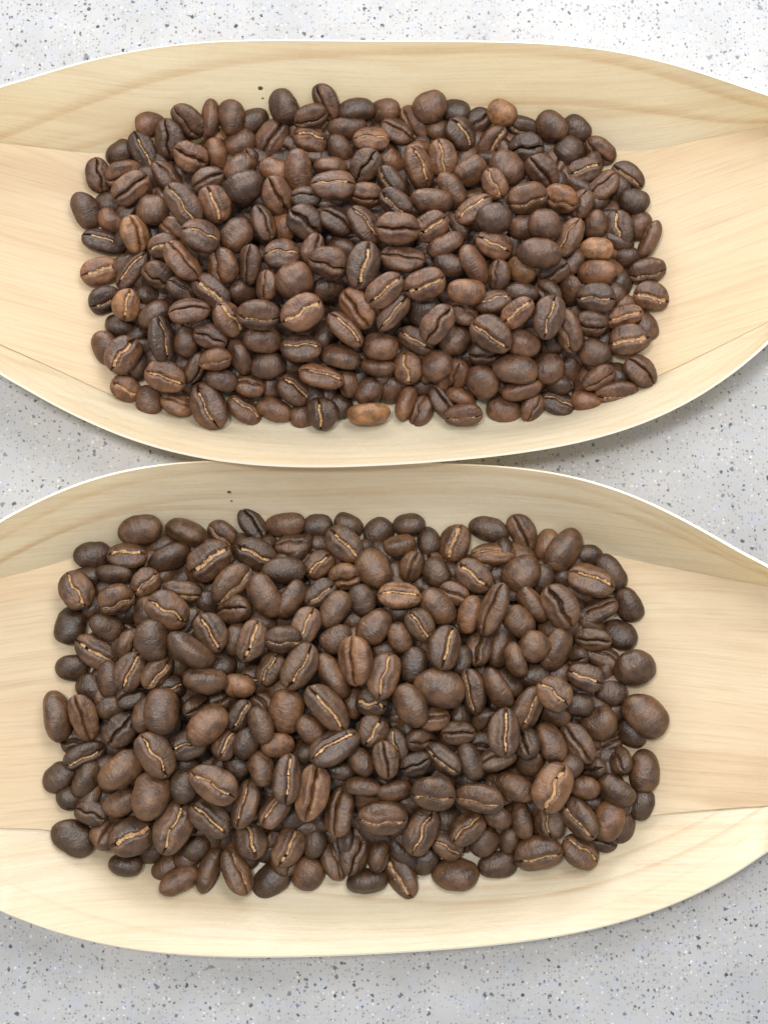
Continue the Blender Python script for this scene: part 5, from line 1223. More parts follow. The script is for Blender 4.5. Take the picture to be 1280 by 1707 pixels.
('u',1,9,0,-2.43,68.05,3.64,0.871,0.489,0.01,-0.05,0.883,0.898,1.047),
('u',1,8,0,-4.96,52.77,3.01,0.704,0.185,-0.053,-0.684,0.817,0.832,0.926),
('u',1,0,0,-2.44,51.41,3.23,0.907,-0.263,-0.064,0.322,0.838,0.838,1.026),
('u',1,4,0,-3.89,41.06,3.41,0.812,0.37,-0.085,-0.445,0.874,0.918,0.89),
('u',2,10,0,-0.84,35.22,3.78,0.907,-0.344,-0.232,-0.074,0.901,0.894,0.996),
('u',1,0,0,-4.91,33.57,3.72,0.795,0.197,0.309,-0.484,0.821,0.914,0.903),
('u',1,5,0,-0.45,89.69,3.56,0.777,0.591,-0.055,-0.211,0.817,0.833,0.937),
('u',1,11,0,-0.36,84.63,4.0,0.537,0.491,-0.08,-0.681,0.889,0.901,0.936),
('u',1,7,0,0.34,74.65,3.12,0.858,-0.219,0.144,-0.442,0.8,0.845,0.958),
('u',1,1,0,0.06,65.65,4.26,0.603,-0.388,-0.662,0.218,0.887,0.922,0.992),
('u',1,8,0,-0.72,60.17,3.23,0.981,-0.004,-0.174,-0.084,0.786,0.925,1.014),
('u',1,2,0,2.19,57.63,3.31,0.282,0.959,0.031,0.025,0.831,0.877,1.047),
('u',2,6,0,1.6,54.45,3.15,0.113,0.844,0.502,0.152,0.89,0.924,0.98),
('u',1,8,0,-0.4,45.07,2.91,0.986,-0.15,0.069,0.024,0.878,0.837,0.887),
('u',1,2,0,1.7,42.79,3.42,0.791,0.477,0.13,0.36,0.847,0.822,0.961),
('u',2,10,0,3.02,37.52,3.53,0.439,0.729,-0.427,-0.304,0.853,0.855,0.926),
('u',1,2,0,-0.1,32.15,3.7,0.554,0.722,0.385,0.156,0.837,0.874,1.039),
('u',1,8,0,4.23,84.63,3.05,0.818,0.206,-0.057,-0.534,0.866,0.913,0.908),
('u',1,11,0,4.38,79.44,2.97,0.235,0.971,-0.006,-0.032,0.835,0.821,0.898),
('u',2,8,0,4.21,74.36,3.96,0.604,0.479,0.095,0.63,0.918,0.935,0.909),
('u',1,0,0,7.86,66.81,3.53,0.886,0.451,-0.078,0.07,0.856,0.858,1.028),
('u',2,8,0,3.92,63.29,3.02,0.843,-0.21,0.072,-0.49,0.865,0.846,0.924),
('u',1,8,0,7.9,59.51,3.52,0.886,0.424,0.177,-0.053,0.87,0.814,0.932),
('u',1,1,0,6.09,54.33,3.56,0.798,0.448,0.111,0.388,0.807,0.874,1.038),
('u',1,10,0,5.56,45.63,3.89,0.499,0.805,-0.149,-0.285,0.82,0.94,0.884),
('u',1,9,0,5.31,40.21,3.08,0.109,-0.897,0.428,-0.022,0.879,0.906,1.006),
('u',1,0,0,7.78,35.16,4.24,0.699,-0.612,-0.363,-0.068,0.919,0.897,1.033),
('u',1,8,0,3.59,31.01,3.42,0.35,-0.739,0.542,-0.196,0.81,0.914,0.894),
('u',1,4,0,8.09,86.83,3.23,0.17,0.909,0.33,0.187,0.793,0.819,1.013),
('u',1,10,0,11.01,77.36,3.74,0.808,0.581,0.006,0.096,0.922,0.902,0.939),
('u',2,5,0,6.44,70.18,3.84,0.703,-0.408,0.483,-0.326,0.815,0.877,0.938),
('u',2,1,0,9.69,61.3,3.58,0.903,-0.367,-0.209,0.083,0.802,0.913,0.972),
('u',1,1,0,9.12,50.19,3.66,0.168,0.917,0.217,0.289,0.883,0.916,1.023),
('u',1,11,0,10.03,45.73,3.63,0.605,-0.542,-0.433,0.391,0.789,0.845,0.948),
('u',2,11,0,11.98,41.17,3.69,0.543,0.69,-0.254,-0.406,0.815,0.843,1.046),
('u',2,6,0,9.28,39.71,3.69,0.416,-0.594,-0.683,0.088,0.897,0.817,1.002),
('u',1,3,0,9.95,33.31,3.96,0.549,0.47,-0.552,-0.415,0.907,0.931,0.998),
('u',2,0,0,16.76,85.07,3.42,0.056,0.912,-0.315,-0.257,0.918,0.873,0.917),
('u',1,0,0,17.62,78.36,3.84,0.797,0.586,-0.088,-0.119,0.821,0.928,1.015),
('u',1,11,0,13.43,75.73,3.53,0.308,-0.771,-0.548,-0.099,0.836,0.929,0.947),
('u',2,5,0,13.11,63.32,4.12,0.478,0.688,-0.137,-0.529,0.864,0.884,1.033),
('u',1,0,0,17.45,57.82,3.71,0.705,0.649,0.202,0.203,0.806,0.873,1.001),
('u',2,7,0,14.22,50.96,3.88,0.537,0.681,-0.37,-0.333,0.892,0.931,0.91),
('u',1,4,0,14.05,47.94,2.96,0.086,-0.993,0.02,0.078,0.787,0.916,0.94),
('u',1,1,0,13.86,35.1,3.73,0.23,-0.74,-0.586,-0.236,0.87,0.866,0.943),
('u',2,7,0,13.38,30.91,4.1,0.423,0.611,-0.133,-0.656,0.84,0.847,0.99),
('u',2,7,0,21.14,87.07,3.32,0.326,-0.929,-0.167,0.048,0.868,0.933,0.924),
('u',2,0,0,16.87,80.65,3.16,0.909,0.203,0.037,-0.363,0.885,0.919,0.954),
('u',2,0,0,22.04,77.59,3.36,0.821,0.008,0.184,-0.541,0.919,0.895,1.036),
('u',1,8,0,16.49,70.19,2.87,0.023,-0.874,0.481,-0.064,0.813,0.818,0.924),
('u',2,4,0,17.79,65.82,4.18,0.631,0.359,-0.228,0.649,0.91,0.87,0.907),
('u',1,8,0,19.2,63.06,3.41,0.208,0.853,0.398,0.265,0.843,0.838,1.028),
('u',1,2,0,17.29,54.41,3.23,0.093,0.842,0.515,0.132,0.893,0.91,1.051),
('u',1,4,0,20.63,45.21,3.72,0.738,-0.669,-0.045,0.078,0.912,0.876,0.901),
('u',1,7,0,16.43,42.13,3.56,0.594,-0.773,0.07,-0.212,0.796,0.814,0.996),
('u',1,2,0,17.8,35.21,3.45,0.349,-0.811,-0.433,0.181,0.893,0.94,0.894),
('u',1,0,0,19.84,29.96,3.34,0.826,0.304,-0.017,-0.474,0.912,0.865,0.968),
('u',1,8,0,24.84,83.26,3.77,0.813,-0.559,-0.07,-0.151,0.871,0.897,0.886),
('u',1,2,0,23.51,79.54,3.35,0.345,-0.923,0.008,-0.17,0.783,0.838,0.937),
('u',1,4,0,24.99,75.92,4.18,0.263,0.701,-0.305,-0.588,0.821,0.941,0.887),
('u',1,3,0,25.42,65.99,3.53,0.43,-0.886,-0.161,-0.062,0.905,0.891,0.908),
('u',1,2,0,24.38,60.89,3.91,0.796,-0.602,0.064,-0.02,0.91,0.944,1.02),
('u',1,8,0,22.53,57.76,3.19,0.233,0.794,0.554,0.092,0.922,0.934,0.94),
('u',2,5,0,24.76,53.05,3.41,0.74,-0.252,-0.08,-0.618,0.826,0.85,1.001),
('u',1,7,0,26.15,47.69,3.8,0.609,0.714,0.309,0.157,0.887,0.9,0.976),
('u',1,7,0,24.67,34.83,3.1,0.959,0.144,0.021,0.244,0.846,0.928,0.999),
('u',1,8,0,23.14,31.0,3.2,0.939,-0.058,-0.189,0.281,0.796,0.873,0.985),
('u',2,11,0,29.93,85.63,2.99,0.861,0.019,0.135,-0.49,0.902,0.943,0.899),
('u',2,3,0,31.23,79.76,3.03,0.954,0.056,0.042,0.291,0.811,0.842,0.999),
('u',1,5,0,27.7,76.61,3.98,0.625,-0.642,0.438,-0.072,0.877,0.895,0.936),
('u',1,3,0,30.54,69.13,3.02,0.065,-0.859,-0.508,0.022,0.864,0.875,0.997),
('u',1,5,0,29.79,63.2,3.28,0.157,0.82,0.526,0.162,0.84,0.925,1.041),
('u',1,2,0,31.16,57.5,3.77,0.828,-0.434,0.347,-0.074,0.852,0.815,0.894),
('u',2,0,0,28.07,55.94,3.84,0.506,0.534,-0.254,-0.628,0.873,0.864,0.957),
('u',1,7,0,30.16,48.43,2.86,0.057,-0.706,0.703,0.063,0.867,0.94,0.897),
('u',1,6,0,27.58,45.13,3.28,0.316,-0.881,0.351,0.028,0.817,0.822,0.976),
('u',1,8,0,26.98,42.62,3.65,0.452,-0.853,0.259,0.038,0.838,0.899,1.018),
('u',2,3,0,30.24,36.49,3.6,0.931,0.203,-0.301,0.04,0.796,0.839,0.988),
('u',1,3,0,35.72,83.37,3.44,0.733,-0.489,0.253,-0.4,0.841,0.817,0.954),
('u',1,2,0,34.91,80.56,3.61,0.688,-0.529,-0.122,0.481,0.79,0.838,0.986),
('u',1,9,0,34.89,71.55,3.91,0.754,-0.551,0.337,-0.119,0.863,0.896,0.889),
('u',1,2,0,34.17,69.4,3.82,0.788,0.567,-0.018,-0.239,0.883,0.92,0.893),
('u',1,11,0,32.67,65.74,3.04,0.148,-0.936,0.317,0.037,0.896,0.818,0.96),
('u',1,9,0,31.63,60.9,3.49,0.239,-0.708,0.608,-0.27,0.837,0.946,0.997),
('u',1,0,0,31.42,54.56,3.43,0.358,-0.803,-0.471,0.071,0.88,0.868,1.002),
('u',1,5,0,34.92,50.51,3.0,0.779,0.104,-0.102,-0.61,0.902,0.836,0.967),
('u',1,9,0,33.22,45.49,3.76,0.529,-0.826,-0.174,-0.086,0.867,0.891,0.961),
('u',1,4,0,31.08,41.89,3.11,0.876,0.254,0.069,0.404,0.806,0.921,0.89),
('u',1,5,0,32.5,32.16,3.8,0.488,0.553,0.588,0.333,0.797,0.91,0.972),
('u',2,6,0,40.7,82.39,3.09,0.88,0.024,0.013,0.474,0.789,0.928,1.033),
('u',2,7,0,37.23,73.5,3.04,0.901,-0.177,0.081,-0.387,0.83,0.889,0.945),
('u',1,6,0,39.78,66.59,3.45,0.328,-0.928,0.011,-0.177,0.784,0.881,0.989),
('u',1,0,0,36.15,62.24,3.39,0.88,0.336,0.018,0.335,0.912,0.936,0.923),
('u',1,10,0,40.25,61.23,3.53,0.462,-0.873,-0.157,-0.023,0.793,0.89,0.923),
('u',1,11,0,36.96,53.57,3.82,0.731,-0.658,-0.115,-0.137,0.851,0.866,1.001),
('u',1,9,0,39.49,47.26,3.52,0.443,-0.893,0.079,-0.021,0.854,0.916,0.901),
('u',2,4,0,39.14,42.2,3.7,0.477,0.793,0.379,0.032,0.838,0.914,0.971),
('u',1,8,0,39.47,35.5,3.1,0.216,0.83,0.474,0.198,0.845,0.809,0.929),
('u',2,5,0,35.36,31.65,3.37,0.667,-0.277,-0.275,0.635,0.816,0.884,0.941),
('u',1,11,0,40.87,76.28,3.92,0.497,-0.62,-0.606,0.037,0.863,0.866,1.047),
('u',1,3,0,39.55,71.04,3.59,0.824,0.399,-0.074,0.396,0.853,0.838,0.989),
('u',1,8,0,45.06,64.84,2.99,0.98,0.145,-0.075,-0.117,0.849,0.883,0.934),
('u',2,2,0,43.78,61.43,3.03,0.088,0.828,0.548,0.082,0.835,0.822,0.989),
('u',2,5,0,44.04,46.21,3.5,0.445,-0.658,0.571,-0.208,0.846,0.819,1.03),
('u',1,6,0,43.85,36.16,3.4,0.848,0.461,-0.077,-0.251,0.914,0.836,0.923),
('u',1,3,0,39.51,30.01,3.87,0.762,-0.552,0.068,-0.331,0.927,0.922,1.025),
('u',1,2,0,48.75,81.34,3.93,0.573,0.524,0.264,0.573,0.803,0.9,1.046),
('u',1,8,0,46.1,76.18,3.8,0.772,0.556,-0.124,-0.282,0.899,0.919,0.965),
('u',2,10,0,46.78,69.84,3.91,0.697,0.572,-0.318,-0.294,0.914,0.919,1.034),
('u',1,9,0,48.99,66.25,3.55,0.74,0.437,-0.218,-0.463,0.877,0.813,1.045),
('u',1,2,0,47.07,57.09,3.77,0.445,0.583,-0.569,-0.371,0.843,0.893,1.032),
('u',2,9,0,46.08,51.15,3.77,0.824,0.499,-0.076,0.258,0.88,0.899,0.883),
('u',2,3,0,46.22,48.61,3.89,0.239,0.921,-0.024,0.307,0.892,0.848,1.042),
('u',2,4,0,47.25,41.03,3.77,0.518,-0.452,0.198,-0.699,0.844,0.869,0.938),
('u',1,1,0,48.02,34.99,4.12,0.628,0.556,-0.487,-0.243,0.922,0.927,0.947),
('u',2,9,0,47.29,30.31,3.3,0.142,-0.847,-0.489,-0.155,0.913,0.812,0.884),
('u',1,1,0,49.22,72.16,4.03,0.683,-0.723,-0.017,0.106,0.825,0.922,0.982),
('u',1,0,0,54.16,68.02,3.66,0.958,0.252,0.056,-0.128,0.919,0.852,0.958),
('u',1,9,0,54.54,63.36,4.28,0.865,-0.461,0.196,-0.021,0.809,0.93,0.976),
('u',2,2,0,51.47,61.21,3.46,0.931,-0.364,0.004,-0.026,0.828,0.831,0.944),
('u',2,0,0,52.53,57.08,4.14,0.573,0.778,-0.164,-0.198,0.888,0.915,0.906),
('u',1,3,0,52.06,52.86,3.36,0.926,-0.213,-0.0,-0.312,0.89,0.921,0.918),
('u',1,0,0,50.31,44.6,4.36,0.425,0.595,0.274,0.625,0.897,0.935,0.984),
('u',1,11,0,48.16,44.18,3.6,0.216,0.858,-0.35,-0.306,0.816,0.911,0.939),
('u',2,11,0,52.56,49.43,3.98,0.104,-0.874,-0.397,-0.259,0.911,0.859,0.97),
('u',1,11,0,55.73,44.41,3.51,0.002,-0.998,-0.022,0.058,0.809,0.926,0.928),
('u',2,9,0,-51.59,72.6,4.33,0.531,0.546,0.033,-0.647,0.829,0.866,0.926),
('u',1,7,0,-53.37,64.81,3.9,0.173,0.772,-0.545,-0.276,0.871,0.938,1.031),
('u',1,2,0,-53.94,57.09,4.3,0.61,-0.436,-0.479,0.457,0.883,0.905,0.904),
('u',2,0,0,-49.65,52.04,3.57,0.453,-0.867,-0.134,0.159,0.805,0.825,0.958),
('u',1,10,0,-54.18,44.03,4.09,0.827,0.475,-0.024,-0.3,0.861,0.891,0.952),
('u',1,2,0,-46.81,73.28,3.47,0.014,-0.858,-0.462,-0.225,0.838,0.899,1.048),
('u',1,8,0,-49.04,68.23,3.49,0.957,0.269,0.109,-0.017,0.809,0.904,1.023),
('u',1,0,0,-49.19,58.81,3.76,0.77,-0.626,0.09,-0.09,0.802,0.853,0.905),
('u',1,6,0,-45.9,55.07,3.83,0.486,-0.641,-0.527,0.273,0.787,0.941,0.916),
('u',1,11,0,-47.5,49.77,3.44,0.391,-0.914,0.1,0.039,0.873,0.871,0.931),
('u',1,11,0,-48.58,45.62,3.92,0.583,-0.811,0.0,0.053,0.885,0.92,0.992),
('u',1,9,0,-49.28,40.65,3.4,0.972,0.186,0.077,-0.121,0.84,0.925,0.993),
('u',2,6,0,-44.05,79.05,3.45,0.922,0.353,-0.084,0.136,0.792,0.94,0.941),
('u',1,1,0,-42.51,75.61,3.84,0.583,-0.535,0.587,-0.171,0.793,0.869,0.904),
('u',1,1,0,-42.06,69.66,3.44,0.95,0.11,-0.003,-0.292,0.853,0.902,0.89),
('u',1,11,0,-43.29,66.76,3.78,0.603,0.464,-0.106,-0.64,0.797,0.934,0.952),
('u',1,7,0,-45.59,62.13,3.82,0.235,-0.906,0.242,0.256,0.892,0.819,1.039),
('u',1,11,0,-43.98,54.36,3.86,0.861,-0.348,-0.361,0.079,0.843,0.874,0.915),
('u',1,8,0,-42.14,47.52,3.58,0.171,0.892,0.384,0.167,0.806,0.946,0.885),
('u',2,5,0,-41.98,42.59,3.77,0.852,-0.4,0.138,0.308,0.846,0.907,1.043),
('u',2,7,0,-42.71,38.05,4.01,0.731,0.604,-0.001,-0.317,0.883,0.934,1.041),
('u',1,3,0,-35.89,82.0,3.4,0.449,-0.885,0.121,0.01,0.795,0.835,0.98),
('u',1,8,0,-36.81,70.82,3.73,0.5,-0.649,0.544,-0.179,0.908,0.884,0.899),
('u',2,7,0,-37.29,64.91,3.6,0.189,-0.857,0.473,0.073,0.884,0.867,0.996),
('u',1,4,0,-36.43,57.76,3.6,0.55,-0.799,0.222,-0.101,0.902,0.842,0.92),
('u',1,5,0,-38.29,53.17,3.6,0.504,0.836,-0.144,-0.161,0.902,0.841,0.995),
('u',1,3,0,-35.58,48.26,3.69,0.846,-0.281,0.338,-0.303,0.836,0.883,1.045),
('u',1,6,0,-37.88,45.27,4.13,0.073,0.717,-0.331,-0.609,0.787,0.884,0.903),
('u',1,4,0,-28.76,74.53,3.73,0.782,-0.571,-0.192,0.158,0.822,0.89,0.938),
('u',2,2,0,-31.99,71.22,3.55,0.117,0.779,-0.616,-0.013,0.811,0.819,1.018),
('u',2,10,0,-29.33,66.13,3.6,0.089,0.956,0.253,-0.12,0.828,0.879,1.049),
('u',1,2,0,-32.92,60.32,3.6,0.771,0.04,0.187,-0.607,0.897,0.938,0.891),
('u',2,1,0,-29.25,56.07,3.6,0.001,-0.97,-0.018,-0.244,0.785,0.928,0.925),
('u',1,4,0,-33.94,49.76,3.6,0.615,-0.372,0.372,-0.587,0.845,0.844,0.943),
('u',1,2,0,-30.65,43.85,3.3,0.823,0.334,-0.2,-0.413,0.871,0.821,0.885),
('u',2,8,0,-31.11,39.69,3.73,0.58,-0.736,-0.224,0.267,0.912,0.877,0.935),
('u',1,8,0,-25.81,82.5,3.54,0.698,0.673,0.176,0.169,0.823,0.821,1.033),
('u',1,4,0,-26.66,78.56,3.73,0.905,-0.034,-0.325,0.273,0.865,0.939,1.005),
('u',1,4,0,-26.46,70.17,3.77,0.506,-0.791,0.083,-0.334,0.824,0.842,0.909),
('u',1,4,0,-26.2,62.69,3.65,0.738,-0.175,-0.405,0.51,0.806,0.887,0.996),
('u',1,4,0,-28.8,59.83,3.69,0.569,-0.773,0.22,-0.174,0.817,0.882,0.981),
('u',2,0,0,-25.29,55.47,3.6,0.888,-0.323,-0.054,0.324,0.853,0.908,0.909),
('u',1,11,0,-26.02,50.77,3.68,0.763,-0.503,0.316,-0.256,0.907,0.858,0.901),
('u',1,7,0,-27.51,46.33,3.87,0.607,-0.616,-0.423,0.271,0.871,0.912,1.047),
('u',1,10,0,-23.48,82.39,3.22,0.698,0.173,-0.221,-0.658,0.82,0.889,0.967),
('u',2,2,0,-22.63,77.93,3.31,0.345,0.939,-0.007,0.004,0.848,0.903,0.937),
('u',2,1,0,-23.21,62.08,3.67,0.86,-0.477,0.172,0.063,0.884,0.838,1.031),
('u',1,9,0,-19.73,61.12,3.6,0.521,0.829,-0.004,0.204,0.821,0.814,0.981),
('u',1,6,0,-18.97,58.02,3.6,0.294,0.666,-0.582,-0.362,0.824,0.929,0.885),
('u',1,5,0,-22.4,47.31,3.6,0.922,0.016,0.089,-0.376,0.819,0.815,1.035),
('u',1,4,0,-22.52,42.18,3.87,0.692,-0.721,-0.001,0.037,0.806,0.919,0.904),
('u',1,5,0,-13.17,82.57,3.48,0.395,0.753,-0.41,-0.33,0.821,0.824,0.998),
('u',1,8,0,-16.27,73.8,3.3,0.099,0.923,-0.362,-0.084,0.915,0.81,0.937),
('u',1,11,0,-14.48,70.74,3.6,0.977,-0.007,-0.01,-0.213,0.823,0.889,0.93),
('u',1,9,0,-18.14,65.55,3.87,0.589,-0.745,-0.237,0.203,0.887,0.931,1.019),
('u',1,3,0,-16.02,53.28,3.6,0.138,-0.928,-0.304,0.164,0.815,0.885,0.912),
('u',1,7,0,-17.74,48.7,3.6,0.433,0.893,-0.025,-0.118,0.786,0.925,0.94),
('u',1,10,0,-14.61,42.88,3.76,0.519,-0.843,-0.018,-0.139,0.862,0.918,0.888),
('u',1,0,0,-14.47,39.78,3.6,0.681,-0.728,-0.039,0.069,0.889,0.839,0.957),
('u',2,7,0,-10.71,80.03,4.02,0.341,0.733,0.272,0.522,0.798,0.923,0.883),
('u',1,0,0,-7.14,72.46,3.61,0.449,-0.608,0.642,-0.129,0.818,0.868,0.894),
('u',1,1,0,-11.37,72.57,3.84,0.627,-0.493,-0.272,0.538,0.792,0.939,0.965),
('u',2,1,0,-8.21,65.16,3.6,0.966,-0.014,0.228,-0.12,0.802,0.837,0.93),
('u',1,5,0,-13.17,52.87,3.6,0.909,-0.205,-0.209,0.295,0.926,0.84,0.929),
('u',1,4,0,-11.26,50.84,3.6,0.345,-0.736,-0.574,0.101,0.819,0.92,0.935),
('u',1,8,0,-10.47,46.2,3.42,0.421,0.841,0.332,0.077,0.883,0.839,0.959),
('u',1,5,0,-10.5,36.2,3.3,0.054,-0.859,0.506,-0.056,0.85,0.833,0.907),
('u',2,4,0,-7.46,80.83,3.7,0.595,0.667,-0.145,-0.423,0.816,0.819,0.969),
('u',2,5,0,-4.63,73.66,3.77,0.441,0.758,0.218,0.428,0.799,0.847,0.903),
('u',2,0,0,-3.61,65.96,3.6,0.238,-0.758,0.591,-0.139,0.845,0.887,0.926),
('u',1,2,0,-3.83,62.67,3.97,0.613,0.665,0.218,0.368,0.925,0.932,1.049),
('u',2,9,0,-3.1,47.71,3.6,0.955,-0.09,0.16,-0.231,0.802,0.864,1.023),
('u',1,4,0,-7.25,45.45,3.9,0.613,0.587,-0.1,-0.52,0.877,0.852,0.992),
('u',1,7,0,-5.41,38.35,3.3,0.935,-0.056,0.031,-0.348,0.82,0.824,1.015),
('u',1,5,0,-0.52,78.06,3.69,0.507,-0.597,-0.592,0.191,0.79,0.874,0.923),
('u',2,1,0,1.49,71.11,3.59,0.605,0.571,-0.271,-0.484,0.876,0.818,1.032),
('u',1,8,0,1.36,61.76,3.6,0.821,-0.051,0.294,-0.487,0.85,0.85,0.931),
('u',1,9,0,-2.61,57.88,3.7,0.006,-0.779,-0.517,-0.355,0.833,0.851,1.04),
('u',1,8,0,-1.5,54.28,3.6,0.461,0.856,-0.235,-0.019,0.84,0.819,1.03),
('u',1,11,0,0.06,48.4,3.85,0.68,-0.488,0.499,-0.225,0.827,0.853,0.914),
('u',1,4,0,-0.95,42.35,3.3,0.871,-0.095,-0.143,0.46,0.81,0.94,0.891),
('u',1,6,0,6.84,79.56,3.39,0.299,-0.686,0.659,-0.081,0.874,0.886,0.988),
('u',1,4,0,6.04,63.36,3.6,0.698,0.45,0.167,0.532,0.817,0.851,0.999),
('u',2,9,0,4.75,51.39,3.6,0.95,0.296,-0.069,-0.067,0.872,0.937,0.95),
('u',1,10,0,4.57,48.34,3.63,0.502,-0.806,-0.246,0.194,0.903,0.881,0.998),
('u',1,10,0,6.19,42.53,3.3,0.995,-0.086,0.05,0.002,0.904,0.937,0.942),
('u',1,11,0,5.44,35.8,3.51,0.836,0.354,0.233,0.349,0.905,0.884,1.003),
('u',1,5,0,13.3,84.3,3.88,0.442,-0.577,0.687,-0.032,0.874,0.854,1.03),
('u',1,0,0,8.24,75.66,3.85,0.531,-0.604,-0.587,0.094,0.836,0.874,0.973),
('u',2,8,0,11.33,68.97,3.9,0.762,0.581,-0.066,-0.28,0.881,0.939,0.944),
('u',1,4,0,14.24,67.65,3.6,0.21,0.759,0.578,0.212,0.818,0.895,0.898),
('u',2,4,0,13.85,59.55,3.8,0.741,-0.561,0.118,-0.349,0.8,0.921,0.887),
('u',1,0,0,10.42,56.91,4.12,0.671,-0.531,-0.487,0.172,0.904,0.917,1.031),
('u',2,0,0,11.93,51.42,3.9,0.49,0.753,0.166,0.406,0.899,0.85,0.903),
('u',1,4,0,12.14,37.81,3.3,0.956,-0.274,0.019,-0.101,0.905,0.929,0.951),
('u',2,0,0,13.14,81.03,3.99,0.327,0.8,-0.252,-0.436,0.838,0.939,0.943),
('u',1,8,0,17.5,75.44,3.3,0.859,0.19,0.037,-0.474,0.894,0.867,0.931),
('u',2,6,0,14.62,72.76,3.59,0.974,-0.154,0.073,0.151,0.844,0.847,1.019),
('u',1,6,0,15.68,63.38,3.6,0.05,-0.784,0.609,0.114,0.914,0.923,0.894),
('u',1,6,0,18.85,60.11,3.6,0.289,-0.694,-0.659,-0.001,0.901,0.845,0.992),
('u',1,1,0,14.97,54.06,3.98,0.544,-0.557,0.625,-0.052,0.791,0.942,0.925),
('u',2,7,0,20.28,82.86,3.46,0.142,0.696,-0.629,-0.316,0.846,0.937,0.958),
('u',2,9,0,21.3,74.17,3.63,0.823,-0.527,-0.007,0.21,0.891,0.865,1.002),
('u',1,0,0,19.16,69.58,3.6,0.156,0.803,0.5,0.285,0.805,0.928,0.991),
('u',2,0,0,21.13,66.61,3.79,0.616,-0.781,0.067,-0.083,0.888,0.906,0.941),
('u',1,9,0,22.91,62.82,3.64,0.872,0.471,-0.009,-0.137,0.823,0.943,0.886),
('u',1,2,0,20.44,54.8,3.96,0.713,0.668,-0.03,-0.21,0.844,0.935,0.96),
('u',1,5,0,22.26,50.39,4.02,0.058,0.872,-0.3,-0.382,0.914,0.944,1.026),
('u',1,9,0,20.66,42.39,3.3,0.849,-0.207,-0.142,0.466,0.907,0.869,0.993),
('u',2,11,0,22.15,39.0,3.49,0.789,0.564,-0.173,-0.172,0.914,0.818,0.912),
('u',1,0,0,28.05,80.87,3.44,0.113,0.945,0.161,0.26,0.821,0.809,1.005),
('u',2,0,0,27.3,73.19,3.38,0.882,0.352,0.013,-0.312,0.914,0.831,1.0),
('u',1,6,0,27.67,69.67,3.36,0.758,0.127,0.059,-0.638,0.884,0.847,1.043),
('u',1,0,0,27.39,63.93,3.6,0.351,0.883,-0.261,-0.169,0.786,0.837,0.927),
('u',2,8,0,28.21,59.7,3.93,0.619,-0.726,0.15,-0.259,0.816,0.933,0.959),
('u',1,4,0,25.76,56.37,3.6,0.938,-0.054,-0.261,0.222,0.899,0.841,1.006),
('u',1,7,0,26.9,50.6,3.6,0.833,-0.357,0.196,-0.375,0.879,0.938,0.94),
('u',1,9,0,23.45,46.75,4.34,0.418,0.742,-0.066,-0.521,0.92,0.826,0.894),
('u',1,0,0,26.39,37.34,3.3,0.062,0.809,0.567,0.143,0.791,0.87,1.014),
('u',2,9,0,31.91,76.17,3.43,0.826,0.405,0.054,0.389,0.846,0.829,1.025),
('u',2,3,0,34.16,56.43,3.6,0.76,0.17,-0.048,-0.625,0.797,0.85,1.047),
('u',2,1,0,30.98,52.21,3.6,0.155,-0.964,0.174,-0.128,0.896,0.896,0.921),
('u',1,2,0,32.58,47.84,3.6,0.265,-0.893,-0.359,0.056,0.789,0.812,0.987),
('u',1,5,0,35.64,43.79,3.43,0.169,0.967,-0.174,-0.073,0.843,0.883,1.036),
('u',1,0,0,34.95,35.3,3.3,0.908,-0.144,-0.221,0.326,0.873,0.903,0.95),
('u',1,3,0,36.11,76.3,3.73,0.525,0.644,0.291,0.474,0.798,0.855,1.032),
('u',2,11,0,40.42,69.21,3.47,0.204,-0.959,-0.026,0.195,0.926,0.818,1.021),
('u',1,3,0,40.93,64.39,3.63,0.847,-0.482,-0.155,0.158,0.823,0.905,0.926),
('u',2,0,0,34.97,60.45,3.93,0.825,0.348,0.252,-0.366,0.844,0.875,0.999),
('u',2,7,0,37.33,57.84,3.67,0.805,0.538,0.055,0.245,0.908,0.89,0.906),
('u',1,6,0,37.4,49.41,3.83,0.365,0.714,0.43,0.415,0.857,0.928,0.896),
('u',2,0,0,34.73,40.71,3.51,0.319,0.937,0.024,0.141,0.839,0.917,1.04),
('u',2,8,0,41.3,78.85,3.3,0.887,-0.152,-0.209,0.382,0.787,0.93,0.952),
('u',1,1,0,44.87,73.88,3.3,0.918,-0.296,0.139,-0.223,0.807,0.837,0.996),
('u',1,3,0,44.5,67.75,3.99,0.546,0.673,-0.256,-0.429,0.91,0.923,0.962),
('u',1,5,0,44.2,56.89,3.72,0.53,0.825,-0.067,-0.185,0.891,0.88,1.007),
('u',1,7,0,44.5,53.72,3.55,0.575,-0.798,0.06,-0.168,0.902,0.815,0.996),
('u',1,4,0,40.26,51.27,3.9,0.591,-0.539,0.577,-0.163,0.905,0.813,0.923),
('u',1,1,0,50.21,63.33,4.05,0.78,-0.555,0.02,0.288,0.829,0.936,0.891),
('u',1,8,0,47.13,61.32,3.44,0.332,0.875,0.329,0.129,0.884,0.859,0.893),
('l',1,10,0,-50.53,-8.02,4.14,0.727,0.645,0.202,0.121,0.761,0.798,0.849),
('l',2,1,1,-36.64,-5.41,3.4,0.895,0.286,-0.036,-0.342,0.799,0.771,0.82),
('l',1,4,0,-46.41,-15.03,3.34,0.267,0.944,0.059,0.185,0.742,0.807,0.829),
('l',1,10,0,-55.1,-12.17,3.42,0.072,0.995,0.01,-0.063,0.742,0.807,0.829),
('l',1,9,0,-60.71,-15.35,8.06,0.523,-0.851,0.032,-0.031,0.875,0.735,0.82),
('l',2,3,0,-65.14,-22.17,5.27,0.006,-0.972,-0.012,0.235,0.742,0.807,0.829),
('l',1,11,0,-67.19,-16.14,5.73,0.384,-0.923,-0.01,-0.031,0.742,0.807,0.829),
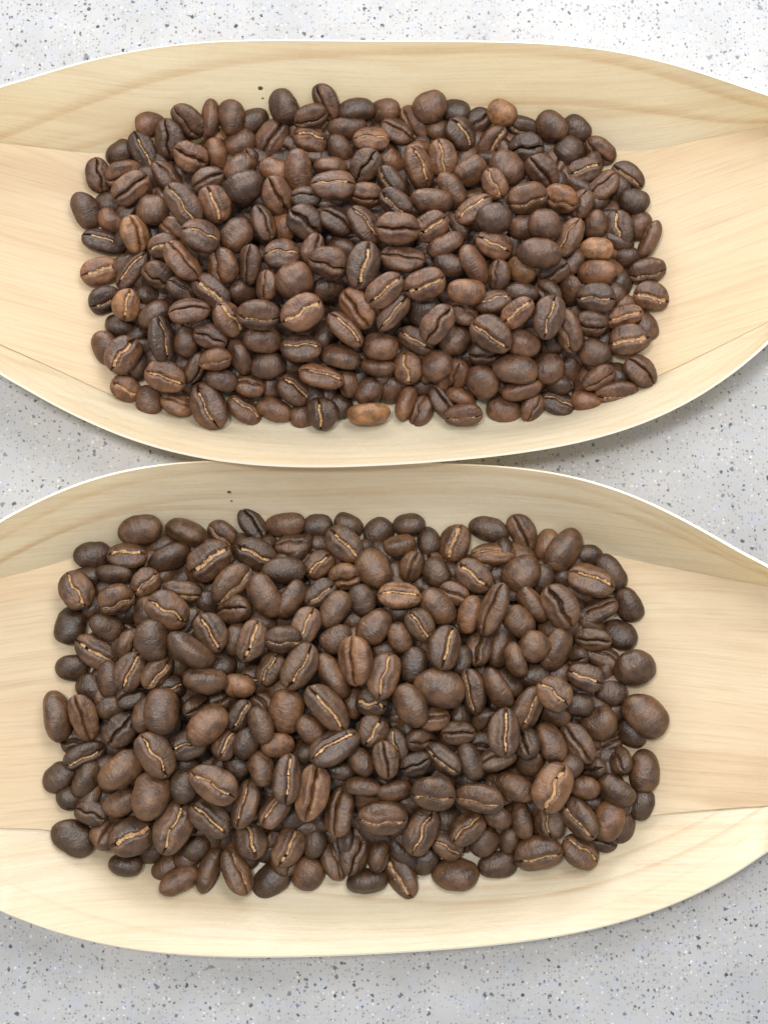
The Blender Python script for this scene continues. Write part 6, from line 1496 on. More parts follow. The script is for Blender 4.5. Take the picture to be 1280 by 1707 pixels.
('l',2,3,0,-53.49,-23.49,8.67,0.118,0.755,0.637,0.099,0.742,0.807,0.829),
('l',1,4,0,-58.08,-23.99,6.2,0.236,-0.958,0.031,0.161,0.742,0.807,0.829),
('l',1,8,0,-38.79,-22.19,8.46,0.091,-0.87,0.357,0.327,0.742,0.807,0.829),
('l',1,6,0,-42.79,-26.41,10.37,0.859,0.045,0.106,0.5,0.742,0.807,0.82),
('l',1,6,0,-32.17,-29.94,13.59,0.055,-0.86,-0.497,0.1,0.761,0.874,0.898),
('l',2,1,0,-56.74,-30.66,10.37,0.785,0.315,0.165,0.507,0.723,0.771,0.82),
('l',1,2,0,-15.26,-3.61,3.86,0.034,0.999,-0.001,0.006,0.721,0.771,0.82),
('l',1,1,0,-8.06,-3.59,4.0,0.043,-0.963,0.252,0.088,0.721,0.724,0.82),
('l',1,10,0,5.65,-3.42,4.18,0.069,0.996,0.035,0.05,0.761,0.724,0.82),
('l',1,8,0,10.16,-7.3,3.4,0.021,-0.764,0.643,-0.047,0.721,0.724,0.82),
('l',2,4,0,3.38,-8.55,4.6,0.791,-0.595,-0.041,0.138,0.799,0.864,1.033),
('l',2,0,0,6.29,-13.06,6.93,0.816,0.051,-0.081,0.57,0.723,0.724,0.82),
('l',2,9,0,-20.75,-8.41,5.17,0.973,-0.225,-0.029,0.036,0.818,0.724,0.82),
('l',2,7,0,-14.57,-8.56,3.04,0.345,-0.938,0.008,0.03,0.742,0.807,0.829),
('l',2,0,0,1.99,-15.04,4.18,0.105,0.699,0.692,0.148,0.742,0.807,0.829),
('l',1,1,0,15.22,-14.41,2.8,0.074,0.991,0.018,-0.114,0.742,0.807,0.829),
('l',2,3,0,15.71,-19.61,9.65,0.982,0.063,-0.049,-0.174,0.721,0.724,0.82),
('l',1,8,0,7.85,-16.75,4.08,0.178,0.982,0.017,-0.065,0.742,0.807,0.829),
('l',1,8,0,-2.75,-20.17,7.79,0.049,0.904,-0.326,-0.27,0.742,0.807,0.829),
('l',1,9,0,2.76,-24.69,9.75,0.407,-0.906,-0.042,-0.107,0.742,0.807,0.829),
('l',2,0,0,-6.14,-30.15,11.02,0.998,-0.067,-0.018,-0.002,0.742,0.807,0.82),
('l',2,11,0,-27.4,-25.96,11.31,0.123,0.989,0.015,-0.086,0.742,0.807,0.829),
('l',2,2,0,-22.14,-25.44,8.95,0.19,-0.976,-0.015,-0.101,0.742,0.807,0.829),
('l',1,4,0,-7.46,-25.03,9.23,0.058,0.982,-0.019,0.178,0.742,0.807,0.829),
('l',3,5,0,37.04,-7.87,3.34,0.172,0.802,0.548,0.163,0.761,0.724,0.82),
('l',1,4,0,35.59,-16.09,6.78,0.053,-0.865,-0.499,-0.013,0.721,0.724,0.82),
('l',1,3,0,25.88,-14.87,3.95,0.024,1.0,0.0,-0.003,0.742,0.807,0.829),
('l',1,4,0,28.61,-20.93,7.84,0.916,0.258,0.298,-0.065,0.816,0.807,0.975),
('l',1,6,0,39.87,-16.19,3.61,0.412,-0.851,-0.12,-0.304,0.742,0.807,0.829),
('l',1,8,0,46.64,-10.95,3.08,0.312,-0.95,0.008,0.035,0.742,0.807,0.829),
('l',2,10,0,37.65,-27.56,8.42,0.077,0.972,-0.026,0.22,0.742,0.807,0.829),
('l',2,9,0,41.03,-27.27,5.41,0.212,-0.977,0.0,0.001,0.742,0.807,0.829),
('l',1,5,0,16.71,-34.51,11.96,0.481,0.596,0.639,0.074,0.761,0.807,0.829),
('l',2,1,0,28.66,-34.47,14.08,0.439,-0.69,0.469,-0.333,0.837,0.724,0.82),
('l',1,3,0,-65.98,-40.73,6.65,0.1,-0.902,0.418,-0.036,0.721,0.823,0.845),
('l',1,3,0,-45.05,-36.15,9.86,0.323,-0.913,0.08,0.235,0.742,0.807,0.829),
('l',3,7,0,-31.79,-40.34,13.97,0.228,-0.969,0.091,0.008,0.721,0.746,0.82),
('l',1,0,0,-31.07,-35.56,8.38,0.172,-0.935,-0.117,0.286,0.742,0.807,0.829),
('l',1,7,0,-36.15,-35.42,11.9,0.275,0.959,0.019,-0.064,0.742,0.807,0.829),
('l',1,2,0,-60.7,-45.19,9.04,0.182,-0.98,-0.031,0.067,0.721,0.724,0.82),
('l',1,4,0,-55.73,-42.71,10.95,0.951,-0.253,-0.011,0.176,0.721,0.771,0.82),
('l',2,8,0,-52.42,-46.17,13.24,0.012,0.784,0.609,-0.119,0.875,0.724,0.82),
('l',1,11,1,-47.74,-40.7,11.47,0.983,0.023,0.06,0.173,0.742,0.807,0.82),
('l',2,11,0,-43.8,-42.72,8.39,0.213,0.957,0.042,-0.19,0.742,0.807,0.829),
('l',1,2,0,-41.29,-44.79,14.0,0.877,0.021,0.418,0.235,0.754,0.724,0.87),
('l',1,11,0,-62.99,-49.7,4.62,0.115,0.99,-0.008,0.086,0.742,0.807,0.829),
('l',1,6,0,-35.79,-43.03,10.3,0.94,0.001,0.238,0.247,0.742,0.807,0.82),
('l',2,0,1,-34.71,-53.03,13.56,0.832,-0.048,0.142,0.534,0.721,0.724,0.82),
('l',1,8,0,-29.85,-52.63,14.41,0.173,-0.827,-0.527,0.09,0.761,0.771,0.82),
('l',1,4,0,-68.67,-52.59,5.64,0.993,-0.012,0.119,-0.002,0.742,0.807,0.82),
('l',2,7,0,-60.9,-54.45,4.51,0.313,-0.948,0.018,0.049,0.742,0.807,0.829),
('l',1,10,0,-44.63,-57.74,10.35,0.187,-0.981,-0.013,-0.053,0.742,0.807,0.829),
('l',1,2,0,-32.71,-56.85,10.3,0.069,0.863,-0.473,0.161,0.742,0.807,0.829),
('l',2,6,0,-0.24,-32.66,10.1,0.119,-0.992,-0.005,-0.05,0.742,0.807,0.829),
('l',3,10,0,10.88,-47.43,14.18,0.989,-0.116,0.023,0.089,0.723,0.724,0.82),
('l',2,4,0,-26.57,-44.56,9.51,0.903,-0.079,0.037,-0.42,0.742,0.807,0.82),
('l',2,1,1,-28.61,-38.73,10.43,0.976,-0.027,0.137,-0.168,0.742,0.807,0.82),
('l',3,9,0,-22.6,-40.91,10.91,0.002,-0.999,-0.0,-0.05,0.742,0.807,0.829),
('l',1,6,0,-18.27,-54.17,10.3,0.288,0.905,-0.083,0.302,0.742,0.807,0.829),
('l',3,10,0,-7.43,-44.11,10.3,0.2,0.739,0.626,0.147,0.742,0.807,0.829),
('l',1,5,1,2.73,-52.9,13.71,0.79,0.073,-0.045,-0.607,0.761,0.724,0.82),
('l',2,1,0,7.85,-51.76,13.67,0.923,0.13,0.361,-0.029,0.795,0.724,0.82),
('l',2,8,0,-4.99,-56.49,14.0,0.122,0.898,-0.423,0.012,0.721,0.724,0.82),
('l',1,6,0,-9.46,-57.93,11.06,0.373,0.926,0.016,-0.047,0.742,0.807,0.829),
('l',1,8,0,42.56,-33.68,8.94,0.901,0.184,-0.387,0.07,0.721,0.724,0.82),
('l',2,1,0,49.29,-33.7,4.97,0.946,-0.237,0.022,-0.218,0.913,0.724,0.82),
('l',1,2,0,27.79,-39.43,10.24,0.335,0.813,-0.475,-0.05,0.742,0.807,0.829),
('l',1,2,0,33.46,-37.76,10.18,0.109,0.994,0.0,-0.002,0.742,0.807,0.829),
('l',2,10,0,38.34,-37.69,8.02,0.012,0.967,0.166,0.194,0.742,0.807,0.829),
('l',1,6,0,42.85,-44.21,10.33,0.098,0.991,-0.008,0.091,0.721,0.724,0.82),
('l',1,3,0,55.24,-50.99,4.24,0.391,-0.847,0.26,-0.248,0.761,0.874,0.898),
('l',2,3,0,50.0,-53.16,2.9,0.973,0.086,0.029,0.212,0.742,0.807,0.82),
('l',2,5,0,37.78,-46.93,9.18,0.394,-0.907,0.087,-0.125,0.742,0.807,0.829),
('l',1,9,0,22.19,-47.87,10.03,0.763,0.354,-0.243,0.483,0.816,0.807,0.975),
('l',2,7,0,24.98,-56.14,13.71,0.936,-0.307,-0.036,0.169,0.875,0.724,0.82),
('l',1,4,0,21.9,-53.01,10.46,0.994,0.106,-0.005,0.001,0.742,0.807,0.82),
('l',2,5,0,31.99,-56.77,10.87,0.063,-0.873,-0.425,-0.23,0.742,0.807,0.829),
('l',2,2,0,40.22,-57.95,11.73,0.147,0.955,0.256,0.03,0.761,0.771,0.82),
('l',3,5,0,35.48,-58.11,8.44,0.038,0.992,0.001,0.123,0.742,0.807,0.829),
('l',1,7,0,46.41,-58.21,8.08,0.886,0.05,-0.446,0.116,0.754,0.724,0.82),
('l',2,5,0,52.97,-56.87,5.22,0.74,-0.13,-0.429,-0.501,0.795,0.724,0.87),
('l',1,3,0,28.51,-46.28,10.28,0.018,-0.998,-0.002,-0.063,0.742,0.807,0.829),
('l',1,1,0,17.38,-46.22,10.1,0.082,-0.8,-0.394,0.445,0.742,0.807,0.829),
('l',1,0,0,-62.36,-64.86,4.63,0.127,-0.981,0.029,0.146,0.742,0.807,0.829),
('l',2,0,0,-61.5,-72.64,6.15,0.786,-0.25,0.357,0.438,0.963,0.926,1.118),
('l',2,11,0,-35.73,-73.67,2.74,0.009,-0.982,-0.176,-0.07,0.742,0.807,0.829),
('l',1,11,0,-57.31,-79.43,5.73,0.253,0.966,-0.038,-0.042,0.761,0.724,0.82),
('l',1,2,0,-53.05,-77.03,3.3,0.165,-0.985,-0.013,-0.045,0.742,0.807,0.829),
('l',2,11,0,-48.57,-80.35,3.24,0.099,0.949,0.293,0.053,0.761,0.724,0.82),
('l',1,1,0,-69.27,-64.66,6.05,0.128,0.969,0.013,-0.212,0.742,0.807,0.829),
('l',1,4,0,-15.48,-74.68,5.28,0.105,0.759,0.64,0.047,0.721,0.724,0.82),
('l',2,5,0,-11.6,-78.92,3.37,0.754,-0.322,0.075,-0.568,0.951,0.724,0.82),
('l',1,8,0,-9.93,-60.53,8.19,0.065,0.996,0.0,-0.057,0.742,0.807,0.829),
('l',2,0,0,2.2,-63.11,12.96,0.531,-0.835,-0.061,0.135,0.799,0.735,0.82),
('l',2,4,0,-1.26,-77.26,4.92,0.669,0.42,0.498,0.357,0.837,0.833,0.885),
('l',1,9,0,9.12,-78.88,3.8,0.039,-0.861,-0.505,-0.033,0.721,0.771,0.82),
('l',1,8,0,2.77,-74.17,3.45,0.071,-0.927,-0.064,-0.362,0.742,0.807,0.829),
('l',1,0,0,-11.57,-72.41,2.78,0.966,-0.01,-0.045,-0.255,0.742,0.807,0.82),
('l',1,7,0,-19.78,-68.91,6.01,0.095,0.969,0.003,-0.227,0.742,0.807,0.829),
('l',2,0,0,6.02,-66.31,7.34,0.385,-0.918,0.043,0.084,0.742,0.807,0.829),
('l',1,7,0,14.43,-68.94,5.76,0.293,0.941,0.036,-0.163,0.742,0.874,0.898),
('l',2,11,1,14.06,-75.44,5.19,0.964,0.028,0.036,-0.262,0.721,0.823,0.82),
('l',2,2,0,-3.79,-64.8,8.43,0.292,-0.957,0.001,0.003,0.742,0.807,0.829),
('l',1,6,0,-26.01,-77.13,2.99,0.319,-0.948,-0.007,-0.015,0.742,0.807,0.829),
('l',2,1,0,25.16,-68.89,8.04,0.021,-0.966,0.256,-0.032,0.723,0.724,0.82),
('l',2,11,0,27.77,-73.97,4.52,0.198,0.735,0.613,0.211,0.721,0.724,0.82),
('l',2,5,0,25.63,-62.85,8.1,0.904,0.072,-0.066,-0.417,0.761,0.807,0.82),
('l',3,10,0,44.13,-62.57,9.68,0.181,-0.978,0.07,-0.079,0.721,0.724,0.82),
('l',1,9,0,46.12,-65.47,4.05,0.208,0.972,-0.015,0.111,0.742,0.807,0.829),
('l',1,8,0,57.52,-66.54,4.03,0.03,0.806,0.578,0.123,0.742,0.807,0.829),
('l',2,7,0,53.71,-71.71,3.75,0.254,-0.744,-0.596,0.161,0.742,0.807,0.829),
('l',1,0,0,48.58,-74.51,3.7,0.988,-0.059,-0.06,-0.128,0.721,0.724,0.82),
('l',1,7,0,32.63,-66.75,3.88,0.035,-0.996,0.009,0.079,0.742,0.807,0.829),
('l',1,7,0,-66.87,-46.78,5.8,0.828,0.089,-0.246,-0.497,0.809,0.915,0.943),
('l',2,10,0,-64.59,-52.52,5.22,0.231,0.971,-0.035,-0.049,0.878,0.848,0.948),
('l',1,0,0,-66.52,-58.26,5.83,0.783,-0.293,0.092,-0.541,0.905,0.87,1.028),
('l',2,5,0,-65.93,-64.39,6.0,0.436,0.674,0.57,0.175,0.788,0.927,0.896),
('l',1,0,0,-62.16,-17.78,4.76,0.01,0.954,0.281,-0.103,0.834,0.935,0.969),
('l',2,2,0,-62.38,-26.8,4.95,0.827,0.28,0.148,0.464,0.846,0.84,0.956),
('l',2,10,0,-63.03,-30.37,4.86,0.158,0.983,-0.064,0.066,0.921,0.935,0.9),
('l',1,7,0,-59.35,-31.94,5.05,0.571,0.466,-0.166,-0.655,0.882,0.858,1.001),
('l',1,3,0,-62.25,-37.38,5.04,0.878,0.416,0.03,0.234,0.895,0.826,0.891),
('l',2,7,0,-62.7,-43.52,5.24,0.718,-0.251,0.282,-0.585,0.874,0.885,1.003),
('l',1,8,0,-57.8,-45.04,4.61,0.393,0.828,0.354,0.186,0.924,0.893,1.004),
('l',1,10,0,-57.42,-56.4,4.55,0.643,0.431,-0.199,-0.601,0.89,0.825,0.986),
('l',1,9,0,-61.86,-57.31,5.28,0.313,0.929,0.112,-0.164,0.92,0.898,1.0),
('l',2,9,0,-61.06,-61.52,5.2,0.844,-0.519,0.019,-0.137,0.812,0.898,1.004),
('l',2,7,0,-61.0,-68.55,5.02,0.027,-0.936,0.261,0.233,0.871,0.939,1.021),
('l',1,10,0,-58.74,-13.37,4.49,0.265,0.697,0.651,0.138,0.833,0.943,0.918),
('l',1,11,0,-56.8,-17.63,4.59,0.861,-0.504,0.07,-0.008,0.819,0.905,0.924),
('l',1,10,0,-54.45,-26.99,4.03,0.379,-0.863,0.29,-0.165,0.823,0.86,0.934),
('l',1,5,0,-56.98,-28.74,4.25,0.954,-0.114,0.177,-0.214,0.796,0.824,1.034),
('l',1,5,0,-56.6,-33.49,4.52,0.829,-0.299,0.327,-0.339,0.903,0.823,1.042),
('l',1,10,0,-55.08,-37.77,4.1,0.301,-0.948,0.02,0.106,0.846,0.842,1.05),
('l',1,1,0,-57.15,-40.78,4.64,0.344,0.838,-0.3,-0.298,0.912,0.878,0.991),
('l',2,9,0,-56.94,-50.02,4.35,0.066,-0.895,-0.356,0.261,0.8,0.929,0.982),
('l',1,10,0,-55.17,-55.86,4.56,0.646,0.504,0.343,0.459,0.806,0.921,0.918),
('l',2,6,0,-56.2,-61.06,4.54,0.865,0.441,-0.236,-0.031,0.876,0.826,1.037),
('l',1,8,0,-56.39,-68.19,3.99,0.977,0.172,0.093,0.09,0.923,0.849,0.96),
('l',1,7,0,-55.23,-72.23,4.5,0.735,-0.617,0.253,-0.12,0.926,0.862,0.924),
('l',2,0,0,-52.42,-10.97,4.12,0.234,0.932,0.068,-0.268,0.822,0.904,1.005),
('l',2,2,0,-51.57,-18.83,3.64,0.265,-0.797,-0.482,0.249,0.9,0.854,0.888),
('l',1,4,0,-52.18,-25.34,3.72,0.876,-0.074,-0.135,-0.457,0.882,0.89,1.021),
('l',2,7,0,-50.71,-29.06,3.92,0.555,-0.808,0.01,0.197,0.857,0.811,0.904),
('l',2,9,0,-48.69,-34.52,3.29,0.154,-0.704,0.692,-0.04,0.819,0.885,0.993),
('l',1,3,0,-52.91,-40.96,3.48,0.084,0.757,0.641,0.095,0.836,0.833,0.952),
('l',1,5,0,-49.75,-46.62,3.67,0.701,0.242,-0.079,0.666,0.837,0.871,1.022),
('l',2,9,0,-47.73,-60.59,3.52,0.934,-0.26,0.077,0.233,0.793,0.9,1.049),
('l',1,1,0,-51.0,-72.3,4.5,0.438,-0.547,-0.146,0.699,0.923,0.832,1.002),
('l',1,0,0,-44.06,-10.2,2.95,0.926,0.142,0.051,0.346,0.916,0.926,0.92),
('l',1,1,0,-48.83,-17.98,3.9,0.55,0.816,-0.15,-0.089,0.788,0.908,0.942),
('l',1,10,0,-44.27,-18.36,3.54,0.008,-0.955,-0.109,0.275,0.834,0.907,1.002),
('l',2,5,0,-47.65,-29.31,3.4,0.922,0.265,0.121,0.255,0.903,0.812,1.046),
('l',2,8,0,-45.42,-32.97,3.43,0.944,-0.241,0.13,-0.182,0.879,0.935,1.039),
('l',1,0,0,-44.13,-35.96,3.54,0.307,0.762,0.414,0.392,0.859,0.813,0.946),
('l',1,8,0,-47.42,-42.24,4.06,0.631,0.494,-0.428,-0.418,0.784,0.942,0.978),
('l',2,1,0,-45.64,-45.3,3.56,0.514,0.736,-0.426,-0.113,0.824,0.82,0.928),
('l',2,11,0,-48.23,-52.12,3.95,0.594,-0.495,-0.495,0.396,0.821,0.885,1.046),
('l',1,2,0,-47.3,-65.04,4.07,0.622,0.638,-0.441,-0.107,0.788,0.93,0.933),
('l',2,7,0,-39.23,-9.64,3.43,0.875,0.335,0.106,-0.333,0.838,0.836,0.938),
('l',2,1,0,-40.25,-14.06,3.19,0.974,0.122,0.122,0.148,0.904,0.809,1.017),
('l',2,1,0,-42.94,-23.37,3.79,0.632,-0.75,0.195,0.017,0.907,0.873,0.992),
('l',1,3,0,-44.35,-30.07,4.26,0.71,0.604,0.304,-0.2,0.849,0.936,0.995),
('l',1,1,0,-43.22,-40.06,3.93,0.613,0.63,0.462,0.115,0.845,0.898,1.014),
('l',1,6,0,-41.65,-47.27,3.14,0.933,0.255,-0.057,0.246,0.802,0.877,0.913),
('l',1,0,0,-40.65,-55.01,3.25,0.196,-0.828,-0.494,0.181,0.798,0.894,1.003),
('l',2,8,0,-39.79,-57.79,3.14,0.22,-0.972,0.061,0.047,0.82,0.869,0.976),
('l',1,11,0,-44.68,-66.5,3.7,0.566,0.776,0.159,0.227,0.906,0.862,0.972),
('l',2,10,0,-40.18,-71.09,3.57,0.826,-0.463,-0.142,0.288,0.864,0.899,0.916),
('l',2,5,0,-44.28,-77.29,3.58,0.402,0.694,0.596,0.011,0.804,0.902,0.925),
('l',1,11,0,-36.52,-13.34,3.75,0.771,0.538,0.202,0.275,0.871,0.913,0.933),
('l',1,2,0,-39.73,-21.99,2.96,0.171,0.969,-0.177,-0.033,0.923,0.861,0.923),
('l',1,1,0,-36.7,-25.74,4.03,0.532,0.796,0.012,-0.288,0.863,0.922,1.023),
('l',2,4,0,-37.74,-31.17,3.28,0.275,-0.932,-0.231,0.043,0.814,0.895,1.012),
('l',2,11,0,-39.77,-31.9,4.16,0.644,0.573,-0.04,-0.505,0.91,0.943,1.029),
('l',1,7,0,-39.59,-40.21,3.3,0.211,0.9,0.315,0.217,0.83,0.836,1.0),
('l',1,5,0,-39.86,-43.86,3.48,0.758,-0.34,0.204,-0.518,0.803,0.89,1.045),
('l',1,9,0,-38.4,-52.44,3.64,0.697,-0.493,0.23,-0.467,0.876,0.882,0.925),
('l',1,0,0,-39.23,-74.37,3.36,0.183,-0.721,-0.65,-0.155,0.889,0.931,0.899),
('l',1,5,0,-32.65,-9.48,3.58,0.655,-0.38,-0.45,0.474,0.853,0.83,0.92),
('l',1,9,0,-33.38,-13.55,3.48,0.298,-0.927,0.018,0.227,0.785,0.927,0.892),
('l',1,1,0,-34.48,-23.5,3.22,0.959,-0.281,-0.025,0.016,0.839,0.893,0.968),
('l',2,7,0,-34.62,-39.08,3.21,0.961,-0.256,0.028,0.1,0.81,0.872,0.995),
('l',1,2,0,-34.18,-47.17,3.7,0.626,-0.529,0.37,-0.437,0.88,0.873,1.027),
('l',2,7,0,-32.34,-48.91,3.2,0.271,0.923,-0.266,0.066,0.866,0.819,0.935),
('l',1,0,0,-32.87,-58.6,3.77,0.456,0.833,0.308,-0.056,0.888,0.943,0.913),
('l',1,1,0,-31.04,-69.33,3.25,0.152,0.933,-0.256,-0.204,0.894,0.861,0.939),
('l',2,6,0,-32.12,-73.72,3.72,0.699,0.457,-0.351,-0.424,0.844,0.895,0.977),
('l',2,5,0,-31.41,-76.99,2.9,0.126,0.879,-0.446,-0.109,0.881,0.824,0.898),
('l',1,1,0,-27.27,-9.47,3.47,0.504,-0.745,-0.319,0.298,0.805,0.811,0.934),
('l',2,4,0,-28.46,-20.77,3.1,0.963,0.258,0.073,0.033,0.799,0.865,0.916),
('l',1,3,0,-27.0,-22.99,3.35,0.33,0.942,-0.031,-0.05,0.87,0.939,0.929),
('l',1,0,0,-29.37,-26.26,3.58,0.944,0.002,-0.274,0.186,0.861,0.941,1.004),
('l',1,4,0,-27.75,-32.69,3.6,0.533,0.545,0.498,0.413,0.867,0.838,0.955),
('l',1,3,0,-31.53,-39.57,3.66,0.689,-0.421,0.384,-0.447,0.8,0.878,0.937),
('l',1,8,0,-30.49,-44.9,3.19,0.238,0.95,0.202,-0.009,0.897,0.83,1.013),
('l',1,0,0,-29.99,-47.15,3.63,0.436,-0.597,0.612,-0.282,0.822,0.878,0.989),
('l',1,8,0,-27.09,-54.91,3.21,0.93,0.127,0.121,0.324,0.852,0.92,1.032),
('l',1,11,0,-28.53,-60.46,3.65,0.478,0.757,0.431,0.114,0.921,0.886,0.957),
('l',1,9,0,-30.31,-63.06,3.55,0.487,0.642,-0.455,-0.379,0.821,0.828,1.045),
('l',1,2,0,-26.11,-68.2,4.08,0.739,-0.607,-0.039,-0.29,0.91,0.942,1.016),
('l',2,0,0,-29.52,-67.87,3.69,0.446,0.681,0.579,-0.036,0.797,0.822,1.003),
('l',1,8,0,-23.58,-12.26,3.66,0.648,-0.635,-0.158,0.389,0.828,0.829,1.047),
('l',2,2,0,-26.11,-15.08,3.08,0.916,-0.062,0.135,-0.373,0.795,0.923,0.973),
('l',2,6,0,-21.59,-20.4,3.78,0.403,0.819,-0.281,-0.297,0.825,0.936,1.007),
('l',1,3,0,-22.48,-32.27,3.13,0.938,-0.248,0.129,-0.205,0.853,0.842,0.932),
('l',1,5,0,-27.2,-40.05,3.13,0.953,0.204,0.071,0.212,0.905,0.901,0.971),
('l',2,3,0,-22.75,-55.0,3.87,0.482,-0.565,-0.564,0.361,0.901,0.932,0.986),
('l',2,4,0,-24.87,-72.81,3.24,0.888,-0.225,0.135,0.378,0.827,0.847,0.894),
('l',2,1,0,-22.38,-78.54,3.58,0.646,-0.358,0.169,-0.653,0.809,0.932,1.009),
('l',1,0,0,-18.81,-8.86,3.84,0.674,-0.566,-0.162,0.446,0.895,0.902,0.922),
('l',1,0,0,-20.79,-14.72,3.65,0.477,0.759,0.411,0.166,0.909,0.903,0.956),
('l',1,5,0,-18.37,-19.25,3.72,0.821,-0.563,0.092,0.031,0.863,0.885,1.041),
('l',2,4,0,-18.14,-22.37,3.18,0.219,-0.726,0.632,-0.156,0.809,0.888,0.955),
('l',1,5,0,-19.15,-31.5,3.66,0.797,-0.579,-0.009,-0.171,0.805,0.862,1.029),
('l',1,8,0,-22.14,-39.56,3.46,0.622,0.336,-0.153,-0.69,0.925,0.915,0.893),
('l',1,3,0,-18.08,-44.42,2.9,0.093,0.951,-0.293,-0.029,0.881,0.875,0.929),
('l',1,1,0,-22.12,-48.87,3.5,0.784,-0.488,-0.16,0.348,0.878,0.839,1.002),
('l',1,1,0,-19.37,-59.98,3.65,0.523,0.846,0.033,-0.092,0.884,0.878,0.979),
('l',2,0,0,-19.58,-73.94,3.07,0.693,0.196,-0.158,-0.676,0.922,0.871,0.913),
('l',1,7,0,-16.24,-11.08,3.27,0.934,-0.274,-0.07,-0.22,0.897,0.905,0.922),
('l',2,1,0,-14.77,-13.69,3.13,0.079,0.98,-0.183,0.032,0.841,0.846,1.041),
('l',1,9,0,-16.07,-17.38,3.36,0.754,0.212,-0.204,-0.587,0.854,0.895,1.05),
('l',1,1,0,-13.47,-25.33,3.41,0.903,-0.302,-0.159,0.262,0.833,0.914,1.005),
('l',2,1,0,-18.29,-26.52,4.12,0.466,0.573,0.266,0.619,0.906,0.936,0.927),
('l',1,9,0,-13.96,-32.64,3.74,0.505,-0.661,0.467,-0.299,0.874,0.897,1.025),
('l',1,2,0,-17.85,-39.38,3.47,0.898,0.337,0.225,0.171,0.927,0.851,0.923),
('l',1,10,0,-18.07,-42.13,3.69,0.744,0.661,0.086,-0.056,0.792,0.859,1.012),
('l',1,2,0,-14.37,-53.88,3.65,0.633,0.77,0.066,-0.047,0.784,0.853,0.979),
('l',1,10,0,-15.68,-56.47,3.94,0.635,0.726,-0.045,-0.261,0.818,0.918,1.038),
('l',1,6,0,-16.0,-67.03,2.96,0.021,-0.917,0.399,-0.017,0.8,0.863,0.977),
('l',2,1,0,-16.48,-71.55,3.64,0.74,-0.665,0.018,0.103,0.843,0.843,1.017),
('l',2,6,0,-9.29,-9.56,3.24,0.881,-0.32,0.1,-0.334,0.877,0.827,0.991),
('l',2,5,0,-9.15,-15.95,3.4,0.684,-0.334,-0.199,0.617,0.806,0.859,1.013),
('l',1,11,0,-10.27,-20.44,3.08,0.954,0.178,0.03,-0.238,0.829,0.845,0.974),
('l',1,2,0,-8.54,-30.69,3.76,0.82,0.49,0.201,0.217,0.877,0.926,1.014),
('l',1,1,0,-11.66,-43.01,3.11,0.227,-0.963,-0.143,-0.03,0.788,0.894,0.947),
('l',1,11,0,-8.11,-46.48,3.9,0.506,0.638,0.505,0.285,0.904,0.944,1.047),
('l',1,7,0,-12.65,-50.68,3.36,0.921,0.374,-0.004,0.114,0.86,0.912,0.893),
('l',2,5,0,-12.16,-66.57,3.93,0.752,0.431,-0.392,-0.307,0.923,0.921,0.951),
('l',1,7,0,-9.01,-74.26,3.55,0.706,0.246,-0.334,-0.574,0.897,0.941,0.897),
('l',1,2,0,-5.38,-10.19,3.84,0.551,-0.776,-0.232,0.201,0.875,0.932,0.976),
('l',2,5,0,-4.88,-14.28,3.9,0.544,-0.666,0.471,-0.196,0.857,0.939,0.985),
('l',1,3,0,-4.74,-38.7,3.47,0.928,0.367,0.017,-0.058,0.849,0.944,0.977),
('l',2,8,0,-3.57,-41.55,3.61,0.573,-0.777,0.259,-0.013,0.913,0.82,0.965),
('l',1,1,0,-5.82,-43.16,3.85,0.676,0.488,-0.314,-0.454,0.809,0.937,1.03),
('l',1,1,0,-4.98,-48.27,3.43,0.766,-0.43,-0.1,0.467,0.783,0.833,0.981),
('l',1,6,0,-5.65,-61.77,3.47,0.436,-0.854,0.277,0.063,0.851,0.81,0.947),
('l',1,3,0,-3.25,-67.71,3.49,0.939,0.329,0.07,-0.073,0.882,0.937,1.027),
('l',1,4,0,-6.78,-69.68,3.58,0.864,0.429,-0.13,-0.23,0.92,0.911,1.007),
('l',2,0,0,-5.86,-72.1,3.02,0.218,0.869,-0.444,0.007,0.8,0.872,0.894),
('l',1,11,0,-2.9,-11.23,3.22,0.143,-0.698,0.701,0.019,0.812,0.908,1.043),
('l',1,8,0,0.72,-21.73,3.34,0.31,-0.862,-0.397,0.044,0.869,0.92,0.961),
('l',2,3,0,-3.91,-25.14,3.71,0.687,0.625,-0.149,-0.339,0.846,0.86,1.01),
('l',1,8,0,1.35,-38.9,3.81,0.083,0.845,0.328,0.415,0.838,0.854,0.91),
('l',1,11,0,-0.25,-44.49,3.15,0.863,0.23,0.157,0.42,0.821,0.897,0.914),
('l',1,1,0,-0.94,-48.45,3.57,0.787,0.606,-0.065,-0.092,0.819,0.842,0.953),
('l',1,5,0,-2.94,-53.09,3.88,0.411,0.816,-0.141,-0.38,0.914,0.816,0.974),
('l',1,8,0,1.76,-58.83,3.48,0.373,0.828,-0.419,0.018,0.803,0.898,0.969),
('l',1,6,0,1.06,-61.3,2.96,0.955,-0.051,0.047,-0.29,0.848,0.943,0.963),
('l',2,3,0,0.06,-69.22,3.63,0.868,0.464,0.07,0.162,0.89,0.91,1.035),
('l',1,4,0,-2.73,-73.29,3.69,0.55,-0.745,0.372,-0.067,0.849,0.866,0.932),
('l',1,11,0,-0.93,-73.21,3.84,0.604,-0.498,0.591,-0.194,0.819,0.831,1.002),
('l',1,11,0,-0.37,-10.97,3.38,0.766,0.34,-0.118,-0.532,0.878,0.914,0.918),
('l',2,1,0,3.9,-17.78,3.99,0.592,0.625,-0.459,-0.219,0.907,0.942,0.953),
('l',1,1,0,5.06,-21.79,3.74,0.848,-0.493,-0.193,-0.033,0.89,0.865,0.968),
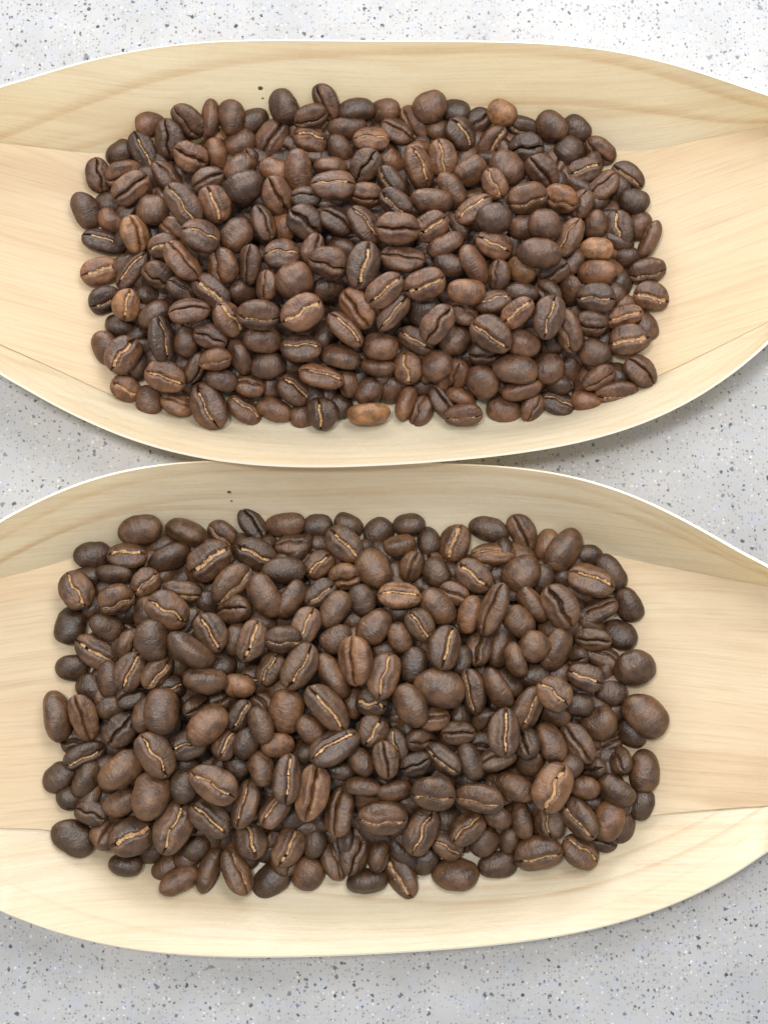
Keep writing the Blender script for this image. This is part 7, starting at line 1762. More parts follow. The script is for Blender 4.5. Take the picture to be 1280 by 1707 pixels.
('l',1,5,0,1.63,-27.61,3.99,0.668,-0.689,-0.272,0.059,0.832,0.943,0.889),
('l',1,1,0,1.79,-30.49,3.66,0.501,0.8,0.234,0.234,0.786,0.885,0.95),
('l',1,9,0,3.47,-35.1,3.15,0.993,-0.001,0.065,-0.101,0.913,0.891,1.045),
('l',1,7,0,2.8,-42.14,3.36,0.242,-0.714,0.613,-0.236,0.906,0.895,0.998),
('l',2,9,0,4.22,-46.66,3.55,0.783,-0.58,-0.016,0.223,0.787,0.831,0.911),
('l',1,6,0,1.65,-50.5,3.22,0.917,0.058,-0.138,0.369,0.798,0.904,1.028),
('l',2,11,0,4.43,-59.99,3.81,0.445,-0.618,-0.514,0.396,0.8,0.921,0.963),
('l',2,8,0,0.6,-63.9,3.79,0.597,0.677,-0.405,-0.142,0.923,0.866,0.988),
('l',1,10,0,3.87,-71.03,3.73,0.722,0.589,0.162,0.326,0.919,0.881,0.912),
('l',1,7,0,3.96,-77.46,3.52,0.712,-0.564,0.276,-0.315,0.913,0.821,1.019),
('l',1,7,0,6.27,-14.26,3.64,0.439,0.805,-0.206,-0.342,0.791,0.837,0.988),
('l',1,6,0,10.11,-21.46,3.57,0.809,0.292,0.316,0.401,0.85,0.913,0.925),
('l',1,2,0,7.64,-23.87,3.71,0.522,0.725,0.329,0.307,0.901,0.88,1.023),
('l',1,0,0,6.29,-26.56,3.37,0.223,-0.752,-0.571,0.243,0.858,0.906,0.995),
('l',2,7,0,8.89,-31.16,3.27,0.778,-0.139,-0.245,0.562,0.866,0.903,0.949),
('l',1,1,0,9.84,-44.45,3.64,0.478,0.843,0.248,0.011,0.877,0.911,0.911),
('l',2,5,0,6.24,-48.5,3.12,0.864,-0.183,-0.063,0.465,0.814,0.818,1.011),
('l',1,4,0,6.45,-59.94,3.7,0.404,0.657,0.567,0.289,0.838,0.944,0.888),
('l',2,1,0,6.26,-63.88,3.38,0.869,0.408,-0.183,-0.214,0.852,0.817,0.991),
('l',2,7,0,10.89,-13.85,2.94,0.714,0.048,-0.093,-0.693,0.92,0.85,0.948),
('l',1,8,0,13.77,-17.56,3.29,0.943,0.277,0.03,-0.18,0.837,0.932,0.974),
('l',1,1,0,11.8,-26.89,4.41,0.456,-0.767,-0.093,-0.441,0.881,0.925,1.02),
('l',1,7,0,11.42,-31.11,3.85,0.481,-0.535,0.444,-0.534,0.905,0.904,0.908),
('l',1,7,0,9.68,-36.58,3.4,0.701,-0.238,-0.168,0.651,0.799,0.943,1.044),
('l',1,7,0,13.46,-39.77,3.82,0.503,0.567,-0.273,-0.592,0.812,0.874,0.918),
('l',1,3,0,14.66,-44.26,3.54,0.464,0.722,-0.465,-0.219,0.837,0.86,0.959),
('l',1,10,0,9.07,-48.86,3.63,0.512,-0.61,0.318,-0.514,0.836,0.812,1.012),
('l',2,1,0,10.6,-55.06,3.05,0.21,-0.794,-0.564,0.087,0.793,0.811,0.95),
('l',1,7,0,9.8,-60.36,3.0,0.89,-0.05,-0.152,0.427,0.88,0.929,0.898),
('l',2,7,0,13.4,-61.82,3.58,0.325,-0.745,0.429,-0.394,0.801,0.839,1.028),
('l',1,4,0,11.68,-72.79,3.75,0.58,-0.81,-0.082,0.001,0.846,0.908,0.917),
('l',2,10,0,19.37,-14.18,3.16,0.696,-0.212,-0.131,0.674,0.802,0.892,0.958),
('l',1,9,0,16.32,-23.24,3.61,0.655,0.717,0.216,0.096,0.867,0.834,1.045),
('l',2,3,0,18.26,-31.02,3.73,0.88,-0.338,0.291,-0.164,0.85,0.934,0.941),
('l',2,4,0,15.04,-35.09,3.23,0.812,-0.329,-0.158,0.455,0.883,0.843,0.915),
('l',2,11,0,17.66,-39.17,3.41,0.689,-0.316,-0.132,0.639,0.896,0.831,1.051),
('l',1,3,0,14.19,-51.36,3.68,0.708,-0.396,0.243,-0.531,0.859,0.933,1.035),
('l',1,11,0,17.3,-53.87,3.1,0.228,0.968,0.105,0.014,0.857,0.887,0.952),
('l',2,11,0,18.03,-56.32,3.39,0.32,-0.932,0.138,0.095,0.818,0.868,1.009),
('l',2,7,0,17.95,-61.19,3.62,0.415,-0.869,0.089,-0.254,0.804,0.868,0.944),
('l',2,7,0,14.91,-65.39,3.49,0.784,-0.466,-0.24,0.334,0.915,0.832,1.034),
('l',2,0,0,17.61,-72.51,3.08,0.731,0.143,0.145,0.652,0.917,0.807,0.99),
('l',2,8,0,22.39,-17.74,3.93,0.238,-0.866,0.16,-0.41,0.828,0.945,0.915),
('l',1,3,0,22.44,-20.65,3.42,0.496,-0.851,0.135,-0.112,0.812,0.811,1.032),
('l',1,2,0,23.75,-35.21,3.9,0.544,-0.827,-0.053,-0.133,0.895,0.939,0.973),
('l',2,7,0,22.42,-37.37,3.81,0.731,-0.363,0.395,-0.42,0.919,0.908,1.021),
('l',2,7,0,20.44,-38.79,3.8,0.803,-0.554,0.136,-0.172,0.791,0.925,1.029),
('l',1,1,0,19.44,-43.99,3.59,0.852,0.517,-0.065,0.057,0.818,0.872,0.935),
('l',1,2,0,22.05,-61.38,3.26,0.805,-0.235,0.096,-0.537,0.898,0.837,1.046),
('l',2,11,0,20.29,-64.89,3.32,0.941,-0.303,0.046,-0.143,0.795,0.876,1.031),
('l',2,4,0,19.81,-68.61,3.69,0.561,0.79,-0.191,-0.153,0.785,0.888,0.957),
('l',1,4,0,27.67,-10.44,3.94,0.475,0.566,-0.372,-0.561,0.885,0.917,0.91),
('l',2,11,0,22.42,-13.2,3.54,0.456,0.713,0.419,0.329,0.84,0.845,0.945),
('l',2,4,0,22.97,-23.41,3.78,0.559,-0.747,0.358,-0.026,0.843,0.873,1.05),
('l',2,3,0,27.13,-27.68,3.63,0.615,-0.768,0.122,-0.13,0.858,0.854,0.927),
('l',1,4,0,25.8,-34.18,3.03,0.087,-0.969,-0.218,-0.078,0.865,0.86,0.96),
('l',1,7,0,27.11,-36.2,3.7,0.255,0.755,-0.461,-0.391,0.865,0.888,1.005),
('l',1,3,0,23.93,-43.75,3.04,0.137,0.798,-0.579,0.093,0.868,0.915,0.89),
('l',1,2,0,26.81,-57.74,3.48,0.733,0.042,-0.272,-0.622,0.885,0.907,1.036),
('l',2,8,0,26.07,-68.18,3.91,0.649,0.744,0.12,0.108,0.809,0.936,1.04),
('l',1,5,0,25.9,-71.83,3.16,0.133,-0.89,-0.406,-0.158,0.814,0.909,0.913),
('l',2,9,0,31.87,-10.95,3.29,0.247,0.865,-0.419,-0.12,0.921,0.913,1.011),
('l',1,11,0,29.87,-15.0,3.34,0.322,0.762,0.56,0.046,0.878,0.839,0.965),
('l',2,0,0,30.94,-25.86,3.62,0.732,-0.346,0.279,-0.516,0.917,0.922,1.038),
('l',1,3,0,29.51,-29.95,3.13,0.875,0.191,-0.031,0.443,0.837,0.888,0.962),
('l',2,11,0,29.31,-49.37,3.67,0.818,0.49,0.283,0.103,0.9,0.812,1.003),
('l',1,2,0,29.45,-57.01,3.48,0.847,-0.471,0.164,-0.183,0.858,0.857,0.896),
('l',2,0,0,28.13,-60.24,4.06,0.656,-0.726,-0.165,-0.122,0.847,0.945,0.963),
('l',2,11,0,30.42,-68.83,3.03,0.909,-0.188,-0.03,-0.371,0.899,0.817,0.924),
('l',1,10,0,30.75,-73.39,2.94,0.834,0.081,0.119,0.532,0.828,0.823,0.928),
('l',2,7,0,34.49,-14.34,3.52,0.622,-0.774,-0.114,0.033,0.867,0.819,0.986),
('l',2,2,0,34.95,-18.63,2.92,0.857,-0.131,0.054,0.495,0.834,0.809,0.891),
('l',2,6,0,33.47,-25.92,3.56,0.375,-0.628,0.671,-0.118,0.906,0.828,1.028),
('l',1,0,0,30.92,-39.56,3.7,0.824,0.517,0.144,0.182,0.919,0.903,1.02),
('l',2,4,0,34.96,-47.51,3.49,0.433,0.691,0.477,0.327,0.784,0.824,1.05),
('l',1,8,0,37.32,-49.43,3.43,0.363,-0.908,-0.132,-0.162,0.824,0.841,0.897),
('l',1,8,0,33.4,-52.81,3.88,0.707,0.568,0.185,0.378,0.918,0.931,1.007),
('l',1,9,0,36.47,-56.65,3.37,0.941,0.229,-0.211,0.131,0.81,0.873,0.903),
('l',2,9,0,34.3,-61.24,3.45,0.834,-0.292,0.097,0.457,0.883,0.869,0.93),
('l',2,0,0,35.17,-68.87,3.46,0.725,-0.371,-0.302,0.496,0.901,0.834,1.041),
('l',2,10,0,37.19,-15.08,3.15,0.154,-0.776,-0.603,0.098,0.921,0.908,1.008),
('l',1,10,0,38.83,-19.84,3.63,0.387,0.732,-0.454,-0.329,0.791,0.905,0.914),
('l',1,9,0,41.63,-23.15,3.11,0.102,0.891,0.421,-0.136,0.852,0.887,0.925),
('l',1,1,0,40.79,-34.45,3.28,0.004,0.729,-0.657,0.193,0.868,0.819,1.027),
('l',2,1,0,38.96,-39.42,3.73,0.34,-0.786,0.393,-0.335,0.923,0.928,0.949),
('l',2,3,0,40.64,-50.59,3.53,0.726,0.334,-0.408,-0.442,0.821,0.825,0.906),
('l',2,3,0,38.44,-53.69,3.21,0.231,0.965,0.09,0.081,0.8,0.915,0.979),
('l',1,7,0,39.2,-68.41,3.2,0.25,-0.864,-0.436,0.02,0.868,0.929,0.94),
('l',1,3,0,43.07,-14.34,3.36,0.807,0.01,-0.252,-0.534,0.907,0.866,0.934),
('l',2,4,0,44.76,-19.39,3.52,0.446,-0.889,0.105,-0.001,0.823,0.88,0.995),
('l',2,8,0,46.44,-26.12,4.03,0.808,-0.491,0.298,-0.13,0.838,0.938,1.023),
('l',1,3,0,44.31,-27.94,3.66,0.652,-0.39,-0.462,0.459,0.814,0.855,0.933),
('l',1,0,0,45.08,-31.56,3.28,0.353,0.829,-0.417,-0.116,0.884,0.81,0.975),
('l',1,6,0,45.78,-36.12,3.58,0.376,0.884,-0.159,-0.23,0.906,0.869,0.893),
('l',2,4,0,43.32,-39.36,3.68,0.74,-0.666,-0.067,-0.065,0.885,0.849,0.995),
('l',1,7,0,44.33,-43.05,3.76,0.547,-0.528,0.582,-0.288,0.869,0.852,0.979),
('l',1,10,0,43.03,-49.81,3.69,0.638,-0.398,0.312,-0.58,0.856,0.91,1.039),
('l',2,11,0,45.68,-56.34,3.38,0.775,-0.249,-0.123,0.568,0.904,0.946,0.994),
('l',1,8,0,42.03,-60.02,3.89,0.68,-0.68,0.273,0.004,0.803,0.896,1.036),
('l',1,7,0,41.91,-64.54,3.54,0.765,-0.644,-0.018,-0.026,0.914,0.824,0.973),
('l',2,4,0,50.16,-36.79,3.86,0.595,0.461,0.223,0.619,0.832,0.84,1.012),
('l',2,3,0,50.49,-40.36,3.92,0.552,-0.812,-0.188,0.016,0.914,0.863,0.924),
('l',1,5,0,50.94,-46.51,3.49,0.114,-0.932,-0.344,-0.01,0.85,0.863,1.039),
('l',1,8,0,48.48,-49.42,3.49,0.895,-0.407,0.012,-0.182,0.903,0.808,0.993),
('l',1,2,0,49.93,-56.64,3.18,0.082,-0.989,0.11,-0.046,0.861,0.941,0.942),
('l',1,7,0,49.3,-59.77,3.52,0.287,0.742,0.548,0.259,0.918,0.826,0.994),
('l',1,4,0,50.2,-62.6,3.63,0.213,0.89,0.328,0.234,0.787,0.849,1.025),
('l',2,0,0,49.8,-68.98,3.37,0.936,-0.104,0.109,-0.318,0.789,0.907,1.018),
('l',1,7,0,52.75,-65.1,4.01,0.642,-0.443,0.17,-0.603,0.837,0.812,0.984),
('l',2,3,0,-58.02,-36.59,4.92,0.702,0.634,-0.183,-0.27,0.784,0.899,1.043),
('l',1,5,0,-60.81,-46.47,4.63,0.846,0.03,0.171,-0.504,0.815,0.907,0.95),
('l',1,1,0,-54.22,-52.98,4.21,0.05,-0.906,0.418,0.036,0.829,0.858,0.917),
('l',2,5,0,-57.84,-63.58,5.14,0.395,-0.634,0.313,-0.587,0.877,0.891,1.014),
('l',2,7,0,-54.56,-20.48,4.63,0.738,-0.6,0.244,-0.189,0.872,0.946,0.948),
('l',1,2,0,-52.58,-33.7,4.05,0.577,-0.569,0.411,-0.418,0.866,0.827,0.885),
('l',1,1,0,-51.8,-37.51,3.88,0.858,-0.215,0.321,-0.339,0.784,0.853,0.963),
('l',1,3,0,-51.18,-43.5,3.8,0.192,0.824,-0.499,-0.187,0.853,0.932,0.892),
('l',1,8,0,-52.03,-50.06,3.78,0.716,0.218,0.138,0.649,0.816,0.838,0.901),
('l',1,8,0,-53.78,-59.5,4.31,0.577,0.806,0.13,0.032,0.911,0.885,1.027),
('l',1,9,0,-52.92,-67.8,4.37,0.822,-0.541,0.002,0.179,0.915,0.938,1.029),
('l',2,4,0,-50.69,-15.12,3.92,0.765,-0.466,-0.092,0.434,0.91,0.856,1.03),
('l',1,6,0,-46.88,-26.23,3.74,0.464,0.68,-0.506,-0.259,0.822,0.886,0.958),
('l',1,6,0,-50.02,-32.04,3.71,0.148,0.733,0.575,0.332,0.865,0.849,0.902),
('l',2,7,0,-45.37,-38.34,3.73,0.934,0.273,0.2,-0.112,0.895,0.847,0.938),
('l',1,2,0,-47.66,-47.94,3.8,0.753,-0.058,-0.282,-0.591,0.926,0.856,1.004),
('l',1,6,0,-49.31,-69.38,4.04,0.288,0.874,-0.171,-0.353,0.874,0.875,1.014),
('l',2,4,0,-42.17,-15.95,3.6,0.79,-0.391,0.341,-0.325,0.858,0.854,0.907),
('l',2,5,0,-44.94,-20.74,3.36,0.889,0.088,-0.203,-0.401,0.845,0.93,1.028),
('l',1,7,0,-42.88,-31.84,3.6,0.704,-0.42,0.341,-0.461,0.8,0.82,0.925),
('l',1,7,0,-40.75,-36.23,3.96,0.475,0.553,-0.442,-0.523,0.901,0.939,0.92),
('l',2,8,0,-45.3,-49.41,3.6,0.928,-0.362,-0.056,0.064,0.885,0.821,0.891),
('l',1,5,0,-43.48,-58.77,3.6,0.222,0.706,0.555,0.379,0.848,0.813,0.991),
('l',2,9,0,-40.78,-63.08,3.78,0.631,0.733,0.24,-0.083,0.838,0.841,0.888),
('l',2,6,0,-44.41,-72.68,3.3,0.82,0.034,0.205,0.533,0.852,0.909,0.971),
('l',1,1,0,-39.25,-19.15,3.53,0.559,-0.709,-0.397,0.161,0.831,0.817,0.945),
('l',2,0,0,-35.7,-34.02,3.6,0.458,0.625,0.568,0.278,0.912,0.823,0.928),
('l',1,2,0,-37.6,-40.52,3.77,0.688,0.346,-0.089,0.631,0.882,0.891,0.997),
('l',1,5,0,-37.14,-44.97,3.88,0.501,0.688,-0.396,-0.343,0.862,0.936,1.025),
('l',2,1,0,-36.55,-49.7,3.6,0.295,-0.9,0.282,-0.153,0.804,0.814,0.977),
('l',1,9,0,-35.87,-57.95,3.6,0.864,0.259,0.2,0.383,0.912,0.886,1.025),
('l',1,3,0,-38.11,-65.43,3.61,0.906,-0.003,0.292,-0.307,0.847,0.866,1.026),
('l',1,6,0,-35.25,-68.13,3.11,0.173,0.978,-0.076,-0.089,0.79,0.842,0.985),
('l',2,9,0,-35.89,-70.08,3.7,0.774,0.585,-0.038,-0.238,0.903,0.868,0.95),
('l',2,8,0,-32.99,-18.19,3.54,0.388,0.717,-0.485,-0.317,0.901,0.879,0.889),
('l',1,2,0,-31.81,-23.3,4.24,0.38,-0.68,-0.199,0.595,0.858,0.921,1.007),
('l',1,11,0,-30.9,-27.94,3.71,0.679,-0.408,0.305,-0.529,0.855,0.924,1.016),
('l',1,1,0,-34.73,-30.11,4.24,0.607,-0.697,0.355,0.139,0.881,0.936,0.899),
('l',2,1,0,-34.25,-35.42,3.71,0.709,0.534,0.107,0.449,0.919,0.845,1.025),
('l',1,5,0,-33.11,-42.51,3.78,0.353,0.659,-0.472,-0.467,0.844,0.894,0.929),
('l',1,2,0,-31.98,-50.67,3.81,0.579,0.773,-0.245,-0.09,0.79,0.918,1.02),
('l',1,4,0,-29.53,-52.99,3.77,0.617,0.644,0.356,0.277,0.802,0.888,0.901),
('l',1,0,0,-29.32,-58.06,3.6,0.384,-0.91,0.078,-0.131,0.846,0.908,0.897),
('l',1,10,0,-33.41,-61.08,3.47,0.756,0.534,0.241,0.293,0.892,0.813,0.987),
('l',2,11,0,-33.01,-65.94,3.3,0.978,-0.073,0.174,-0.086,0.799,0.946,1.003),
('l',2,6,0,-29.64,-71.45,3.7,0.814,-0.517,-0.204,0.169,0.886,0.894,0.925),
('l',1,1,0,-29.92,-17.66,3.59,0.662,0.296,-0.01,-0.689,0.927,0.916,1.026),
('l',2,2,0,-25.66,-32.0,3.6,0.252,-0.96,0.087,-0.087,0.899,0.934,0.97),
('l',1,5,0,-29.52,-39.05,3.61,0.671,0.359,0.376,0.528,0.795,0.889,0.925),
('l',1,7,0,-25.79,-41.39,3.92,0.473,-0.536,-0.549,0.433,0.889,0.941,0.9),
('l',1,2,0,-27.55,-48.77,3.92,0.544,0.782,-0.301,0.053,0.884,0.915,1.007),
('l',1,2,0,-26.8,-51.91,3.83,0.758,0.553,-0.159,-0.308,0.924,0.93,0.995),
('l',1,3,0,-24.97,-55.88,3.6,0.904,-0.138,0.153,-0.375,0.832,0.92,0.906),
('l',1,8,0,-27.37,-64.95,3.64,0.53,0.773,-0.32,-0.134,0.921,0.874,0.998),
('l',1,5,0,-24.07,-69.99,3.67,0.848,-0.528,0.027,-0.036,0.918,0.905,0.944),
('l',1,10,0,-25.02,-17.55,3.53,0.803,0.518,-0.05,-0.29,0.911,0.834,0.925),
('l',1,3,0,-20.67,-26.01,3.7,0.349,-0.749,-0.356,0.435,0.789,0.853,0.986),
('l',1,4,0,-19.11,-34.52,3.95,0.668,0.696,-0.005,-0.263,0.82,0.916,0.933),
('l',1,4,0,-23.68,-35.37,3.73,0.576,0.811,-0.01,0.099,0.837,0.89,1.007),
('l',1,2,0,-23.5,-42.47,3.6,0.767,-0.262,0.286,-0.511,0.897,0.944,1.005),
('l',1,10,0,-20.36,-51.78,3.7,0.772,-0.606,0.159,0.104,0.85,0.822,1.028),
('l',2,6,0,-23.12,-59.09,3.6,0.945,-0.023,0.292,-0.145,0.811,0.83,0.959),
('l',2,6,0,-24.7,-63.39,3.53,0.078,0.824,-0.561,0.007,0.9,0.944,1.018),
('l',2,3,0,-20.35,-66.23,3.3,0.713,0.096,0.148,0.678,0.831,0.933,1.043),
('l',1,1,0,-20.02,-15.88,3.42,0.778,-0.395,-0.185,0.452,0.892,0.839,1.034),
('l',2,4,0,-15.38,-22.97,3.41,0.93,-0.204,0.226,-0.206,0.845,0.933,0.962),
('l',2,10,0,-17.45,-29.67,3.6,0.276,-0.704,-0.646,0.103,0.897,0.912,0.961),
('l',1,5,0,-15.33,-34.2,3.6,0.662,-0.481,0.109,-0.565,0.802,0.819,0.949),
('l',1,4,0,-14.6,-37.46,3.61,0.672,0.697,0.194,0.159,0.92,0.841,0.936),
('l',1,7,0,-17.6,-47.01,3.6,0.272,-0.952,-0.12,0.079,0.86,0.808,0.902),
('l',2,3,0,-18.28,-49.68,3.82,0.797,-0.541,0.224,-0.145,0.896,0.909,1.017),
('l',1,5,0,-18.25,-57.07,3.8,0.647,0.589,0.126,0.468,0.914,0.838,0.993),
('l',1,11,0,-14.76,-69.23,3.78,0.709,-0.509,0.192,-0.449,0.805,0.924,1.009),
('l',2,3,0,-10.0,-12.22,3.61,0.205,-0.941,0.06,0.262,0.913,0.839,0.89),
('l',2,3,0,-12.53,-16.82,3.3,0.723,-0.105,0.048,0.681,0.925,0.878,0.961),
('l',1,11,0,-14.57,-27.79,3.95,0.636,0.738,-0.093,-0.208,0.902,0.934,0.902),
('l',2,5,0,-10.68,-34.27,3.6,0.273,0.784,0.53,0.172,0.923,0.879,0.975),
('l',1,7,0,-14.6,-39.57,3.79,0.559,0.766,-0.311,0.064,0.909,0.824,0.907),
('l',1,4,0,-9.85,-43.92,3.6,0.101,-0.958,0.192,-0.187,0.787,0.844,0.91),
('l',1,11,0,-9.84,-58.88,3.58,0.647,0.757,0.053,-0.077,0.881,0.818,0.992),
('l',1,10,0,-10.3,-60.91,3.32,0.916,-0.318,-0.045,0.241,0.891,0.935,0.937),
('l',1,0,0,-10.31,-69.07,3.88,0.644,0.763,-0.044,0.035,0.888,0.926,0.92),
('l',1,10,0,-6.36,-16.83,3.37,0.836,0.297,0.031,-0.46,0.824,0.824,1.029),
('l',1,8,0,-7.76,-21.93,3.44,0.392,-0.797,-0.458,0.017,0.874,0.836,0.933),
('l',1,2,0,-8.31,-39.94,3.6,0.983,0.082,-0.085,0.14,0.925,0.922,0.966),
('l',1,8,0,-7.41,-49.63,3.6,0.935,-0.158,-0.116,0.295,0.926,0.916,0.923),
('l',1,1,0,-7.83,-52.66,3.6,0.991,-0.012,-0.131,-0.013,0.789,0.829,0.936),
('l',2,3,0,0.34,-19.3,3.62,0.685,-0.655,0.216,-0.232,0.921,0.843,0.933),
('l',2,0,0,-2.24,-27.95,3.6,0.114,-0.957,0.126,-0.235,0.919,0.935,0.918),
('l',1,4,0,1.49,-45.65,3.6,0.103,0.994,0.024,0.01,0.919,0.92,1.033),
('l',1,4,0,-3.76,-44.8,3.6,0.378,-0.91,-0.112,-0.128,0.863,0.867,0.902),
('l',2,2,0,-3.29,-50.14,3.75,0.459,-0.619,-0.617,0.157,0.84,0.93,0.89),
('l',2,4,0,-1.04,-56.61,4.0,0.654,0.676,0.035,-0.338,0.921,0.84,0.898),
('l',1,9,0,-3.56,-60.29,3.34,0.931,0.249,-0.052,-0.264,0.878,0.928,0.933),
('l',1,0,0,-0.37,-71.09,3.65,0.468,0.879,-0.064,0.064,0.794,0.931,0.942),
('l',1,3,0,7.12,-20.0,3.77,0.818,-0.149,0.409,-0.376,0.791,0.925,1.024),
('l',1,1,0,5.13,-29.31,3.68,0.719,0.624,-0.133,-0.275,0.836,0.86,0.981),
('l',1,6,0,5.27,-32.09,3.6,0.159,-0.961,-0.208,-0.09,0.893,0.928,0.944),
('l',1,3,0,4.42,-39.51,3.6,0.149,-0.772,0.583,-0.205,0.923,0.91,0.911),
('l',2,10,0,4.65,-50.36,4.03,0.432,0.644,0.343,0.531,0.841,0.934,0.947),
('l',1,4,0,2.72,-54.9,3.6,0.327,0.888,-0.321,-0.039,0.907,0.879,1.039),
('l',1,5,0,6.27,-56.91,3.81,0.777,-0.583,0.174,-0.161,0.881,0.914,0.953),
('l',2,10,0,3.43,-64.91,3.79,0.666,-0.398,0.442,-0.45,0.834,0.898,1.039),
('l',2,8,0,6.67,-66.32,3.55,0.638,-0.336,0.026,-0.693,0.88,0.908,0.952),
('l',2,2,0,11.28,-18.74,3.53,0.535,0.748,-0.265,-0.289,0.912,0.818,0.928),
('l',1,8,0,10.2,-34.25,3.6,0.137,0.946,-0.191,-0.225,0.802,0.819,0.893),
('l',1,11,0,6.83,-41.17,3.8,0.542,-0.646,0.368,-0.392,0.856,0.898,0.888),
('l',1,8,0,10.3,-46.51,3.6,0.841,0.482,0.175,0.172,0.839,0.841,0.971),
('l',1,10,0,6.38,-54.16,3.89,0.687,0.553,0.25,0.4,0.842,0.941,0.973),
('l',1,9,0,10.67,-57.43,3.6,0.734,-0.631,-0.088,0.232,0.903,0.827,0.928),
('l',2,1,0,10.55,-68.09,3.88,0.51,-0.516,0.519,-0.452,0.914,0.921,0.973),
('l',1,4,0,16.03,-20.23,3.78,0.739,-0.388,0.337,-0.436,0.903,0.938,1.001),
('l',1,10,0,17.68,-27.43,3.49,0.831,0.481,-0.055,-0.274,0.916,0.844,0.963),
('l',1,4,0,13.36,-37.2,3.6,0.844,-0.323,0.011,-0.428,0.838,0.834,0.992),
('l',1,6,0,13.02,-48.31,4.11,0.621,0.63,0.037,0.466,0.877,0.915,0.926),
('l',2,0,0,12.15,-52.92,3.6,0.051,-0.898,0.435,0.031,0.82,0.93,0.893),
('l',1,10,0,14.82,-59.64,3.32,0.389,-0.869,-0.28,0.123,0.827,0.825,0.992),
('l',1,11,0,11.71,-65.53,3.83,0.479,0.595,-0.53,-0.368,0.871,0.923,0.977),
('l',2,6,0,18.87,-18.24,3.59,0.452,-0.889,-0.038,-0.068,0.888,0.894,1.011),
('l',1,2,0,21.78,-27.48,3.7,0.444,0.569,-0.384,-0.577,0.853,0.833,0.922),
('l',2,1,0,17.18,-35.02,3.6,0.302,0.951,0.062,0.02,0.886,0.91,0.978),
('l',1,8,0,21.96,-41.73,3.6,0.134,-0.95,-0.273,0.073,0.8,0.813,0.972),
('l',2,10,0,18.18,-46.61,3.6,0.734,-0.604,-0.11,0.289,0.817,0.808,0.953),
('l',1,0,0,17.6,-51.32,3.6,0.264,0.952,0.118,-0.104,0.851,0.886,0.916),
('l',1,2,0,17.41,-65.64,3.81,0.338,0.71,-0.425,-0.449,0.88,0.887,0.967),
('l',1,7,0,25.64,-19.28,3.43,0.696,-0.367,-0.291,0.544,0.827,0.834,1.026),
('l',2,7,0,25.02,-25.6,3.92,0.668,-0.643,-0.375,-0.006,0.798,0.88,1.036),
('l',2,7,0,23.68,-31.13,3.6,0.258,-0.719,-0.643,-0.057,0.827,0.863,0.913),
('l',1,0,0,26.05,-29.85,3.6,0.716,-0.182,-0.079,0.67,0.873,0.887,1.022),
('l',1,8,0,25.44,-40.44,3.6,0.719,0.292,0.398,0.489,0.808,0.856,0.973),
('l',1,2,0,26.86,-44.22,3.6,0.871,0.471,0.125,-0.062,0.846,0.823,1.037),
('l',1,2,0,21.83,-47.03,3.6,0.923,0.258,0.025,-0.285,0.788,0.891,0.977),
('l',2,1,0,23.38,-59.24,3.59,0.234,-0.679,-0.686,0.115,0.888,0.879,1.05),
('l',2,1,0,22.62,-68.96,3.3,0.039,0.794,-0.606,-0.016,0.876,0.862,0.997),
('l',1,6,0,31.91,-17.15,3.73,0.802,-0.372,0.338,-0.321,0.861,0.902,0.98),
('l',2,9,0,33.3,-31.0,3.57,0.66,0.716,-0.213,-0.078,0.82,0.817,0.904),
('l',2,5,0,31.18,-32.07,3.6,0.88,-0.369,0.011,0.3,0.798,0.912,1.03),
('l',1,4,0,32.01,-35.95,3.6,0.844,0.416,-0.015,0.339,0.789,0.839,1.035),
('l',1,5,0,30.27,-43.54,3.6,0.881,0.048,0.098,-0.461,0.88,0.817,0.995),
('l',2,8,0,31.8,-48.69,3.6,0.962,-0.225,-0.156,-0.002,0.881,0.843,1.0),
('l',2,1,0,32.85,-58.16,3.74,0.711,0.462,0.268,0.457,0.892,0.933,0.897),
('l',1,6,0,27.35,-63.47,3.82,0.536,-0.614,0.331,-0.476,0.886,0.884,1.039),
('l',1,8,0,37.24,-21.05,3.45,0.775,-0.34,0.263,-0.463,0.82,0.89,0.926),
('l',2,6,0,36.16,-23.41,3.3,0.958,-0.261,-0.108,0.056,0.83,0.899,0.959),
('l',2,11,0,37.48,-34.58,3.31,0.926,0.33,-0.16,-0.085,0.87,0.82,0.943),
('l',1,1,0,34.59,-36.03,3.38,0.78,-0.277,0.197,-0.525,0.812,0.852,0.984),
('l',1,1,0,33.25,-41.3,3.49,0.328,-0.857,0.397,-0.022,0.907,0.868,0.979),
('l',2,10,0,36.73,-52.27,3.77,0.387,0.837,0.11,0.371,0.798,0.859,0.899),
('l',2,5,0,36.75,-60.87,3.58,0.438,-0.843,0.13,-0.284,0.788,0.832,0.958),
('l',1,2,0,31.45,-64.28,3.5,0.338,-0.901,-0.223,0.159,0.843,0.917,1.025),
('l',1,7,0,42.42,-21.06,3.73,0.659,0.683,-0.316,-0.016,0.868,0.815,0.89),
('l',1,0,0,41.43,-31.18,3.3,0.881,-0.226,0.07,-0.41,0.885,0.834,0.959),
('l',1,4,0,42.71,-36.89,3.3,0.243,-0.92,-0.302,0.056,0.835,0.834,0.886),
('l',1,9,0,41.19,-41.65,3.78,0.571,-0.814,-0.094,-0.061,0.826,0.912,0.919),
('l',1,8,0,41.45,-46.15,3.7,0.37,0.648,0.447,0.493,0.868,0.843,0.924),
('l',2,3,0,42.96,-53.76,3.9,0.603,-0.654,0.423,-0.172,0.845,0.921,0.898),
('l',1,4,0,41.84,-56.55,3.3,0.877,-0.136,-0.012,0.461,0.829,0.88,1.032),
('l',1,5,0,40.04,-64.08,3.96,0.548,-0.726,-0.239,0.34,0.809,0.942,1.041),
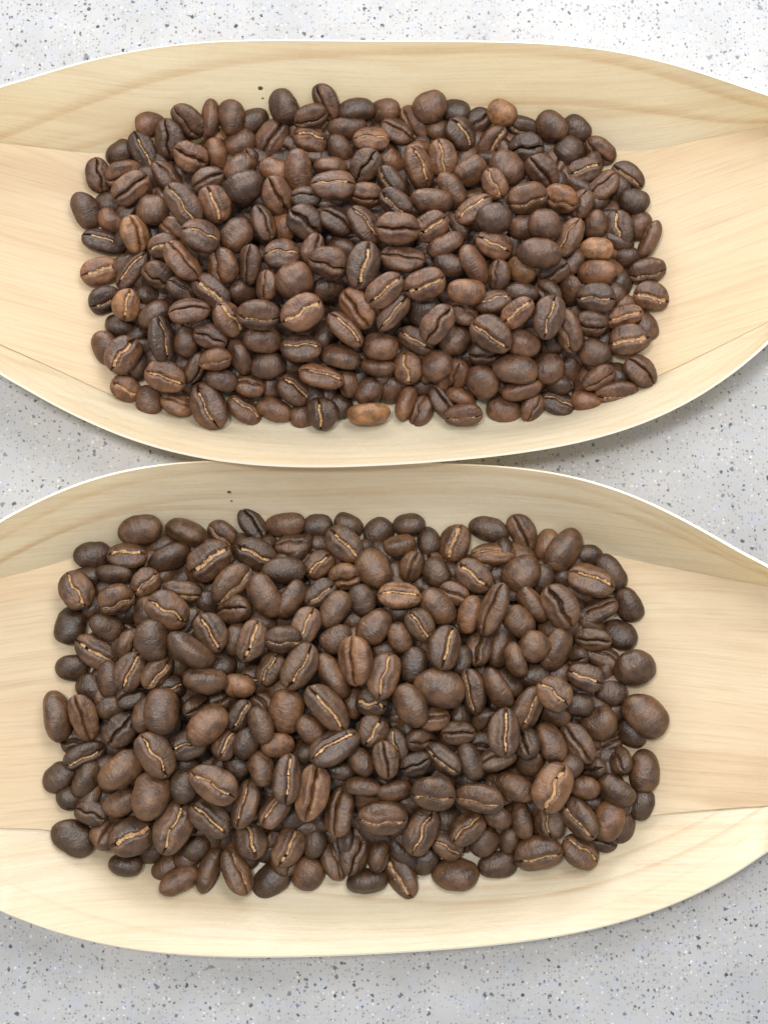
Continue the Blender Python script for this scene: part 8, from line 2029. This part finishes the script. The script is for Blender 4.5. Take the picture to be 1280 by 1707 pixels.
('l',2,0,0,46.6,-39.63,3.55,0.673,-0.38,0.234,-0.591,0.833,0.84,1.044),
('l',1,10,0,47.52,-44.4,3.9,0.78,0.612,-0.103,-0.082,0.87,0.9,0.957),
('l',1,3,0,44.23,-46.64,3.61,0.867,-0.453,-0.106,-0.177,0.805,0.881,0.961),
('l',2,5,0,45.42,-52.17,3.94,0.483,-0.732,0.313,-0.365,0.796,0.934,0.999),
('l',2,2,0,46.04,-62.52,3.6,0.774,-0.482,-0.079,0.402,0.897,0.82,1.009),
]
GROUP = {'u': 'coffee beans in the upper tray', 'l': 'coffee beans in the lower tray'}
trng = random.Random(5)


def tone_of(tr, k):
    c = TONES[k]
    if tr == 'l':
        c = (c[0] * 0.95, c[1] * 1.01, c[2] * 0.95)
    j = trng.uniform(0.88, 1.12)
    return (c[0] * j, c[1] * j, c[2] * j)


def xf(b):
    from mathutils import Quaternion
    p = Vector(b[4:7]) * MM
    return Matrix.LocRotScale(p, Quaternion(b[7:11]), Vector(b[11:14]))


for b in BEANS:
    o = link('coffee_bean', BEAN[b[2]])
    o.matrix_world = xf(b)
    o.color = (*tone_of(b[0], b[1]), 1)
    o['label'] = b[14]
    o['category'] = 'coffee bean'
    o['group'] = GROUP[b[0]]
    if b[3]:
        k = link('silverskin', (BROAD if b[3] == 2 else SKIN)[b[2]], o)


def make_rest():
    V, F, MI, COL = [], [], [], []
    for b in REST:
        m = xf(b)
        bv, bf, sv, sf = LOW[b[2]]
        if b[3] == 2:
            sv, sf = BROAD_LOW[b[2]]
        col = tone_of(b[0], b[1])
        parts = [(bv, bf, 0)] + ([(sv, sf, 1)] if b[3] else [])
        for (vs, fs, mi) in parts:
            k = len(V)
            V.extend(tuple(m @ (v * MM)) for v in vs)
            F.extend(tuple(i + k for i in f) for f in fs)
            MI.extend([mi] * len(fs))
            COL.extend([(*col, 1.0)] * len(vs))
    me = bpy.data.meshes.new('coffee_bean_heap')
    me.from_pydata(V, [], F)
    me.materials.append(M_BEAN_J)
    me.materials.append(M_SKIN)
    me.polygons.foreach_set('use_smooth', [True] * len(F))
    me.polygons.foreach_set('material_index', MI)
    at = me.attributes.new('tone', 'FLOAT_COLOR', 'POINT')
    at.data.foreach_set('color', [c for q in COL for c in q])
    me.update()
    o = link('coffee_bean_heap', me)
    o['kind'] = 'stuff'
    o['label'] = 'coffee beans half buried between and under the topmost beans of both trays'
    o['category'] = 'coffee beans'


make_rest()
